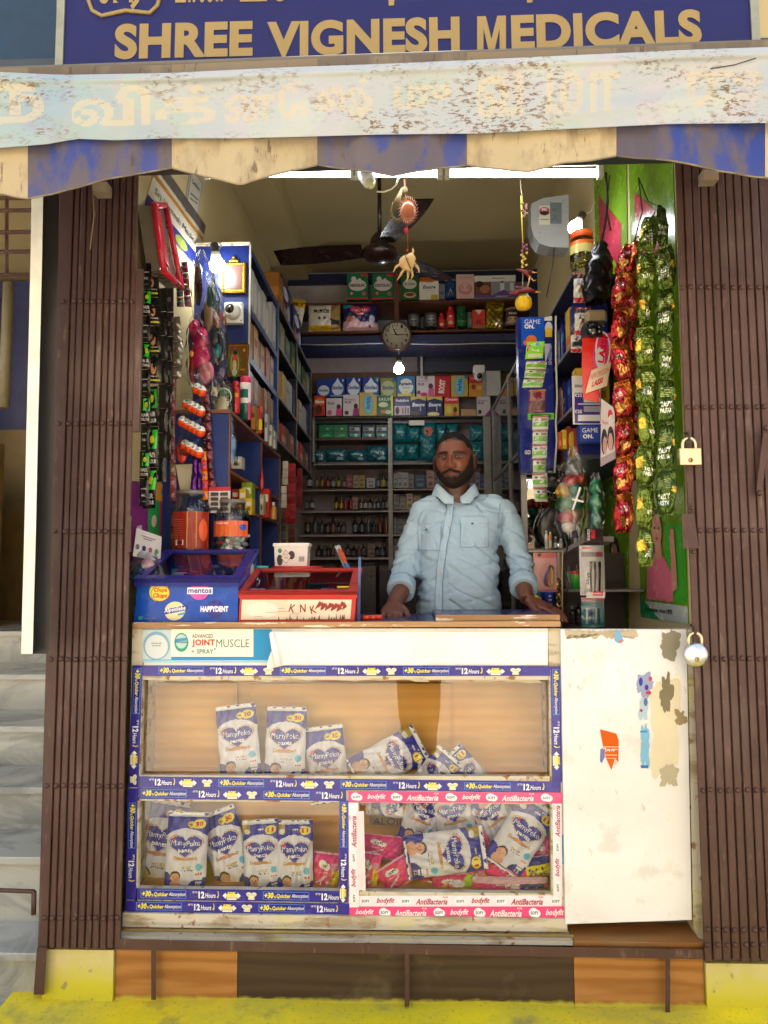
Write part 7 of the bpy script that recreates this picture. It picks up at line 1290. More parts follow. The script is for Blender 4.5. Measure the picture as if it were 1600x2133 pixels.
nv = len(me.vertices); co = np.empty(nv * 3); me.vertices.foreach_get('co', co); co = co.reshape(nv, 3); no = np.empty(nv * 3); me.vertices.foreach_get('normal', no) if False else None
nrm_ = np.array([tuple(v.normal) for v in me.vertices])
la_, ra_ = V(LA[5][:3]), V(RA[5][:3])
def wr(p):
 x, y, z = p; v = .009 * mn.noise(V((x * 13 + z * 10, y * 6, z * 6 - x * 7))) + .003 * mn.noise(V((x * 30 - z * 18, y * 10, z * 16)))
 sx_ = 1 if x < P(928, 1150, YM).x else -1; v -= .0075 * max(0, 1 - 7 * abs(mn.noise(V((x * 9 * sx_ - z * 15 + 3, y * 4, (z + x * sx_) * 3))))) + .004 * max(0, 1 - 6 * abs(mn.noise(V((x * 7, 5.5, z * 22)))))
 dl = min((V(p) - la_).length, (V(p) - ra_).length)
 if dl < .16: v += .0065 * (1 - dl / .16) * math.sin(z * 150 + 5 * mn.noise(V(p) * 14))   # bunched folds above the cuffs
 for sh in ():
  d0 = (V(p) - V(sh[:3])).length
  if d0 < .24: v += .0022 * (1 - d0 / .24) * math.sin((z * .8 + abs(x - sh[0]) * .9) * 90 + 3 * mn.noise(V(p) * 9))
 if z < tor[8][2]: v += .002 * math.sin(z * 110 + 6 * mn.noise(V(p) * 8))
 return v
dsp = np.array([wr(tuple(p)) for p in co]); co2 = co + nrm_ * dsp[:, None]; me.vertices.foreach_set('co', co2.ravel()); me.update()
me.polygons.foreach_set('use_smooth', [True] * len(me.polygons))
bvh = BVHTree.FromPolygons([V(tuple(p)) for p in co2], [tuple(p.vertices) for p in me.polygons])
SH = (160, 185, 205)
vcolor(me, lambda c_: np.tile(np.array(L(SH)), (len(c_), 1))); placemesh(me, 'shirt', m_shirt, person)
def ons(px, py, off):
 h = bvh.ray_cast(O, ray(px, py));
 if h[0] is None: return P(px, py, YM - .1)
 return h[0] + h[1] * off
def patch(nm, pts_rows, off, col, th=.0022, parent=person, m=m_shirt):
 """pts_rows: rows of pixel points, a small quilt lying on the shirt"""
 s = MB(); rows_ = [[ons(x, y, off) for x, y in r] for r in pts_rows]; nr, nc = len(rows_), len(rows_[0])
 vs = [p for r in rows_ for p in r]; bk = [ons(x, y, -.002) for r in pts_rows for x, y in r]
 fs = [(i * nc + j, (i + 1) * nc + j, (i + 1) * nc + j + 1, i * nc + j + 1) for i in range(nr - 1) for j in range(nc - 1)]; n_ = len(vs)
 rim = [j for j in range(nc)] + [i * nc + nc - 1 for i in range(1, nr)] + [(nr - 1) * nc + j for j in range(nc - 2, -1, -1)] + [i * nc for i in range(nr - 2, 0, -1)]
 fs += [(rim[k], rim[(k + 1) % len(rim)], rim[(k + 1) % len(rim)] + n_, rim[k] + n_) for k in range(len(rim))]
 s.raw(vs + bk, fs, col, False); return build(s, nm, m, parent)
def interp(a, b, n_): return [(a[0] + (b[0] - a[0]) * i / n_, a[1] + (b[1] - a[1]) * i / n_) for i in range(n_ + 1)]
pc = [(940, 1047), (935, 1075), (930, 1105), (924, 1140), (919, 1175), (915, 1215), (914, 1250), (913, 1291)]
patch('placket', [interp((x - 6, y), (x + 7, y), 4) for a_, b__ in zip(pc[:-1], pc[1:]) for x, y in interp(a_, b__, 3)[:3]], .0055, (166, 191, 211))
s = MB()
def seam(pts): s.tube([ons(x, y, .0035) for x, y in pts], .0011, (120, 152, 176), 5)
for dx in (-7, 8): seam([(x + dx, y) for a_, b__ in zip(pc[:-1], pc[1:]) for x, y in interp(a_, b__, 6)[:6]])
for q_ in (((871, 1095), (871, 1146), (919, 1146), (919, 1092)), ((959, 1078), (959, 1140), (1016, 1140), (1016, 1078)), ((871, 1095), (919, 1089)), ((959, 1078), (1016, 1078))):
 seam([p for a_, b__ in zip(q_[:-1], q_[1:]) for p in interp(a_, b__, 8)])
seam([(1042, 1050), (1038, 1075), (1036, 1100), (1040, 1130)]); seam([(880, 1062), (872, 1085), (871, 1110)]); build(s, 'seams', m_cloth, person)
def pocket(tl, tr, flapbot, by):
 top = interp(tl, tr, 8); patch('pocket', [[(x, y + (by - y) * k / 5) for x, y in top] for k in range(6)], .0018, (162, 187, 207))
 rows_ = [top];
 for k in range(1, 4):
  rows_.append([(x, y + k / 3 * (flapbot[0] + (flapbot[1] - flapbot[0]) * (1 - abs(2 * i / 8 - 1)))) for i, (x, y) in enumerate(top)])
 patch('pocket_flap', rows_, .0048, (164, 189, 209))
pocket((871, 1095), (919, 1088), (9, 18), 1146); pocket((959, 1078), (1016, 1078), (11, 20), 1140)
for (x, y, c_, r) in ((945, 1054, (180, 190, 196), .0052), (936, 1099, (200, 206, 210), .0048), (927, 1145, (200, 206, 210), .0048), (920, 1193, (200, 206, 210), .0048), (916, 1240, (200, 206, 210), .0048), (890, 1104, (14, 16, 24), .0048), (984, 1091, (14, 16, 24), .0048)):
 s = MB(); p = ons(x, y, .006); q = ons(x, y, .001); ax = (p - q).normalized(); s.lathe(q + ax * .002, [(r, 0, c_), (r, .0030, c_), (r * .7, .0036, c_), (r * .6, .0028, tuple(int(v * .7) for v in c_)), (.0005, .0028, c_)], 12, ax); build(s, 'button', m_plastic, person)
s = MB(); nc_ = V((nk.x - .002, nk.y - .004, nk.z)); rows_ = []
for i in range(41):
 t = R(-90 + 9 + 342 * i / 40); ct, st = math.cos(t), math.sin(t); fr = max(0, -st) ** 4
 r1 = .070 + .006 * fr; zb = nc_.z + .014 + .012 * st - .030 * fr; zt_ = zb + .034 - .020 * fr; tip = max(0, 1 - abs(fr - .62) / .4) * (fr > .2)
 rows_.append([V((nc_.x + ct * (r1 + .004), nc_.y + st * (r1 + .004), zb)), V((nc_.x + ct * r1, nc_.y + st * r1, zt_)), V((nc_.x + ct * (r1 + .006), nc_.y + st * (r1 + .006), zt_ + .004)), V((nc_.x + ct * (r1 + .018), nc_.y + st * (r1 + .015) , zb + .010 - .004 * fr)), V((nc_.x + ct * (r1 + .024 + .010 * tip), nc_.y + st * (r1 + .022) - .003 * tip, zb - .006 - .012 * tip))])
vs = [p for r in rows_ for p in r]; fs = [(i * 5 + j, i * 5 + j + 1, (i + 1) * 5 + j + 1, (i + 1) * 5 + j) for i in range(40) for j in range(4)]
s.raw(vs, fs, (168, 192, 210), True); s.raw([p * 1 + V((0, 0, -.0015)) for p in vs], [f[::-1] for f in fs], (168, 192, 210), True); build(s, 'collar', m_shirt, person)
for A, nm in ((LA, 'cuff'), (RA, 'cuff')):
 a, b__ = V(A[-2][:3]), V(A[-1][:3]); d_ = (b__ - a).normalized(); s = MB(); c0 = a + (b__ - a) * .35
 s.lathe(c0, [(.046, 0, SH), (.0515, .002, SH), (.0525, .02, SH), (.0505, .028, SH), (.0515, .034, SH), (.0515, .054, SH), (.048, .058, SH), (.036, .054, SH)], 28, d_)
 s.v = [p + (p - c0 - d_ * (p - c0).dot(d_)).normalized() * .003 * mn.noise(p * 32) for p in s.v]; build(s, nm, m_shirt, person)
# ---- the photographer, standing at the camera on the street; shows only in the counter glass
ph = thing('person', 'person in dark clothes holding a phone, mirrored in the counter glass', 'person', (.06, -.40, 0))
s = MB(); h2 = Head((.06, -.40, 1.60), 180, 0, 1.0); h2.add(s, 40, 30); zz_ = [(.06, -.40, 1.46, .07, .06), (.06, -.40, 1.40, .19, .09), (.06, -.40, 1.25, .19, .11), (.06, -.40, 1.0, .16, .11), (.06, -.40, .85, .17, .11)]
limb(s, [(.06, -.39, 1.56, .055), (.06, -.40, 1.44, .06)]); loft(s, zz_)
for sg in (-1, 1):
 cx = .06 + sg * .06; limb(s, [(cx, -.40, .90, .09), (cx, -.40, .65, .08), (cx, -.40, .45, .055), (cx, -.41, .10, .045), (cx, -.41, .05, .04)]); limb(s, [(cx, -.44, .035, .035), (cx, -.34, .03, .036), (cx, -.24, .025, .024)])
 limb(s, [(.06 + sg * .19, -.40, 1.38, .05), (.06 + sg * .25, -.38, 1.15, .045), (.06 + sg * .17, -.20, 1.22, .035), (.06 + sg * .09, -.10, 1.42, .028)]); hand(s, (.06 + sg * .085, -.10, 1.43), (-sg * .3, .1, .9), (sg * .7, .3, 0), sg, .4, .9)
me = remeshed(s, .008, 3); vcolor(me, lambda c_: np.where((c_[:, 2] < 1.45)[:, None] & (np.abs(c_[:, 1] + .40) < .2)[:, None], np.array(L((40, 38, 44))), np.array(SK))); placemesh(me, 'body', m_skin, ph)
s = MB(); h2.shell(s, lambda p, d: (p.z - .05 + .5 * max(0, p.y)) / .01, .012, 40, 30); build(s, 'hair', m_hair, ph)
# ------------------------------------------------------------------ stock hanging on the left wall
XW = WL + .004
def wallpanel(nm, corners, col, label, cat, prints=None, m=m_print, X=XW, th=.003):
 """flat panel on a side wall; corners are photo pixels low-near, low-far, high-far, high-near"""
 q = [PX(a, b_, X) for a, b_ in corners]; sg = 1 if X < 0 else -1; s = MB(); bk = [p - V((sg * th, 0, 0)) for p in q]
 s.hexa(q + bk, col)
 if prints: s.prints(lambda u, v, o: (q[0] * (1 - u) + q[1] * u) * (1 - v) + (q[3] * (1 - u) + q[2] * u) * v + V((sg * o, 0, 0)), prints, .0008, .0004)
 return build(s, nm, m, None, label, cat)
wallpanel('shop_flex_sign', ((300, 430), (412, 560), (428, 470), (330, 330)), (196, 186, 166), 'small flex sign with shop name fixed high on the left wall', 'sign', [('r', 0, 0, 1, .25, (34, 44, 110)), ('e', .62, .12, .12, .1, (140, 160, 60)), ('t', 'Sri Vignesh Medicals', .5, .42, .86, .16, (34, 28, 30), {'b': .04}), ('r', 0, .62, 1, .70, (180, 120, 40)), ('r', 0, .78, 1, 1, (90, 84, 80))])
wallpanel('framed_certificate', ((385, 440), (412, 452), (424, 380), (398, 340)), (180, 176, 160), 'framed certificate high on the left wall', 'certificate', [('r', .06, .05, .94, .95, (120, 116, 110)), ('r', .1, .08, .9, .92, (196, 192, 176)), ('t', 'Certificate', .5, .7, .6, .1, (60, 50, 50)), ('r', .2, .4, .8, .44, (100, 96, 96)), ('r', .2, .3, .8, .33, (100, 96, 96))])
t = thing('red_tray', 'open bright red plastic tray hanging tilted on the left wall', 'tray', P(345, 600, 2.50))
Q = [P(314, 430, 2.42), P(322, 428, 2.47), P(350, 575, 2.47), P(334, 565, 2.42)]
b = MB(); a1, a2, a3, a4 = P(313, 428, 2.40), P(334, 564, 2.40), P(372, 600, 2.62), P(338, 428, 2.62); wv_ = V((-.045, .0, 0)); b.hexa([a2, a3, a4, a1, a2 + wv_, a3 + wv_, a4 + wv_, a1 + wv_], (120, 108, 96)); build(b, 'tray_floor', m_plastic, t)
b = MB()
for p0, p1 in ((a1, a2), (a2, a3), (a3, a4), (a4, a1)): b.tube([p0 + V((.012, 0, 0)), p1 + V((.012, 0, 0))], .011, (206, 34, 56), 8)
b.hexa([a1 + V((.02, 0, 0)), a1 + V((.02, .05, 0)), a1 * .15 + a2 * .85 + V((.02, .05, 0)), a1 * .15 + a2 * .85 + V((.02, 0, 0)), a1, a1 + V((0, .05, 0)), a1 * .15 + a2 * .85 + V((0, .05, 0)), a1 * .15 + a2 * .85], (206, 34, 56)); build(b, 'tray_rim', m_plastic, t)
b = MB(); b.tube([P(306, 550, 2.42), P(304, 518, 2.42), P(310, 512, 2.43), P(318, 522, 2.44)], .004, (70, 150, 80), 8); b.hexa([P(308, 512, 2.44), P(320, 512, 2.46), P(314, 470, 2.46), P(306, 474, 2.44), P(308, 512, 2.445), P(320, 512, 2.465), P(314, 470, 2.465), P(306, 474, 2.445)], (214, 96, 30)); build(b, 'green_hook', m_plastic, label='green plastic hook with orange tag above the black sachets', cat='hook')
def strip(nm, path, w, n_, cols, label, Y=None, depth=.006, prints=None, m=m_gloss, cat='sachet strip', group=None, tw=.15, kind=None):
 """hanging strip of sachets; path: pixels with depth (px, py, Y) from top to bottom; each sachet a part"""
 pts = [P(*p) for p in path]; t = thing(nm, label, cat, pts[-1], group)
 L_ = [0]
 for a_, c_ in zip(pts[:-1], pts[1:]): L_.append(L_[-1] + (c_ - a_).length)
 def at(s_):
  for i in range(len(pts) - 1):
   if s_ <= L_[i + 1] or i == len(pts) - 2: f = (s_ - L_[i]) / (L_[i + 1] - L_[i]); return pts[i] + (pts[i + 1] - pts[i]) * f
 H = L_[-1] / n_; r_ = random.Random(len(label) * 3 + n_)
 for k in range(n_):
  a_, c_ = at(k * H), at((k + 1) * H - .0015); d_ = (c_ - a_); ph_ = r_.uniform(-tw, tw) + (tw if k % 2 else -tw) * .6
  ux = V((math.cos(ph_), math.sin(ph_), 0)); un = ux.cross(-d_.normalized()); un = un if un.y < 0 else -un; ww = w * (1 + r_.uniform(-.05, .05)); s = MB(); col = cols[k % len(cols)]
  def fn(u, v, o=0, side=1):
   bu = (max(0, 1 - abs(2 * v - 1) ** 3)) * (max(0, 1 - abs(2 * u - 1) ** 4)); return c_ + (a_ - c_) * v + ux * ((u - .5) * ww) + un * side * (depth * bu + o + .0012 * math.sin(u * 9 + v * 13 + k))
  s.grid(lambda u, v: fn(u, v), 5, 5, col); s.grid(lambda u, v: fn(1 - u, v, 0, -1), 4, 4, tuple(int(v * .7) for v in col))
  if prints: s.prints(fn, prints[k % len(prints)], .0007, .0002)
  build(s, 'sachet', m, t)
 return t
BK = (22, 20, 22)
FACE = [('r', .05, .02, .95, .98, (26, 22, 24)), ('e', .45, .55, .26, .22, (20, 14, 12)), ('e', .45, .5, .2, .2, (206, 146, 104)), ('e', .45, .66, .22, .1, (24, 16, 14)), ('r', .1, .08, .9, .14, (200, 190, 40)), ('t', 'Expert', .5, .24, .7, .07, WHT)]
GRNP = [('r', .3, .45, .95, .92, (40, 190, 40)), ('t', 'HAIR', .5, .3, .7, .12, WHT, {'b': .03}), ('t', 'COLOUR', .5, .14, .8, .1, WHT), ('e', .6, .68, .16, .1, (200, 190, 40))]
PLN = [('r', .2, .6, .8, .64, (170, 170, 172)), ('t', 'ink', .5, .4, .4, .12, (200, 200, 200)), ('r', .3, .15, .7, .17, (150, 150, 150))]
strip('sachet_strip', [(306, 548, 2.40), (304, 700, 2.40), (303, 860, 2.40), (300, 1055, 2.40)], .032, 9, [BK, (18, 18, 20)], 'glossy black hair dye sachet strip nearest the left gate', prints=[PLN, GRNP])
strip('sachet_strip', [(316, 560, 2.48), (322, 700, 2.48), (322, 800, 2.48)], .045, 4, [BK], 'black sachet strip printed with faces beside the left gate', prints=[FACE])
strip('sachet_strip', [(316, 805, 2.44), (317, 940, 2.44), (310, 1060, 2.44)], .045, 3, [BK], 'black sachet strip with bright green patches and white words', prints=[GRNP])
strip('sachet_strip', [(338, 600, 2.60), (340, 800, 2.60), (336, 1005, 2.60)], .035, 8, [(30, 28, 30), (24, 22, 24)], 'plain shiny black sachet strip, second from the pink bag', prints=[[('r', .1, .1, .18, .9, (150, 150, 150))]])
strip('sachet_strip', [(354, 600, 2.68), (352, 800, 2.68), (348, 960, 2.68)], .030, 7, [(34, 28, 32), (40, 30, 36)], 'dark maroon sachet strip left of the silver capsules', prints=[[('e', .5, .5, .2, .1, (120, 110, 110))]])
strip('capsule_strip', [(366, 660, 2.62), (372, 720, 2.62), (368, 790, 2.62)], .034, 5, [(130, 124, 112)], 'grey foil strip with pyramid blisters beside the pink bag', depth=.014, m=m_foil, cat='blister strip', prints=[[('p', [(.2, .2), (.8, .2), (.5, .8)], (206, 204, 196))]])
strip('sachet_strip', [(362, 780, 2.70), (358, 900, 2.70), (362, 1045, 2.70)], .024, 10, [(130, 60, 70), (110, 96, 60), (150, 70, 90)], 'thin faded pink and olive sachet strip beside orange eggs', prints=[[('r', .2, .3, .8, .6, (170, 130, 130))]])
strip('jelly_strip', [(372, 555, 2.62), (376, 640, 2.62)], .026, 4, [(60, 40, 60)], 'short strip of jelly cups under the red tray', depth=.008, prints=[[('r', .1, .4, .9, .95, (110, 150, 150)), ('r', .1, .85, .9, .98, (190, 130, 50))]])
strip('jelly_strip', [(384, 545, 2.70), (392, 640, 2.70)], .026, 4, [(110, 30, 50)], 'second short strip of jelly cups right of the red tray', depth=.008, prints=[[('r', .1, .4, .9, .95, (110, 150, 150))]])
def softbag(nm, cx, y0, y1, w, Y, label, film, blobs, slant=0, neck=.15, cat='bag', dz=.035, m=None, seed=1):
 """see-through plastic bag gathered at the top, with things inside; blobs: (u, v, ru, rv, colour)"""
 top = P(cx, y0, Y); bot = P(cx + slant, y1, Y); k = Y / F; hw = w / 2 * k; t = thing(nm, label, cat, bot); r_ = random.Random(seed)
 def fn(u, v, side=1, o=0):
  wd = hw * (neck + (1 - neck) * min(1, (1 - v) / .35) ** .7) * (1 - .35 * max(0, .12 - v) / .12); c_ = bot + (top - bot) * v
  a_ = (u - .5) * math.pi; return c_ + V((math.sin(a_) * wd, -side * math.cos(a_) * dz * (neck + min(1, (1 - v) / .4)) * .8 - side * o, .004 * math.sin(u * 20 + v * 7))) + V((.003 * math.sin(v * 30 + seed), -.004 * math.sin(u * 17 + v * 23), 0))
 if blobs:
  for (u, v, ru, rv, col) in blobs:
   s = MB(); c_ = bot + (top - bot) * v + V(((u - .5) * 2 * hw, 0, 0)); s.ell(c_, (ru * k, .6 * dz, rv * k), col, 12, 8); s.v = [p + V((mn.noise(p * 40), 0, mn.noise(p * 33))) * .004 for p in s.v]; build(s, 'content', m_gloss, t)
 s = MB(); s.grid(lambda u, v: fn(u, v), 16, 22, film); s.grid(lambda u, v: fn(1 - u, v, -.6), 12, 14, film); build(s, 'bag_film', m or m_film, t); return t
t = softbag('pink_toy_bag', 408, 655, 815, 54, 2.72, 'clear bag of bright pink toys hanging above the orange eggs', (220, 220, 220), [(.42, .80, 13, 24, (214, 40, 110)), (.62, .70, 17, 24, (206, 36, 100)), (.55, .45, 22, 26, (216, 40, 110)), (.75, .25, 18, 26, (200, 110, 130)), (.25, .35, 7, 44, (190, 40, 60)), (.22, .62, 4, 36, (60, 60, 130))], 10, .2, dz=.03)
b = MB(); c = P(399, 737, 2.68); b.ell(c, (.009, .006, .012), (190, 130, 40), 10, 6); build(b, 'toy_token', m_plastic, label='tiny gold token on the pink toy bag', cat='toy')
for k, (cx, cy, n_) in enumerate(((402, 806, 2), (400, 848, 4), (400, 890, 5), (396, 934, 4))):
 Y = 2.64 + .005 * k; t = thing('egg_pack', 'clear pack of orange and white chocolate eggs, %s of four from top' % ORD[k], 'egg pack', P(cx, cy + 24, Y), 'chocolate egg packs'); kk = Y / F
 for i in range(n_):
  c = P(cx + 15 - 9.5 * (n_ - 1 - i) + 3, cy + 10 - 5.2 * (n_ - 1 - i), Y - .012 - .022 * (i) / n_ + .0); s = MB(); r = 10 * kk; ax = V((.2, -.25, 1)).normalized()
  s.lathe(c - ax * r * 1.1, [(.001, 0, (230, 74, 16)), (r * .6, r * .18, (230, 74, 16)), (r * .92, r * .6, (230, 74, 16)), (r, r * 1.1, (232, 80, 20)), (r * .96, r * 1.5, (226, 226, 222)), (r * .78, r * 1.95, (226, 226, 222)), (r * .45, r * 2.3, (226, 226, 222)), (.001, r * 2.45, (226, 226, 222))], 16, ax, caps=False)
  s.ell(c + V((.001, -r * .82, r * .55)), (r * .3, r * .2, r * .3), (70, 150, 190), 8, 5); build(s, 'egg', m_gloss, t)
 s = MB(); a_ = P(cx - 22, cy + 18, Y + .012); c_ = P(cx + 22, cy - 26, Y + .014); s.grid(lambda u, v: V((a_.x + (c_.x - a_.x) * u, Y - .03 * math.sin(u * 3.1) * math.sin(v * 3.1) ** .5 - .002, a_.z + (c_.z - a_.z) * v)), 10, 8, WHT); build(s, 'pack_film', m_film, t)
b = MB(); c = P(380, 940, 2.66); b.ell(c, (.022, .012, .045), (190, 50, 34), 14, 10); build(b, 'red_pouch', m_gloss, label='soft red pouch behind the lowest orange eggs', cat='pouch')
softbag('plastic_bag', 418, 520, 760, 60, 2.78, 'smoky plastic bag with cream and teal goods, left of round bulb', (120, 110, 110), [(.3, .70, 9, 50, (70, 36, 42)), (.55, .42, 11, 36, (170, 140, 110)), (.66, .56, 6, 36, (30, 70, 40)), (.78, .12, 7, 16, (20, 130, 150)), (.34, .3, 9, 50, (44, 34, 32)), (.7, .25, 7, 26, (60, 56, 54))], 22, .15, dz=.03, seed=3)
softbag('plastic_bag', 440, 552, 790, 46, 2.86, 'plastic bag with orange top label beside the white camera', (120, 110, 110), [(.55, .52, 14, 22, (206, 90, 30)), (.6, .28, 15, 44, (34, 28, 28)), (.45, .06, 12, 16, (70, 60, 120)), (.45, .75, 10, 40, (120, 140, 140))], 18, .1, dz=.03, seed=5)
softbag('mask_bag', 452, 780, 968, 44, 2.76, 'clear bag of pale blue face masks with cream loops', (190, 200, 210), [(.5, .62, 13, 26, (206, 196, 160)), (.55, .35, 16, 34, (96, 144, 184)), (.62, .18, 16, 32, (70, 130, 190))], 26, .3, dz=.028, seed=7)
b = MB(); r_ = random.Random(3)
for i in range(9): b.tube([P(446 + r_.uniform(-6, 8), 812 + r_.uniform(-8, 14), 2.735) for _ in range(4)], .0014, (214, 204, 170), 5)
build(b, 'mask_loops', m_cloth, label='tangle of cream elastic loops in the blue mask bag', cat='elastic loops')
strip('toffee_strip', [(424, 800, 2.70), (430, 850, 2.70), (436, 990, 2.70), (446, 1040, 2.70)], .034, 12, [(70, 24, 36), (110, 50, 60), (60, 30, 40)], 'bunched dark red toffee strip left of the mask bag', depth=.010, prints=[[('r', .1, .1, .3, .9, (170, 130, 140)), ('r', .6, .2, .8, .8, (190, 60, 70))]])
strip('toffee_strip', [(442, 930, 2.74), (447, 960, 2.74), (449, 1008, 2.74)], .022, 4, [(170, 40, 60), (200, 120, 130)], 'short red toffee strip against the blue shelf', prints=[[('e', .5, .5, .3, .3, (206, 160, 170))]])
strip('toffee_strip', [(424, 940, 2.66), (427, 1000, 2.66), (428, 1042, 2.66)], .020, 5, [(226, 120, 20), (214, 60, 40)], 'orange toffee strip above the tall jar', depth=.008, prints=[[('e', .5, .5, .2, .2, (60, 80, 170))]])
strip('chocolate_strip', [(406, 950, 2.64), (405, 990, 2.64), (402, 1025, 2.64)], .020, 2, [(84, 30, 110)], 'pair of purple foil chocolates above the tall jar, left', depth=.008, m=m_foil); strip('chocolate_strip', [(415, 955, 2.66), (415, 990, 2.66), (414, 1022, 2.66)], .018, 2, [(76, 26, 104)], 'pair of purple foil chocolates above the tall jar, right', depth=.008, m=m_foil)
b = MB(); b.hexa([P(376, 1025, 2.70), P(398, 1025, 2.70), P(402, 966, 2.70), P(366, 968, 2.70), P(376, 1025, 2.71), P(398, 1025, 2.71), P(402, 966, 2.71), P(366, 968, 2.71)], (196, 188, 160)); build(b, 'paper_tag', m_paper, label='cream card tag hanging below the orange eggs', cat='tag')
cx0, cy0 = 458, 1035; t = thing('blister_card', 'white blister card with red header and black clips by the jars', 'card', P(458, 1062, 2.66)); a = P(434, 1068, 2.68); c = P(480, 1014, 2.68)
b = MB(); b.box((a.x, 2.68, a.z), (c.x, 2.684, c.z), (214, 206, 206)); b.prints(lambda u, v, o: V((a.x + (c.x - a.x) * u, 2.68 - o, a.z + (c.z - a.z) * v)), [('r', 0, .84, 1, 1, (190, 30, 50))], .0005); build(b, 'card', m_print, t)
for i in range(2):
 for j in range(4):
  b = MB(); x = a.x + (c.x - a.x) * (.12 + .44 * i); z = a.z + (c.z - a.z) * (.08 + .19 * j); b.bev((x, 2.672, z), (x + (c.x - a.x) * .34, 2.6795, z + .012), (46, 34, 38), .002); build(b, 'clip', m_plastic, t)
wallpanel('colour_poster', ((262, 1205), (355, 1140), (356, 1010), (262, 1000)), (120, 40, 110), 'purple, green and pink hair product poster low on the left wall', 'poster', [('r', .45, 0, .72, .8, (40, 150, 70)), ('r', .72, 0, 1, .82, (210, 40, 100)), ('p', [(.45, .8), (1, .7), (1, 1), (.45, 1)], (220, 150, 40)), ('e', .58, .5, .06, .08, (200, 180, 170)), ('e', .86, .5, .05, .1, (60, 30, 40)), ('r', .75, .84, .95, .92, (60, 110, 190)), ('r', .2, .3, .3, .5, (190, 180, 190)), ('t', 'rainbow', .3, .2, .2, .04, WHT)], X=XW + .001)
t = thing('payment_board', 'white payment board with small app logos at the left of counter', 'board', P(310, 1168, 2.42)); b = MB(); q = [P(277, 1158, 2.36), P(334, 1170, 2.48), P(337, 1118, 2.48), P(285, 1100, 2.36)]; b.hexa(q + [p + V((-.003, .004, 0)) for p in q], (216, 208, 200))
fp = lambda u, v, o: (q[0] * (1 - u) + q[1] * u) * (1 - v) + (q[3] * (1 - u) + q[2] * u) * v + V((o * .3, -o, 0)); its = [('r', .2, .78, .75, .81, (120, 110, 110)), ('r', .3, .70, .62, .73, (120, 110, 110))]
for k, c_ in enumerate(((120, 110, 110), (50, 60, 120), (190, 90, 90), (90, 150, 120))): its += [('e', .12 + .24 * k, .36, .07, .10, c_)]
b.prints(fp, its, .0006, .0003); build(b, 'board', m_print, t)
softbag('plastic_bag', 302, 1150, 1215, 60, 2.40, 'teal and pink packet heap behind the payment board', (60, 120, 150), [(.3, .35, 16, 16, (20, 90, 130)), (.6, .6, 14, 14, (214, 160, 170)), (.75, .25, 14, 12, (50, 50, 110)), (.15, .2, 14, 12, (20, 100, 120))], 0, .6, dz=.03, seed=9)
# ------------------------------------------------------------------ charms hanging in the opening
t = thing('shell_charm', 'string of spiky dried shells hanging over the counter', 'charm', P(848, 590, 2.55)); YC = 2.55
s = MB(); s.tube([P(844, 374, YC), P(846, 420, YC), P(849, 480, YC), P(850, 530, YC)], .0012, (150, 70, 60), 5); s.tube([P(842, 374, YC), P(843, 400, YC)], .0012, (130, 120, 100), 5); build(s, 'thread', m_cloth, t)
s = MB(); c = P(850, 440, YC); kk = YC / F; s.ell(c, (18 * kk, 8 * kk, 24 * kk), (150, 86, 56), 14, 10)
for i in range(26): a = 6.2832 * i / 26; d1 = V((math.cos(a) * 15 * kk, -.004, math.sin(a) * 25 * kk)); d2 = V((math.cos(a + .18) * 23 * kk, -.008, math.sin(a + .18) * 33 * kk)); s.tube([c + d1 * .8, c + d1 * 1.1, c + d2], [.0022, .0016, .0004], (190, 120, 84), 5)
build(s, 'urchin_shell', m_gloss, t)
s = MB(); c = P(828, 440, YC + .01)
for i in range(26):
 a = rnd.uniform(0, 6.28); p = c + V((math.cos(a) * 14 * kk, rnd.uniform(-.01, .01), math.sin(a) * 26 * kk)); p2 = c + V((math.cos(a + 1.2) * 15 * kk, rnd.uniform(-.01, .01), math.sin(a + 1.2) * 24 * kk)); s.tube([p, (p + p2) / 2 + V((0, -.01, 0)), p2], .0016, (130, 112, 80), 5)
s.tube([P(838, 392, YC), P(832, 408, YC), P(826, 424, YC)], [.004, .008, .014], (140, 124, 92), 8); s.ell(P(843, 396, YC), (.012, .008, .014), (110, 96, 76), 8, 6); build(s, 'dried_gourd', m_cloth, t)
s = MB(); s.ell(P(846, 480, YC), (.0085, .007, .011), (180, 50, 50), 8, 6); s.ell(P(848, 522, YC), (.005, .004, .005), (170, 60, 50), 8, 6); build(s, 'red_knot', m_cloth, t)
s = MB(); c = P(848, 548, YC); CS = (206, 170, 110)
s.ell(c, (.028, .018, .030), CS, 18, 12); s.ell(c + V((.012, -.006, .014)), (.018, .014, .018), (214, 180, 120), 12, 8); s.ell(c + V((-.010, 0, .008)), (.020, .014, .016), (200, 160, 100), 12, 8)
s.v = [p + V((mn.noise(p * 60), 0, mn.noise(p * 50))) * .006 for p in s.v]
for pts in (((-10, 0), (-24, 8), (-30, 20)), ((-6, 12), (-14, 26), (-22, 38)), ((2, 14), (2, 30), (-2, 42)), ((8, 12), (12, 28), (8, 36)), ((14, 0), (24, 12), (26, 22)), ((8, -16), (14, -26), (12, -34))):
 q = [c + V((x * kk, 0, -y * kk)) for x, y in pts]; s.tube(q, [.006, .0042, .001], CS, 7)
s.tube([P(843, 530, YC - .018), P(849, 545, YC - .021), P(856, 560, YC - .016)], .0018, (70, 40, 30), 5); build(s, 'conch_shell', m_paint, t)
t = thing('lemon_chilli_charm', 'yellow lemon and red chillies hanging on a thread', 'charm', P(1091, 647, 2.6)); YC = 2.6; kk = YC / F
s = MB(); s.tube([P(1084, 375, YC), P(1085, 395, YC), P(1088, 410, YC), P(1089, 600, YC)], .0011, (190, 180, 150), 5); build(s, 'thread', m_cloth, t)
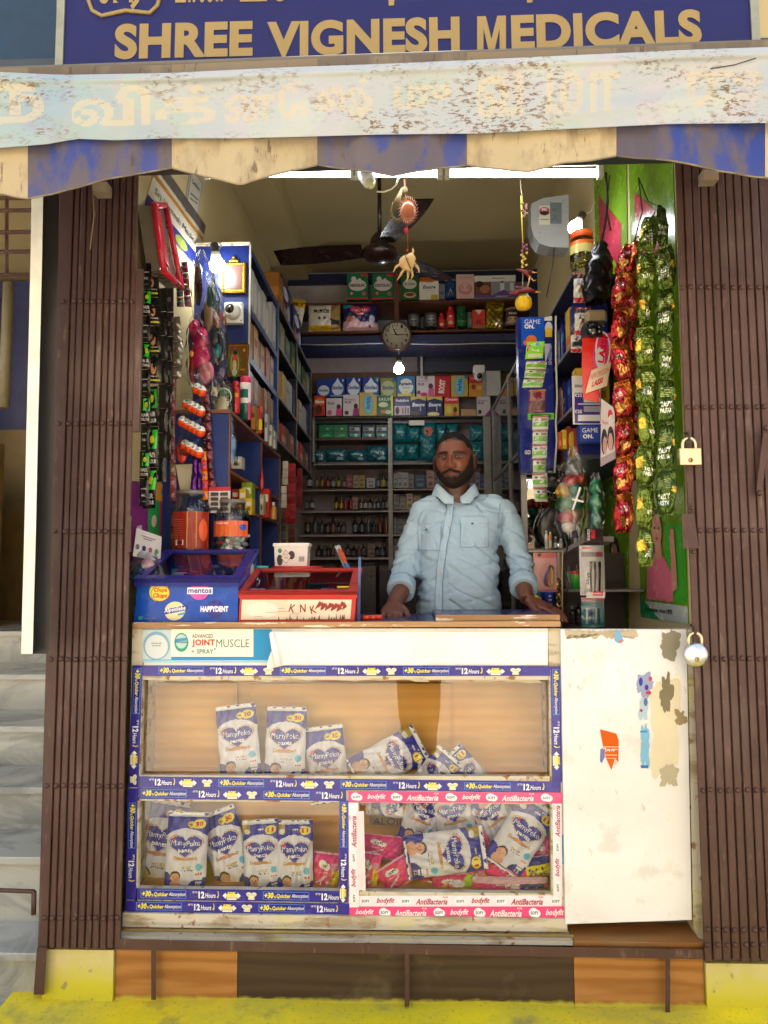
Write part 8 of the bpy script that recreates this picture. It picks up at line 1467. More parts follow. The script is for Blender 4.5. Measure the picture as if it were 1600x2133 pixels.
s = MB(); s.lathe(P(1091, 647, YC), [(.004, 0, (214, 170, 20)), (14 * kk, 4 * kk, (222, 180, 20)), (17.5 * kk, 12 * kk, (226, 184, 22)), (18 * kk, 18 * kk, (226, 184, 22)), (16 * kk, 26 * kk, (222, 178, 20)), (10 * kk, 33 * kk, (216, 170, 20)), (.003, 36 * kk, (190, 150, 30))], 24); build(s, 'lemon', m_plastic, t)
for k, (x0, y0, x1, y1, x2, y2) in enumerate(((1075, 560, 1092, 566, 1108, 567), (1084, 562, 1098, 570, 1106, 580), (1072, 596, 1090, 602, 1108, 606), (1060, 612, 1078, 608, 1092, 602), (1082, 606, 1100, 602, 1116, 608))):
 s = MB(); Yk = YC - .006 * k; s.tube([P(x0, y0, Yk), P((x0 + x1) / 2, (y0 + y1) / 2, Yk - .003), P(x1, y1, Yk), P(x2, y2, Yk)], [.0012, .0058, .007, .0052], (122, 24, 34), 8); s.tube([P(x2, y2, Yk), P(x2 + 6, y2 + (1 if k != 1 else 5), Yk), P(x2 + 11, y2 + (0 if k != 1 else 3), Yk)], [.004, .0018, .0014], (206, 160, 90), 6); build(s, 'dried_chilli', m_plastic, t)
s = MB(); s.tube([P(1098, 602, YC - .01), P(1101, 590, YC - .01), P(1104, 575, YC - .01)], .0025, (206, 160, 90), 6)
build(s, 'pepper_stem', m_plastic, t); s = MB(); s.tube([P(1085, 408, YC - .002), P(1087, 456, YC - .003), P(1089, 505, YC - .002)], .0026, (206, 190, 60), 6); build(s, 'yellow_stem', m_plastic, t)
for k in range(22):
 y = (424 + k * 3.4) if k < 9 else (506 + (k - 9) * 4.2); s = MB(); c = P(1091 + rnd.uniform(-5, 7), y, YC - .006); s.ell(c, (.006, .004, .0045), ((120, 116, 70), (150, 90, 110), (206, 176, 90))[(k % 2) if k < 9 else (1 if k < 14 else 2)], 8, 5, Matrix.Rotation(rnd.uniform(0, 3), 3, 'Y')); build(s, 'dried_flower', m_cloth, t)
# ------------------------------------------------------------------ right side
t = thing('air_conditioner', 'white air conditioner seen from below on the right wall', 'air conditioner', P(1150, 520, 3.3)); YAc = 3.3
pr_ = [(1107, 424), (1106, 470), (1112, 492), (1124, 507), (1145, 514), (1185, 516), (1185, 405), (1130, 413)]; s = MB(); f = [P(x, y, YAc) for x, y in pr_]; bk = [p + V((0, .10, 0)) for p in f]; n_ = len(f)
s.raw(f + bk, [tuple(range(n_)), tuple(range(2 * n_ - 1, n_ - 1, -1))] + [(i, i + n_, (i + 1) % n_ + n_, (i + 1) % n_) for i in range(n_)], (150, 150, 147)); s.prints(pxf(YAc), [('r', 1123, 428, 1146, 468, (190, 186, 160)), ('e', 1134, 440, 11, -9, (160, 70, 80)), ('e', 1134, 444, 10, -4, (50, 30, 40)), ('t', 'BEE', 1134, 436, 10, -5, WHT), ('r', 1126, 456, 1143, 458, (120, 110, 100)), ('r', 1146, 422, 1170, 466, (96, 104, 104))], .0012, .0006); build(s, 'casing', m_plastic, t)
b = MB(); b.tube([P(1122, 530, 3.4), P(1110, 562, 3.4), P(1098, 600, 3.5)], .003, (30, 26, 24), 6); b.tube([P(1155, 515, 3.3), P(1150, 560, 3.3), P(1138, 620, 3.35)], .003, (50, 44, 40), 6); build(b, 'wires', m_plastic, label='thin dark wires running down from the air conditioner', cat='wire')
t = thing('display_box', 'tall blue toothpaste display box lettered GAME ON facing front', 'display box', P(1120, 1000, 2.95)); Yg = 2.95; a = P(1085, 985, Yg); c = P(1150, 660, Yg)
s = MB(); s.box((a.x, Yg, a.z), (c.x, Yg + .06, c.z), (26, 40, 120)); gp = pxf(Yg)
s.prints(gp, [('r', 1086, 661, 1134, 720, (24, 80, 176)), ('t', 'GAME', 1109, 670, 33, -9, WHT, {'b': .05}), ('t', 'ON.', 1103, 680, 21, -9, WHT, {'b': .05}), ('e', 1107, 708, 11, -10, (214, 110, 50)), ('e', 1098, 714, 8, -6, (214, 110, 50)), ('p', [(1134, 661), (1150, 658), (1150, 668), (1134, 668)], (206, 200, 180)), ('r', 1134, 668, 1150, 714, (26, 34, 90)), ('e', 1143, 684, 8, -14, (190, 196, 200)), ('r', 1136, 684, 1150, 702, (214, 176, 40)), ('p', [(1134, 716), (1148, 716), (1136, 758)], (180, 180, 186)), ('t', 'SENSODYNE', 1146, 740, 40, -7, (170, 176, 200), {'rot': -90, 'asp': 1}), ('t', 'GO', 1099, 942, 12, -9, WHT, {'b': .05})], .0006, .0003); build(s, 'box', m_gloss, t)
b = MB(); b.tube([P(1158, 658, 2.9), P(1158, 740, 2.88), P(1161, 830, 2.88), P(1158, 880, 2.88), P(1160, 920, 2.88), P(1155, 985, 2.9)], .004, (206, 200, 188), 8); build(b, 'white_cable', m_plastic, label='white cable hanging beside the blue display box', cat='cable')
xR = P(1160, 900, 2.95).x
rk = thing('right_rack', 'dark blue product rack on the right wall', 'rack', (xR + .1, 2.95, 1.8)); zr = [PX(1160, 652, xR).z, P(1162, 780, 2.95).z, P(1162, 905, 2.95).z, P(1160, 975, 2.95).z]
zr = [P(1168, 640, 2.95).z, P(1162, 765, 2.95).z, P(1162, 880, 2.95).z, P(1160, 975, 2.95).z]
for i, z in enumerate(zr): s = MB(); s.box((xR, 2.62, z - .014), (WR - .003, 3.55, z), (40, 44, 66)); build(s, 'shelf_board', m_dark, rk); s = MB(); s.box((xR - .003, 2.62, z - .012), (xR - .0005, 3.55, z - .002), (150, 146, 140)); build(s, 'edge_strip', m_dull, rk)
for y in (3.05, 3.53): s = MB(); s.box((xR + .004, y, zr[3]), (WR - .004, y + .015, zr[0] - .015), (28, 36, 80)); build(s, 'upright', m_dark, rk)
RB = [((30, 42, 116), [('t', 'SENSODYNE', .5, .5, .8, .12, (170, 176, 200)), ('r', .1, .2, .9, .3, (90, 100, 170))]), ((206, 170, 50), [('r', .1, .2, .9, .4, (190, 110, 40))]), ((160, 60, 44), []), ((26, 40, 120), [('r', .2, .6, .8, .8, (60, 150, 190))])]
fillrow(2.66, 3.04, zr[1], .18, 5, RB, 'top', 'right blue rack', xR + .012, -1); fillrow(2.66, 3.04, zr[2], .16, 6, RB[1:] + RB[:1], 'second', 'right blue rack', xR + .012, -1); fillrow(2.66, 3.04, zr[3], .12, 6, RB[::-1], 'lowest', 'right blue rack', xR + .012, -1)
s = MB(); q = [PX(1157, 690, xR - .006), PX(1196, 600, xR - .006)]
b = MB(); b.hexa([P(1160, 740, 3.15), P(1196, 690, 2.80), P(1193, 578, 2.80), P(1160, 656, 3.15), P(1162, 740, 3.16), P(1198, 690, 2.81), P(1195, 578, 2.81), P(1162, 656, 3.16)], (28, 36, 96)); b.prints(lambda u, v, o: P(1160 + 35 * u, 740 - 45 * u - (84 + 28 * u) * v, 3.15 - .35 * u - .003 - o), [('t', 'KOZICARE', .5, .55, .7, .12, (190, 190, 200), {'rot': 10, 'asp': .4})]); build(b, 'blue_carton', m_gloss, label='long navy carton slanting above the right rack', cat='box')
t = thing('sweet_jar', 'clear jar with orange lid hanging at the upper right', 'jar', P(1212, 565, 2.72), 'large clear sweet jars'); Yj = 2.72; kk = Yj / F; base = P(1214, 562, Yj)
s = MB(); s.lathe(base, [(24 * kk, 0, WHT), (26 * kk, 8 * kk, WHT), (26 * kk, 56 * kk, WHT), (21 * kk, 66 * kk, WHT)], 24, caps=False); build(s, 'jar_body', m_jar, t)
s = MB(); s.lathe(base + V((0, 0, 66 * kk)), [(24 * kk, 0, (232, 96, 30)), (24 * kk, 14 * kk, (232, 96, 30)), (20 * kk, 17 * kk, (226, 90, 26)), (.001, 17 * kk, (226, 90, 26))], 28); build(s, 'lid', m_plastic, t)
s = MB(); s.lathe(base + V((0, 0, 30 * kk)), [(26.6 * kk, 0, (206, 196, 120)), (26.6 * kk, 18 * kk, (224, 110, 40)), (26.6 * kk, 26 * kk, WHT)], 24, caps=False); build(s, 'label', m_gloss, t)
s = MB()
for i in range(26): a = rnd.uniform(0, 6.28); q = 22 * kk * math.sqrt(rnd.random()); s.ell(base + V((q * math.cos(a), q * math.sin(a), (3 + rnd.random() * 38) * kk)), (.012, .010, .006), ((190, 176, 40), (150, 140, 50), (170, 160, 60))[i % 3], 8, 5)
build(s, 'sweets', m_foil, t, kind='stuff')
softbag('black_bag', 1252, 505, 632, 58, 2.52, 'black plastic bag hanging on the right', (16, 14, 16), [], -12, .25, dz=.05, m=m_gloss, seed=11)
b = MB(); b.tube([P(1262, 360, 2.5), P(1266, 420, 2.5), P(1260, 470, 2.5), P(1252, 510, 2.5)], .004, (50, 46, 40), 6); b.tube([P(1270, 365, 2.52), P(1262, 430, 2.5), P(1272, 480, 2.5)], .003, (70, 66, 56), 6); build(b, 'bag_strings', m_cloth, label='dark strings holding the black bag', cat='string')
for k, (cx, y0, y1, Y) in enumerate(((1212, 568, 632, 2.62), (1214, 640, 700, 2.60), (1206, 690, 735, 2.64))):
 pack('chocolate_pack', cx, (y0 + y1) / 2, 34, y1 - y0, -2, Y, [('r', 0, .8, 1, 1, (60, 28, 24)), ('r', 0, 0, 1, .16, (190, 30, 34)), ('t', 'bon bon', .6, .7, .6, .1, (60, 110, 170), {'b': .03}), ('e', .5, .5, .14, .08, (80, 40, 26)), ('e', .35, .38, .12, .07, (200, 150, 100)), ('e', .6, .32, .13, .07, (90, 44, 30)), ('e', .3, .6, .1, .05, (90, 44, 30))], 'white and red chocolate pack with brown balls, %s from top' % ORD[k], 'pack', None, .02, seal=(190, 30, 34), base=(206, 200, 192), lean=0, seed=k + 40, two=False)
t = thing('security_camera', 'black dome security camera above the red lassi poster', 'camera', P(1238, 702, 2.5)); Y = 2.48; kk = Y / F; c = P(1237, 685, Y)
s = MB(); s.bev((c.x - 22 * kk, Y, c.z - 15 * kk), (c.x + 20 * kk, Y + .05, c.z + 17 * kk), (30, 28, 30), .012); build(s, 'housing', m_plastic, t)
s = MB(); s.lathe(c + V((0, -.001, -4 * kk)), [(16 * kk, 0, (24, 22, 24)), (13 * kk, .012, (20, 18, 20)), (6 * kk, .016, (10, 10, 12)), (.001, .018, (10, 10, 12))], 20, (0, -1, -.1));
for dx, dz in ((-10, -2), (8, 3), (-4, -9), (9, -6)): s.lathe(c + V((dx * kk, -.012, (dz - 3) * kk)), [(.0035, 0, (200, 200, 200)), (.0028, .004, (160, 160, 160))], 8, (0, -1, -.1))
build(s, 'lens', m_gloss, t)
b = MB(); c = P(1238, 660, 2.55); b.bev((c.x - .03, 2.53, c.z - .02), (c.x + .04, 2.58, c.z + .02), (150, 136, 104), .008); build(b, 'camera_bracket', m_plastic, label='beige bracket block over the black camera', cat='bracket')
t = thing('lassi_poster', 'bright red hanging drink poster lettered NEW SMOOOH LASSI', 'poster', P(1245, 840, 2.5)); YL = 2.50
s = MB(); pl_ = [(1215, 832), (1248, 838), (1249, 800), (1272, 760), (1278, 700), (1240, 690), (1214, 684), (1212, 760)]; f = [P(x, y, YL) for x, y in pl_]; bk = [p + V((0, .002, 0)) for p in f]; n_ = len(f)
s.raw(f + bk, [tuple(range(n_)), tuple(range(2 * n_ - 1, n_ - 1, -1))] + [(i, i + n_, (i + 1) % n_ + n_, (i + 1) % n_) for i in range(n_)], (206, 34, 22))
s.prints(pxf(YL), [('p', [(1244, 700), (1280, 690), (1274, 735), (1252, 768), (1236, 765), (1235, 735)], (200, 60, 110)), ('e', 1256, 728, 16, -38, (214, 206, 204)), ('e', 1256, 728, 13, -34, (206, 50, 100)), ('e', 1250, 745, 10, -22, (196, 192, 192)), ('t', 'LASSI', 1256, 728, 56, -13, (196, 24, 40), {'rot': -80, 'asp': 1, 'b': .04})], .0006, .0003); build(s, 'red_sheet', m_gloss, t)
s = MB(); f = [P(x, y, YL - .01) for x, y in ((1219, 820), (1264, 804), (1274, 752), (1232, 772))]; s.hexa([f[0], f[1], f[2], f[3]] + [p + V((0, .002, 0)) for p in f], (206, 186, 160)); lq = lambda u, v, o: (f[0] * (1 - u) + f[1] * u) * (1 - v) + (f[3] * (1 - u) + f[2] * u) * v + V((0, -o, 0)); s.prints(lq, [('t', 'NEW SMOOOH', .5, .68, .86, .26, (190, 36, 34), {'b': .05}), ('t', 'LASSI', .48, .32, .5, .26, (190, 36, 34), {'b': .05})], .0006); build(s, 'lettered_tag', m_gloss, t)
t = thing('toothpaste_card', 'white and purple toothpaste price card showing ₹35', 'card', P(1222, 880, 2.62)); Yq = 2.62; a = P(1194, 884, Yq); c = P(1250, 782, Yq); s = MB(); s.box((a.x, Yq, a.z), (c.x, Yq + .004, c.z), (214, 208, 204))
s.prints(pxf(Yq), [('r', 1197, 818, 1250, 882, (62, 52, 130)), ('t', 'SENSODYNE', 1220, 804, 46, -6, (50, 50, 70), {'b': .02}), ('t', '₹35', 1205, 823, 15, -8, WHT, {'b': .03}), ('r', 1216, 828, 1250, 838, (206, 204, 206)), ('t', '₹35', 1205, 857, 15, -8, WHT, {'b': .03}), ('r', 1204, 840, 1250, 843, (190, 190, 196)), ('r', 1204, 864, 1250, 877, (206, 204, 206)), ('r', 1216, 846, 1250, 858, (150, 146, 160))], .0006, .0003); build(s, 'card', m_gloss, t)
carton(1208, 924, 1252, 884, 2.63, .05, (30, 60, 150), [('t', 'GAME', .5, .7, .76, .24, WHT, {'b': .05}), ('t', 'ON.', .4, .38, .5, .22, WHT, {'b': .05}), ('r', 0, 0, 1, .1, (26, 34, 90))], 'small blue box lettered GAME ON below the price card')
for k, (x0, x1, yt, col) in enumerate(((1172, 1181, 895, (206, 170, 40)), (1182, 1190, 888, (160, 60, 56)), (1190, 1200, 892, (150, 50, 60)), (1164, 1171, 900, (190, 90, 50)))): carton(x0, 935, x1, yt, 2.86, .05, col, [('r', .2, .2, .8, .5, tuple(min(255, v + 40) for v in col))], '%s upright packet, %s of four on the right rack' % (('yellow', 'dull red', 'crimson', 'orange')[k], ORD[k]))
RO = [('r', 0, .55, 1, .8, (206, 204, 196)), ('r', .05, .2, .95, .5, (96, 160, 40)), ('r', 0, .88, 1, .95, (180, 50, 40)), ('e', .25, .68, .1, .08, (60, 90, 90)), ('r', .52, .58, .92, .78, (150, 136, 130)), ('p', [(.1, .05), (.9, .05), (.9, .15), (.1, .15)], (196, 200, 190))]
strip('rollon_card', [(1116, 712, 2.72), (1112, 748, 2.70)], .068, 1, [(120, 196, 50)], 'bright green roll on card hanging in front of the blue box', cat='card', depth=.004, prints=[[('p', [(0, 0), (1, 0), (.96, 1), (.1, 1)], (120, 190, 40)), ('p', [(.05, .42), (1, .30), (1, .52), (.05, .64)], (190, 50, 44)), ('t', 'ROLL-ON', .55, .46, .4, .12, WHT, {'b': .03, 'rot': -6, 'asp': 2}), ('e', .62, .8, .12, .14, (90, 120, 140)), ('r', .14, .06, .9, .26, (190, 190, 150)), ('e', .16, .72, .1, .08, (190, 60, 50))]])
strip('sachet_strip', [(1118, 752, 2.71), (1114, 782, 2.70), (1108, 808, 2.70)], .078, 3, [(150, 180, 110)], 'crinkled green and white sachet bunch under the green card', depth=.008, prints=[RO], tw=.3)
strip('sachet_strip', [(1120, 812, 2.74), (1118, 860, 2.74)], .060, 1, [(110, 34, 50)], 'maroon framed sweets packet below the green bunch', depth=.008, cat='packet', prints=[[('r', .06, .5, .94, .92, (150, 110, 110)), ('e', .3, .8, .1, .08, (110, 60, 50)), ('t', 'Aj KALI', .66, .8, .4, .1, (150, 30, 40), {'b': .03}), ('r', .12, .1, .9, .46, (60, 24, 26)), ('r', 0, .94, 1, 1, (206, 150, 40))]])
strip('sachet_strip', [(1126, 866, 2.78), (1124, 950, 2.78), (1124, 1000, 2.78), (1128, 1046, 2.78)], .056, 6, [(186, 190, 176), (176, 182, 168)], 'long zigzag strip of small green and white sachets', depth=.010, prints=[RO], tw=.22)
b = MB(); b.box(tuple(P(1100, 874, 2.80)), tuple(P(1154, 860, 2.80) + V((0, .004, 0))), (96, 190, 50)); b.box(tuple(P(1106, 872, 2.796)), tuple(P(1148, 863, 2.796) + V((0, .003, 0))), (24, 90, 50)); build(b, 'green_hanger', m_plastic, label='green plastic hanger bar holding the zigzag sachet strip', cat='hanger')
t = thing('wall_mirror', 'silver framed mirror behind the man on the right', 'mirror', P(1150, 1145, 3.05)); YMi = 3.05; a = P(1090, 1143, YMi); c = P(1222, 972, YMi)
s = MB(); s.box((a.x, YMi + .001, a.z), (c.x, YMi + .004, c.z), (220, 220, 220)); build(s, 'mirror_glass', m_mirror, t)
for q in ((1088, 972, 1096, 1148), (1096, 968, 1222, 975), (1096, 1142, 1222, 1149)): p0 = P(q[0], q[3], YMi); p1 = P(q[2], q[1], YMi); s = MB(); s.box((p0.x, YMi - .006, p0.z), (p1.x, YMi + .008, p1.z), (170, 166, 160)); build(s, 'frame', m_dull, t)
b = MB(); Y = 2.98; c = P(1150, 1002, Y); kk = Y / F; b.lathe(c, [(24 * kk, 0, (26, 24, 26)), (27 * kk, .012, (24, 22, 24)), (26 * kk, .03, (22, 20, 22)), (20 * kk, .045, (20, 18, 20)), (.001, .052, (16, 16, 18))], 28, (.1, -1, .1)); build(b, 'round_speaker', m_gloss, label='round glossy black dome hanging before the mirror', cat='dome')
b = MB(); b.tube([P(1165, 965, 2.95), P(1176, 985, 2.95), P(1180, 1010, 2.95), P(1170, 1030, 2.95)], .003, (20, 18, 18), 6); b.tube([P(1146, 1028, 2.95), P(1150, 1040, 2.94), P(1165, 1044, 2.93), P(1178, 1040, 2.92)], .003, (30, 26, 26), 6); build(b, 'black_wire', m_plastic, label='black wire looping round the black dome', cat='wire')
b = MB(); c = P(1152, 1095, 3.0); kk = 3.0 / F; b.ell(c, (31 * kk, .02, 44 * kk), (40, 38, 34), 24, 16, Matrix.Rotation(R(14), 3, 'Y')); b.v = [p + V((0, 0, mn.noise(p * 30) * .004)) for p in b.v]; build(b, 'mirror_reflection', m_gloss, label='large dark speckled oval modelled in place of a shape mirrored in the glass', cat='reflection')  # solid oval in place of the dark shape the mirror reflects
for k, (x, yt, w, col, cap) in enumerate(((1139, 1105, 8, (206, 200, 196), (190, 186, 180)), (1147, 1108, 8, (196, 130, 60), (206, 190, 170)), (1158, 1118, 9, (60, 60, 66), (190, 190, 190)), (1169, 1122, 10, (150, 150, 156), (206, 206, 206)), (1200, 1098, 9, (50, 60, 90), (206, 206, 210)), (1208, 1092, 8, (206, 200, 196), (60, 60, 60)))):
 bottle(x, 1144, yt, w, 2.93, col, cap, (170, 166, 160), 'small cosmetic tube on the mirror ledge, %s from left' % ORD[k], shape=.7, capr=.5)
b = MB(); a = P(1090, 1152, 2.99); c = P(1178, 1146, 2.86); b.box((a.x, 2.86, a.z), (c.x, 3.04, c.z), (170, 164, 156)); build(b, 'mirror_ledge', m_dull, label='pale metal ledge under the mirror', cat='ledge')
b = MB(); q0 = P(1170, 1155, 2.86); q1 = P(1222, 1128, 2.6); b.hexa([q0, q1, q1 + V((0, 0, .018)), q0 + V((0, 0, .018)), q0 + V((.1, .02, 0)), q1 + V((.1, .02, 0)), q1 + V((.1, .02, .018)), q0 + V((.1, .02, .018))], (150, 144, 136)); build(b, 'slanting_ledge', m_dull, label='grey ledge slanting forward to the right of the mirror', cat='ledge')
softbag('candy_bag', 1194, 930, 1118, 62, 2.60, 'clear bag of mixed red, yellow and green packets at the right', (190, 186, 176), [(.55, .62, 20, 16, (160, 50, 44)), (.2, .50, 13, 18, (196, 150, 40)), (.66, .52, 16, 18, (20, 110, 90)), (.3, .36, 18, 18, (60, 110, 60)), (.6, .36, 20, 16, (30, 120, 100)), (.4, .22, 20, 14, (170, 60, 60)), (.65, .24, 16, 16, (150, 120, 100)), (.45, .10, 14, 12, (190, 180, 170)), (.8, .62, 12, 16, (200, 70, 50))], -8, .12, dz=.05, seed=13)
b = MB(); b.hexa([P(1192, 1042, 2.548), P(1216, 1047, 2.548), P(1216, 1043, 2.548), P(1192, 1038, 2.548)] + [P(1192, 1042, 2.552), P(1216, 1047, 2.552), P(1216, 1043, 2.552), P(1192, 1038, 2.552)], WHT); b.hexa([P(1191, 1062, 2.546), P(1195, 1062, 2.546), P(1211, 1016, 2.546), P(1207, 1014, 2.546)] + [P(1191, 1062, 2.549), P(1195, 1062, 2.549), P(1211, 1016, 2.549), P(1207, 1014, 2.549)], WHT); build(b, 'bag_tape', m_gloss, label='crossed white tape strips on the clear candy bag', cat='tape')
softbag('green_bag', 1240, 985, 1102, 34, 2.50, 'shiny green and white striped bag beside the green poster', (20, 120, 60), [(.5, .75, 12, 18, (30, 130, 70)), (.5, .45, 13, 22, (20, 120, 60)), (.5, .18, 12, 18, (60, 120, 100))], 2, .3, dz=.035, seed=15)
wallp = [('e', .5, .3, .2, .16, (196, 180, 160))]
t = thing('pacifier_card', 'pink blister card with a coloured loop beside the man\'s cuff', 'card', P(1137, 1230, 2.85)); Y = 2.85; a = P(1113, 1236, Y); c = P(1163, 1151, Y); s = MB(); s.box((a.x, Y, a.z), (c.x, Y + .006, c.z), (206, 150, 146)); s.prints(pxf(Y), [('r', 1114, 1152, 1163, 1162, (206, 110, 110)), ('r', 1114, 1228, 1163, 1236, (200, 110, 116)), ('e', 1124, 1156, 4, -4, (60, 30, 30)), ('e', 1140, 1194, 17, -22, (190, 140, 136))], .0005, .0003); build(s, 'card', m_gloss, t)
s = MB()
for pts, c_ in (([(1145, 1182), (1138, 1195), (1134, 1212), (1138, 1220)], (60, 110, 170)), ([(1146, 1184), (1141, 1198), (1139, 1214), (1143, 1221)], (206, 70, 70)), ([(1150, 1183), (1151, 1200), (1150, 1216), (1145, 1222)], (190, 196, 50))): s.tube([P(x, y, Y - .006) for x, y in pts], .0035, c_, 8)
s.tube([P(1143, 1184, Y - .007), P(1146, 1178, Y - .007), P(1151, 1180, Y - .007), P(1151, 1186, Y - .007)], .003, (60, 56, 66), 8); build(s, 'loop', m_plastic, t)
b = MB(); c = P(1144, 1266, 2.78); k = 2.78 / F; b.lathe(c, [(13 * k, 0, (34, 50, 130)), (16 * k, 30 * k, (34, 50, 130)), (17 * k, 31 * k, (40, 56, 140)), (17 * k, 33 * k, (40, 56, 140)), (14 * k, 33 * k, (30, 40, 110))], 20)
for i in range(3): b.box((c.x - .006, c.y - 16.6 * k, c.z + (8 + 8 * i) * k), (c.x + .005, c.y - 15 * k, c.z + (9 + 8 * i) * k), WHT)
build(b, 'blue_cup', m_plastic, label='blue measuring cup behind the man\'s hand', cat='cup')
b = MB(); b.hexa([P(1106, 1248, 2.82), P(1122, 1262, 2.82), P(1138, 1246, 2.82), P(1116, 1226, 2.82)] + [P(1106, 1248, 2.84), P(1122, 1262, 2.84), P(1138, 1246, 2.84), P(1116, 1226, 2.84)], (40, 130, 180)); b.hexa([P(1108, 1246, 2.815), P(1122, 1256, 2.815), P(1130, 1246, 2.815), P(1114, 1238, 2.815)] + [P(1108, 1246, 2.819), P(1122, 1256, 2.819), P(1130, 1246, 2.819), P(1114, 1238, 2.819)], (214, 186, 50)); build(b, 'tilted_blue_box', m_gloss, label='tilted blue and yellow box behind the man\'s wrist', cat='box')
b = MB(); a = P(1165, 1330, 2.72); b.box((a.x, 2.72, a.z), (a.x + .012, 2.74, P(1168, 1150, 2.72).z), (120, 100, 84)); build(b, 'support_post', m_dark, label='thin brown post between pink card and cosmetics shelf', cat='post')
b = MB(); b.tube([P(1176, 1118, 2.6), P(1182, 1140, 2.62), P(1174, 1180, 2.66), P(1184, 1215, 2.66), P(1180, 1260, 2.66)], .003, (24, 22, 22), 6); b.tube([P(1172, 1146, 2.7), P(1171, 1200, 2.7), P(1172, 1300, 2.7)], .003, (170, 150, 110), 6); build(b, 'hanging_wires', m_plastic, label='black and tan wires hanging at the right of the counter', cat='wire')
b = MB()
r_ = random.Random(8)
for i in range(16): y = 1205 + 7 * i; b.tube([P(1165 + r_.uniform(-4, 3), y, 2.70), P(1163 + r_.uniform(-4, 4), y + 6, 2.69), P(1166 + r_.uniform(-4, 4), y + 12, 2.70)], .0042, ((60, 44, 24), (196, 150, 60), (90, 66, 30))[i % 3], 6)
build(b, 'gold_chain', m_foil, label='bunch of dark gold wrappers hanging by the thin post', cat='wrappers')
b = MB(); a = P(1172, 1232, 2.8); b.box((a.x, 2.72, a.z), (WR - .01, 2.95, a.z + .008), (120, 112, 106)); a = P(1172, 1150, 2.8); b.box((P(1172, 1310, 2.96).x, 2.96, 1.2), (WR - .01, 2.97, a.z), (54, 40, 38)); build(b, 'side_shelf', m_dark, label='dim brown shelf carrying bottles at the lower right', cat='shelf')
for k, (x, yb, yt, w, Y, col, cap, lb) in enumerate(((1186, 1231, 1178, 14, 2.88, (110, 124, 120), (90, 100, 100), (120, 130, 126)), (1203, 1231, 1176, 14, 2.88, (120, 130, 128), (80, 90, 90), (140, 146, 140)), (1193, 1300, 1262, 13, 2.84, (34, 28, 30), (150, 150, 146), (44, 38, 40)), (1206, 1302, 1255, 14, 2.84, (30, 24, 26), (26, 24, 26), (50, 44, 46)))): bottle(x, yb, yt, w, Y, col, cap, lb, 'dim bottle at the lower right, %s of four' % ORD[k], shape=.66)
b = MB(); c = P(1200, 1230, 2.80); k = 2.80 / F; b.lathe(c, [(9 * k, 0, (60, 170, 50)), (10 * k, 25 * k, (80, 180, 60)), (9.5 * k, 33 * k, (200, 60, 50)), (9 * k, 40 * k, (200, 60, 50))], 14); build(b, 'green_tube', m_gloss, label='bright green tube with red top on the dim shelf', cat='tube')
def brushpack(x0, x1, y0, y1, Y, label, bk, items_):
 t = thing('brush_pack', label, 'pack', P((x0 + x1) / 2, y1, Y)); a = P(x0, y1, Y); c = P(x1, y0, Y); s = MB(); s.box((a.x, Y, a.z), (c.x, Y + .003, c.z), bk); s.prints(pxf(Y), items_, .0005, .0003); build(s, 'card', m_gloss, t)
 for k in range(4):
  x = x0 + (x1 - x0) * (.22 + .2 * k); s = MB(); col = ((206, 204, 204), (26, 24, 28), (24, 22, 26), (30, 30, 36))[k] if y0 < 1200 else ((210, 210, 214), (40, 60, 140), (206, 210, 216), (60, 120, 130))[k]; s.tube([P(x + (2 if k == 1 else 0), y0 + 8 + (y1 - y0) * .25, Y - .006), P(x + 1, (y0 + y1) / 2 + 8, Y - .007), P(x + 3 * (k == 1), y1 - 6, Y - .006)], [.0045, .0038, .003], col, 8); build(s, 'brush', m_plastic, t)
 s = MB(); s.grid(lambda u, v: V((a.x + (c.x - a.x) * u, Y - .012 * math.sin(u * 3.14) - .002 + .002 * math.sin(v * 20), a.z + (c.z - a.z) * v)), 8, 10, WHT); build(s, 'film', m_film, t)
brushpack(1209, 1258, 1136, 1240, 2.56, 'clear pack of black brushes with a red logo at the right', (186, 180, 178), [('r', 1212, 1139, 1232, 1144, (190, 30, 40)), ('r', 1211, 1150, 1256, 1160, (120, 110, 112)), ('e', 1248, 1154, 7, -5, (170, 50, 60)), ('r', 1217, 1180, 1233, 1226, (220, 216, 210)), ('t', 'SAVE', 1225, 1205, 26, -7, (60, 50, 50), {'rot': -80, 'asp': 1, 'b': .03})])
brushpack(1212, 1258, 1244, 1306, 2.57, 'lower pack of blue and white brushes on teal card', (40, 120, 130), [('r', 1212, 1244, 1258, 1252, (180, 40, 50)), ('r', 1216, 1256, 1240, 1300, (60, 130, 140))])
b = MB(); a = P(1222, 1246, 2.545); c = P(1260, 1233, 2.545); b.box((a.x, 2.545, a.z), (c.x, 2.549, c.z), (200, 190, 188)); b.prints(pxf(2.545), [('r', 1235, 1232, 1256, 1241, (196, 30, 44)), ('t', 'UNIVERSAL', 1245, 1236.5, 18, -3, WHT)]); build(b, 'brand_header', m_gloss, label='white header card with red brand patch between brush packs', cat='card')
b = MB(); a = P(1222, 1130, 2.56); c = P(1256, 1100, 2.56); b.box((a.x, 2.56, a.z), (c.x, 2.59, c.z), (40, 26, 30)); b.prints(pxf(2.56), [('t', 'ciama', 1227, 1114, 24, -7, (214, 200, 196), {'rot': 90, 'asp': 1}), ('r', 1232, 1104, 1240, 1122, (196, 40, 50))]); build(b, 'dark_carton', m_gloss, label='dark carton with red patch above the brush pack', cat='box')
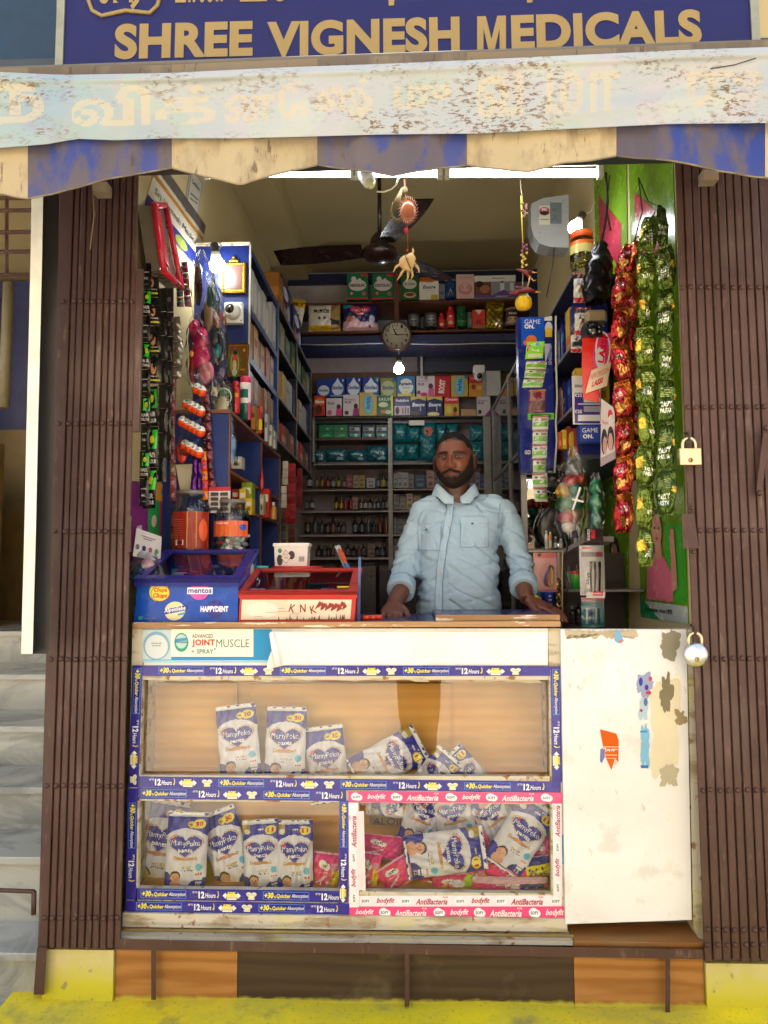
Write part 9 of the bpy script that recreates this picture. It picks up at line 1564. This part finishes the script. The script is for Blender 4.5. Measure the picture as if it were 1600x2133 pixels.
b = MB(); q = [P(1251, 972, 2.42), P(1282, 955, 2.38), P(1280, 850, 2.38), P(1252, 830, 2.42)]; b.hexa(q + [p + V((.002, .003, 0)) for p in q], (190, 176, 170)); fq = lambda u, v, o: (q[0] * (1 - u) + q[1] * u) * (1 - v) + (q[3] * (1 - u) + q[2] * u) * v + V((0, -o, 0)); b.prints(fq, [('e', .7, .8, .2, .12, (180, 50, 60)), ('t', 'ThreeX', .3, .66, .5, .05, (190, 60, 70)), ('e', .25, .36, .22, .2, (40, 26, 24)), ('e', .7, .4, .24, .22, (50, 30, 26)), ('e', .68, .34, .16, .16, (186, 140, 120)), ('e', .28, .3, .14, .14, (176, 130, 110)), ('p', [(0, 0), (1, 0), (1, .15), (0, .12)], (150, 130, 130))], .0006, .0003); build(b, 'portrait_card', m_gloss, label='narrow pale card with two portraits at the right of the price card', cat='card')
PO = (98, 138, 14); XRW = WR - .004
wallpanel('green_poster', ((1335, 1285), (1434, 1300), (1400, 300), (1309, 330)), PO, 'tall lime green poster with a woman in pink, nearest the gate', 'poster', [('r', 0, 0, 1, .035, (176, 180, 170)), ('p', [(.0, 0), (.45, 0), (.0, .045)], (20, 140, 80)), ('r', .6, .04, 1, .2, (60, 150, 40)), ('t', 'Amrutanjan since 1893', .42, .018, .6, .012, (30, 60, 40)), ('p', [(.15, .92), (.15, .78), (.85, .70), (.85, .84)], (170, 30, 60)), ('t', 'COMFY', .5, .81, .5, .05, (206, 110, 130), {'b': .04}),
 ('e', .42, .185, .15, .05, (40, 24, 22)), ('p', [(.18, .04), (.76, .04), (.74, .10), (.56, .135), (.40, .135), (.22, .11)], (206, 104, 124)), ('p', [(.40, .125), (.56, .125), (.54, .165), (.42, .165)], (190, 134, 110)), ('e', .46, .185, .11, .034, (196, 140, 116)), ('e', .42, .19, .02, .003, (60, 30, 26)), ('e', .51, .19, .02, .003, (60, 30, 26)), ('e', .465, .168, .03, .003, (170, 70, 76)), ('p', [(.76, .06), (.86, .07), (.82, .19), (.74, .19)], (190, 134, 110))], X=XRW, m=m_gloss)
wallpanel('green_poster', ((1260, 1300), (1310, 1312), (1305, 330), (1236, 330)), PO, 'second lime green poster farther in on the right wall', 'poster', [('p', [(.15, .92), (.15, .82), (.85, .76), (.85, .86)], (150, 40, 60)), ('p', [(.2, 0), (.9, 0), (.85, .09), (.6, .115), (.4, .115), (.22, .09)], (196, 110, 130)), ('e', .5, .155, .2, .035, (40, 24, 22)), ('p', [(.42, .10), (.58, .10), (.58, .13), (.42, .13)], (190, 136, 112)), ('e', .5, .148, .14, .028, (190, 136, 112)), ('e', .55, .47, .18, .03, (190, 190, 170)), ('e', .55, .47, .15, .026, PO), ('p', [(.6, .34), (.72, .33), (.66, .38)], (206, 206, 190)), ('t', 'LEAK', .55, .42, .4, .012, (40, 60, 20)), ('t', 'PROOF', .55, .28, .4, .012, (40, 60, 20))], X=XRW, m=m_gloss)
def chips(nm, cols, path, w, n_, prints, label, m=m_foil):
 pts = [P(*p) for p in path]; L_ = [0]
 for a_, c_ in zip(pts[:-1], pts[1:]): L_.append(L_[-1] + (c_ - a_).length)
 def at(s_):
  for i in range(len(pts) - 1):
   if s_ <= L_[i + 1] or i == len(pts) - 2: f = (s_ - L_[i]) / (L_[i + 1] - L_[i]); return pts[i] + (pts[i + 1] - pts[i]) * f
 H = L_[-1] / n_
 for k in range(n_):
  r_ = random.Random(k * 5 + len(label)); jx = V((r_.uniform(-.007, .007), r_.uniform(-.006, .006), 0)); a_, c_ = at(k * H), at((k + 1) * H) + jx; ph_ = r_.uniform(-.75, .75); ux = V((math.cos(ph_), math.sin(ph_), r_.uniform(-.22, .22))); d_ = (a_ - c_).normalized(); un = ux.cross(d_); un = un if un.y < 0 else -un; k1, k2 = r_.uniform(0, 6), r_.uniform(0, 6); col = cols[k % len(cols)]
  def fn(u, v, o=0, side=1):
   vv = min(max((v - .05) / .9, 0), 1); bu = (4 * vv * (1 - vv)) ** .5 * (max(0, 1 - abs(2 * u - 1) ** 2.6)) ** .6; nw = w * (.70 + .26 * (4 * vv * (1 - vv)) ** .7 + .10 * mn.noise(V((k1, v * 6, k2))))
   cr_ = .011 * mn.noise(V((u * 3 + k1, v * 4, k2))) + .005 * abs(mn.noise(V((u * 7 + v * 3, v * 7 + k1, k2)))) + .0008 * mn.noise(V((u * 18, v * 20 + k1, k2))) ; return c_ + (a_ - c_) * v + ux * (u - .5) * nw + un * (side * (.014 * bu + o) + cr_)
  CC = raster(prints['it'][k % len(prints['it'])], 34, 54, None); g_ = prints.get('grad'); s = MB(); s.grid(lambda u, v: fn(u, v), 34, 54, lambda u, v: CC[min(53, int(v * 54)), min(33, int(u * 34))] or (g_(u, v) if g_ else col), smooth=False); s.grid(lambda u, v: fn(1 - u, v, 0, -1), 6, 8, col)
  build(s, nm, m, None, label % ORD[k], 'chips packet', 'chips packets hanging on the right wall')
GOLDR = dict(grad=lambda u, v: (190, 104, 36) if (u > .68 and v > .25) or v > .84 else ((120, 40, 24) if v < .1 else (150, 30, 28)), it=[[('e', .4, .62, .3, .16, (206, 60, 80)), ('e', .4, .62, .26, .13, (176, 24, 44)), ('t', 'Little', .4, .66, .34, .09, (226, 200, 190), {'s': .3, 'b': .03}), ('t', 'Hearts', .4, .57, .38, .09, (226, 200, 190), {'s': .3, 'b': .03}), ('e', .35, .33, .15, .08, (206, 150, 80)), ('e', .58, .27, .15, .08, (214, 160, 90)), ('e', .4, .2, .14, .07, (206, 150, 80))]])
GREEN = dict(it=[[('r', .3, .55, .9, .60, (150, 160, 90)), ('p', [(.02, .36), (.3, .40), (.28, .68), (.04, .6)], (226, 176, 60)), ('t', 'TASTY', .6, .38, .5, .10, (214, 216, 200), {'b': .05}), ('t', 'PASTA', .6, .27, .5, .10, (214, 216, 200), {'b': .05})] + [('r', .35, .63 + .03 * i, .9, .642 + .03 * i, (140, 150, 90)) for i in range(7)], [('p', [(.02, .36), (.3, .40), (.28, .68), (.04, .6)], (226, 176, 60)), ('t', 'TASTY', .62, .32, .45, .10, (214, 216, 200), {'b': .05}), ('r', .35, .5, .9, .8, (86, 110, 30)), ('r', .4, .55, .88, .58, (150, 160, 90)), ('r', .4, .64, .88, .67, (150, 160, 90))]])
GREEN2 = dict(it=[[('t', 'TASTY', .42, .40, .6, .11, (214, 216, 200), {'b': .05}), ('t', 'PASTA', .42, .27, .6, .11, (214, 216, 200), {'b': .05}), ('p', [(.8, .5), (1, .46), (1, .62), (.84, .62)], (222, 176, 60))] + [('r', .15, .58 + .035 * i, .75, .595 + .035 * i, (140, 150, 90)) for i in range(8)]])
chips('chips_packet', [(176, 34, 30)], [(1318, 505, 2.42), (1296, 600, 2.38), (1288, 690, 2.38), (1296, 800, 2.38), (1302, 900, 2.37), (1300, 1110, 2.36)], .072, 8, GOLDR, 'red and gold foil packet, %s from top in the red column')
chips('chips_packet', [(160, 60, 24)], [(1322, 520, 2.46), (1318, 610, 2.44), (1318, 690, 2.44), (1322, 860, 2.44), (1328, 1000, 2.44)], .060, 6, GOLDR, 'red and gold foil packet in back column, %s from top')
chips('chips_packet', [(86, 104, 32), (98, 114, 38)], [(1358, 450, 2.30), (1346, 540, 2.29), (1342, 640, 2.28), (1344, 740, 2.28), (1346, 860, 2.27), (1346, 980, 2.27), (1340, 1180, 2.26)], .066, 9, GREEN, 'green foil snack packet with yellow patch, %s from top in the left green column')
chips('chips_packet', [(66, 86, 28), (76, 94, 34)], [(1374, 430, 2.28), (1384, 520, 2.26), (1386, 640, 2.25), (1387, 760, 2.25), (1388, 900, 2.24), (1390, 1075, 2.23)], .062, 7, GREEN2, 'dark green foil snack packet, %s from top in the column nearest the gate')
b = MB(); b.tube([P(1318, 505, 2.42), P(1340, 480, 2.34), P(1372, 430, 2.29), P(1350, 420, 2.40), P(1330, 370, 2.42)], .002, (60, 50, 36), 5); b.tube([P(1330, 372, 2.42), P(1338, 440, 2.40), P(1322, 500, 2.42)], .0025, (70, 60, 44), 5); build(b, 'cord', m_cloth, label='thin cord from which the snack packets hang', cat='cord')
b = MB(); c = P(1352, 1330, 2.25)
# ------------------------------------------------------------------ labels that are shared must sit in a group
for lab, names in seen_labels.items():
 if len(names) > 1: print('DUPLICATE LABEL', lab, names[:4])
for o in sc.objects:
 if '_o' in o: del o['_o']
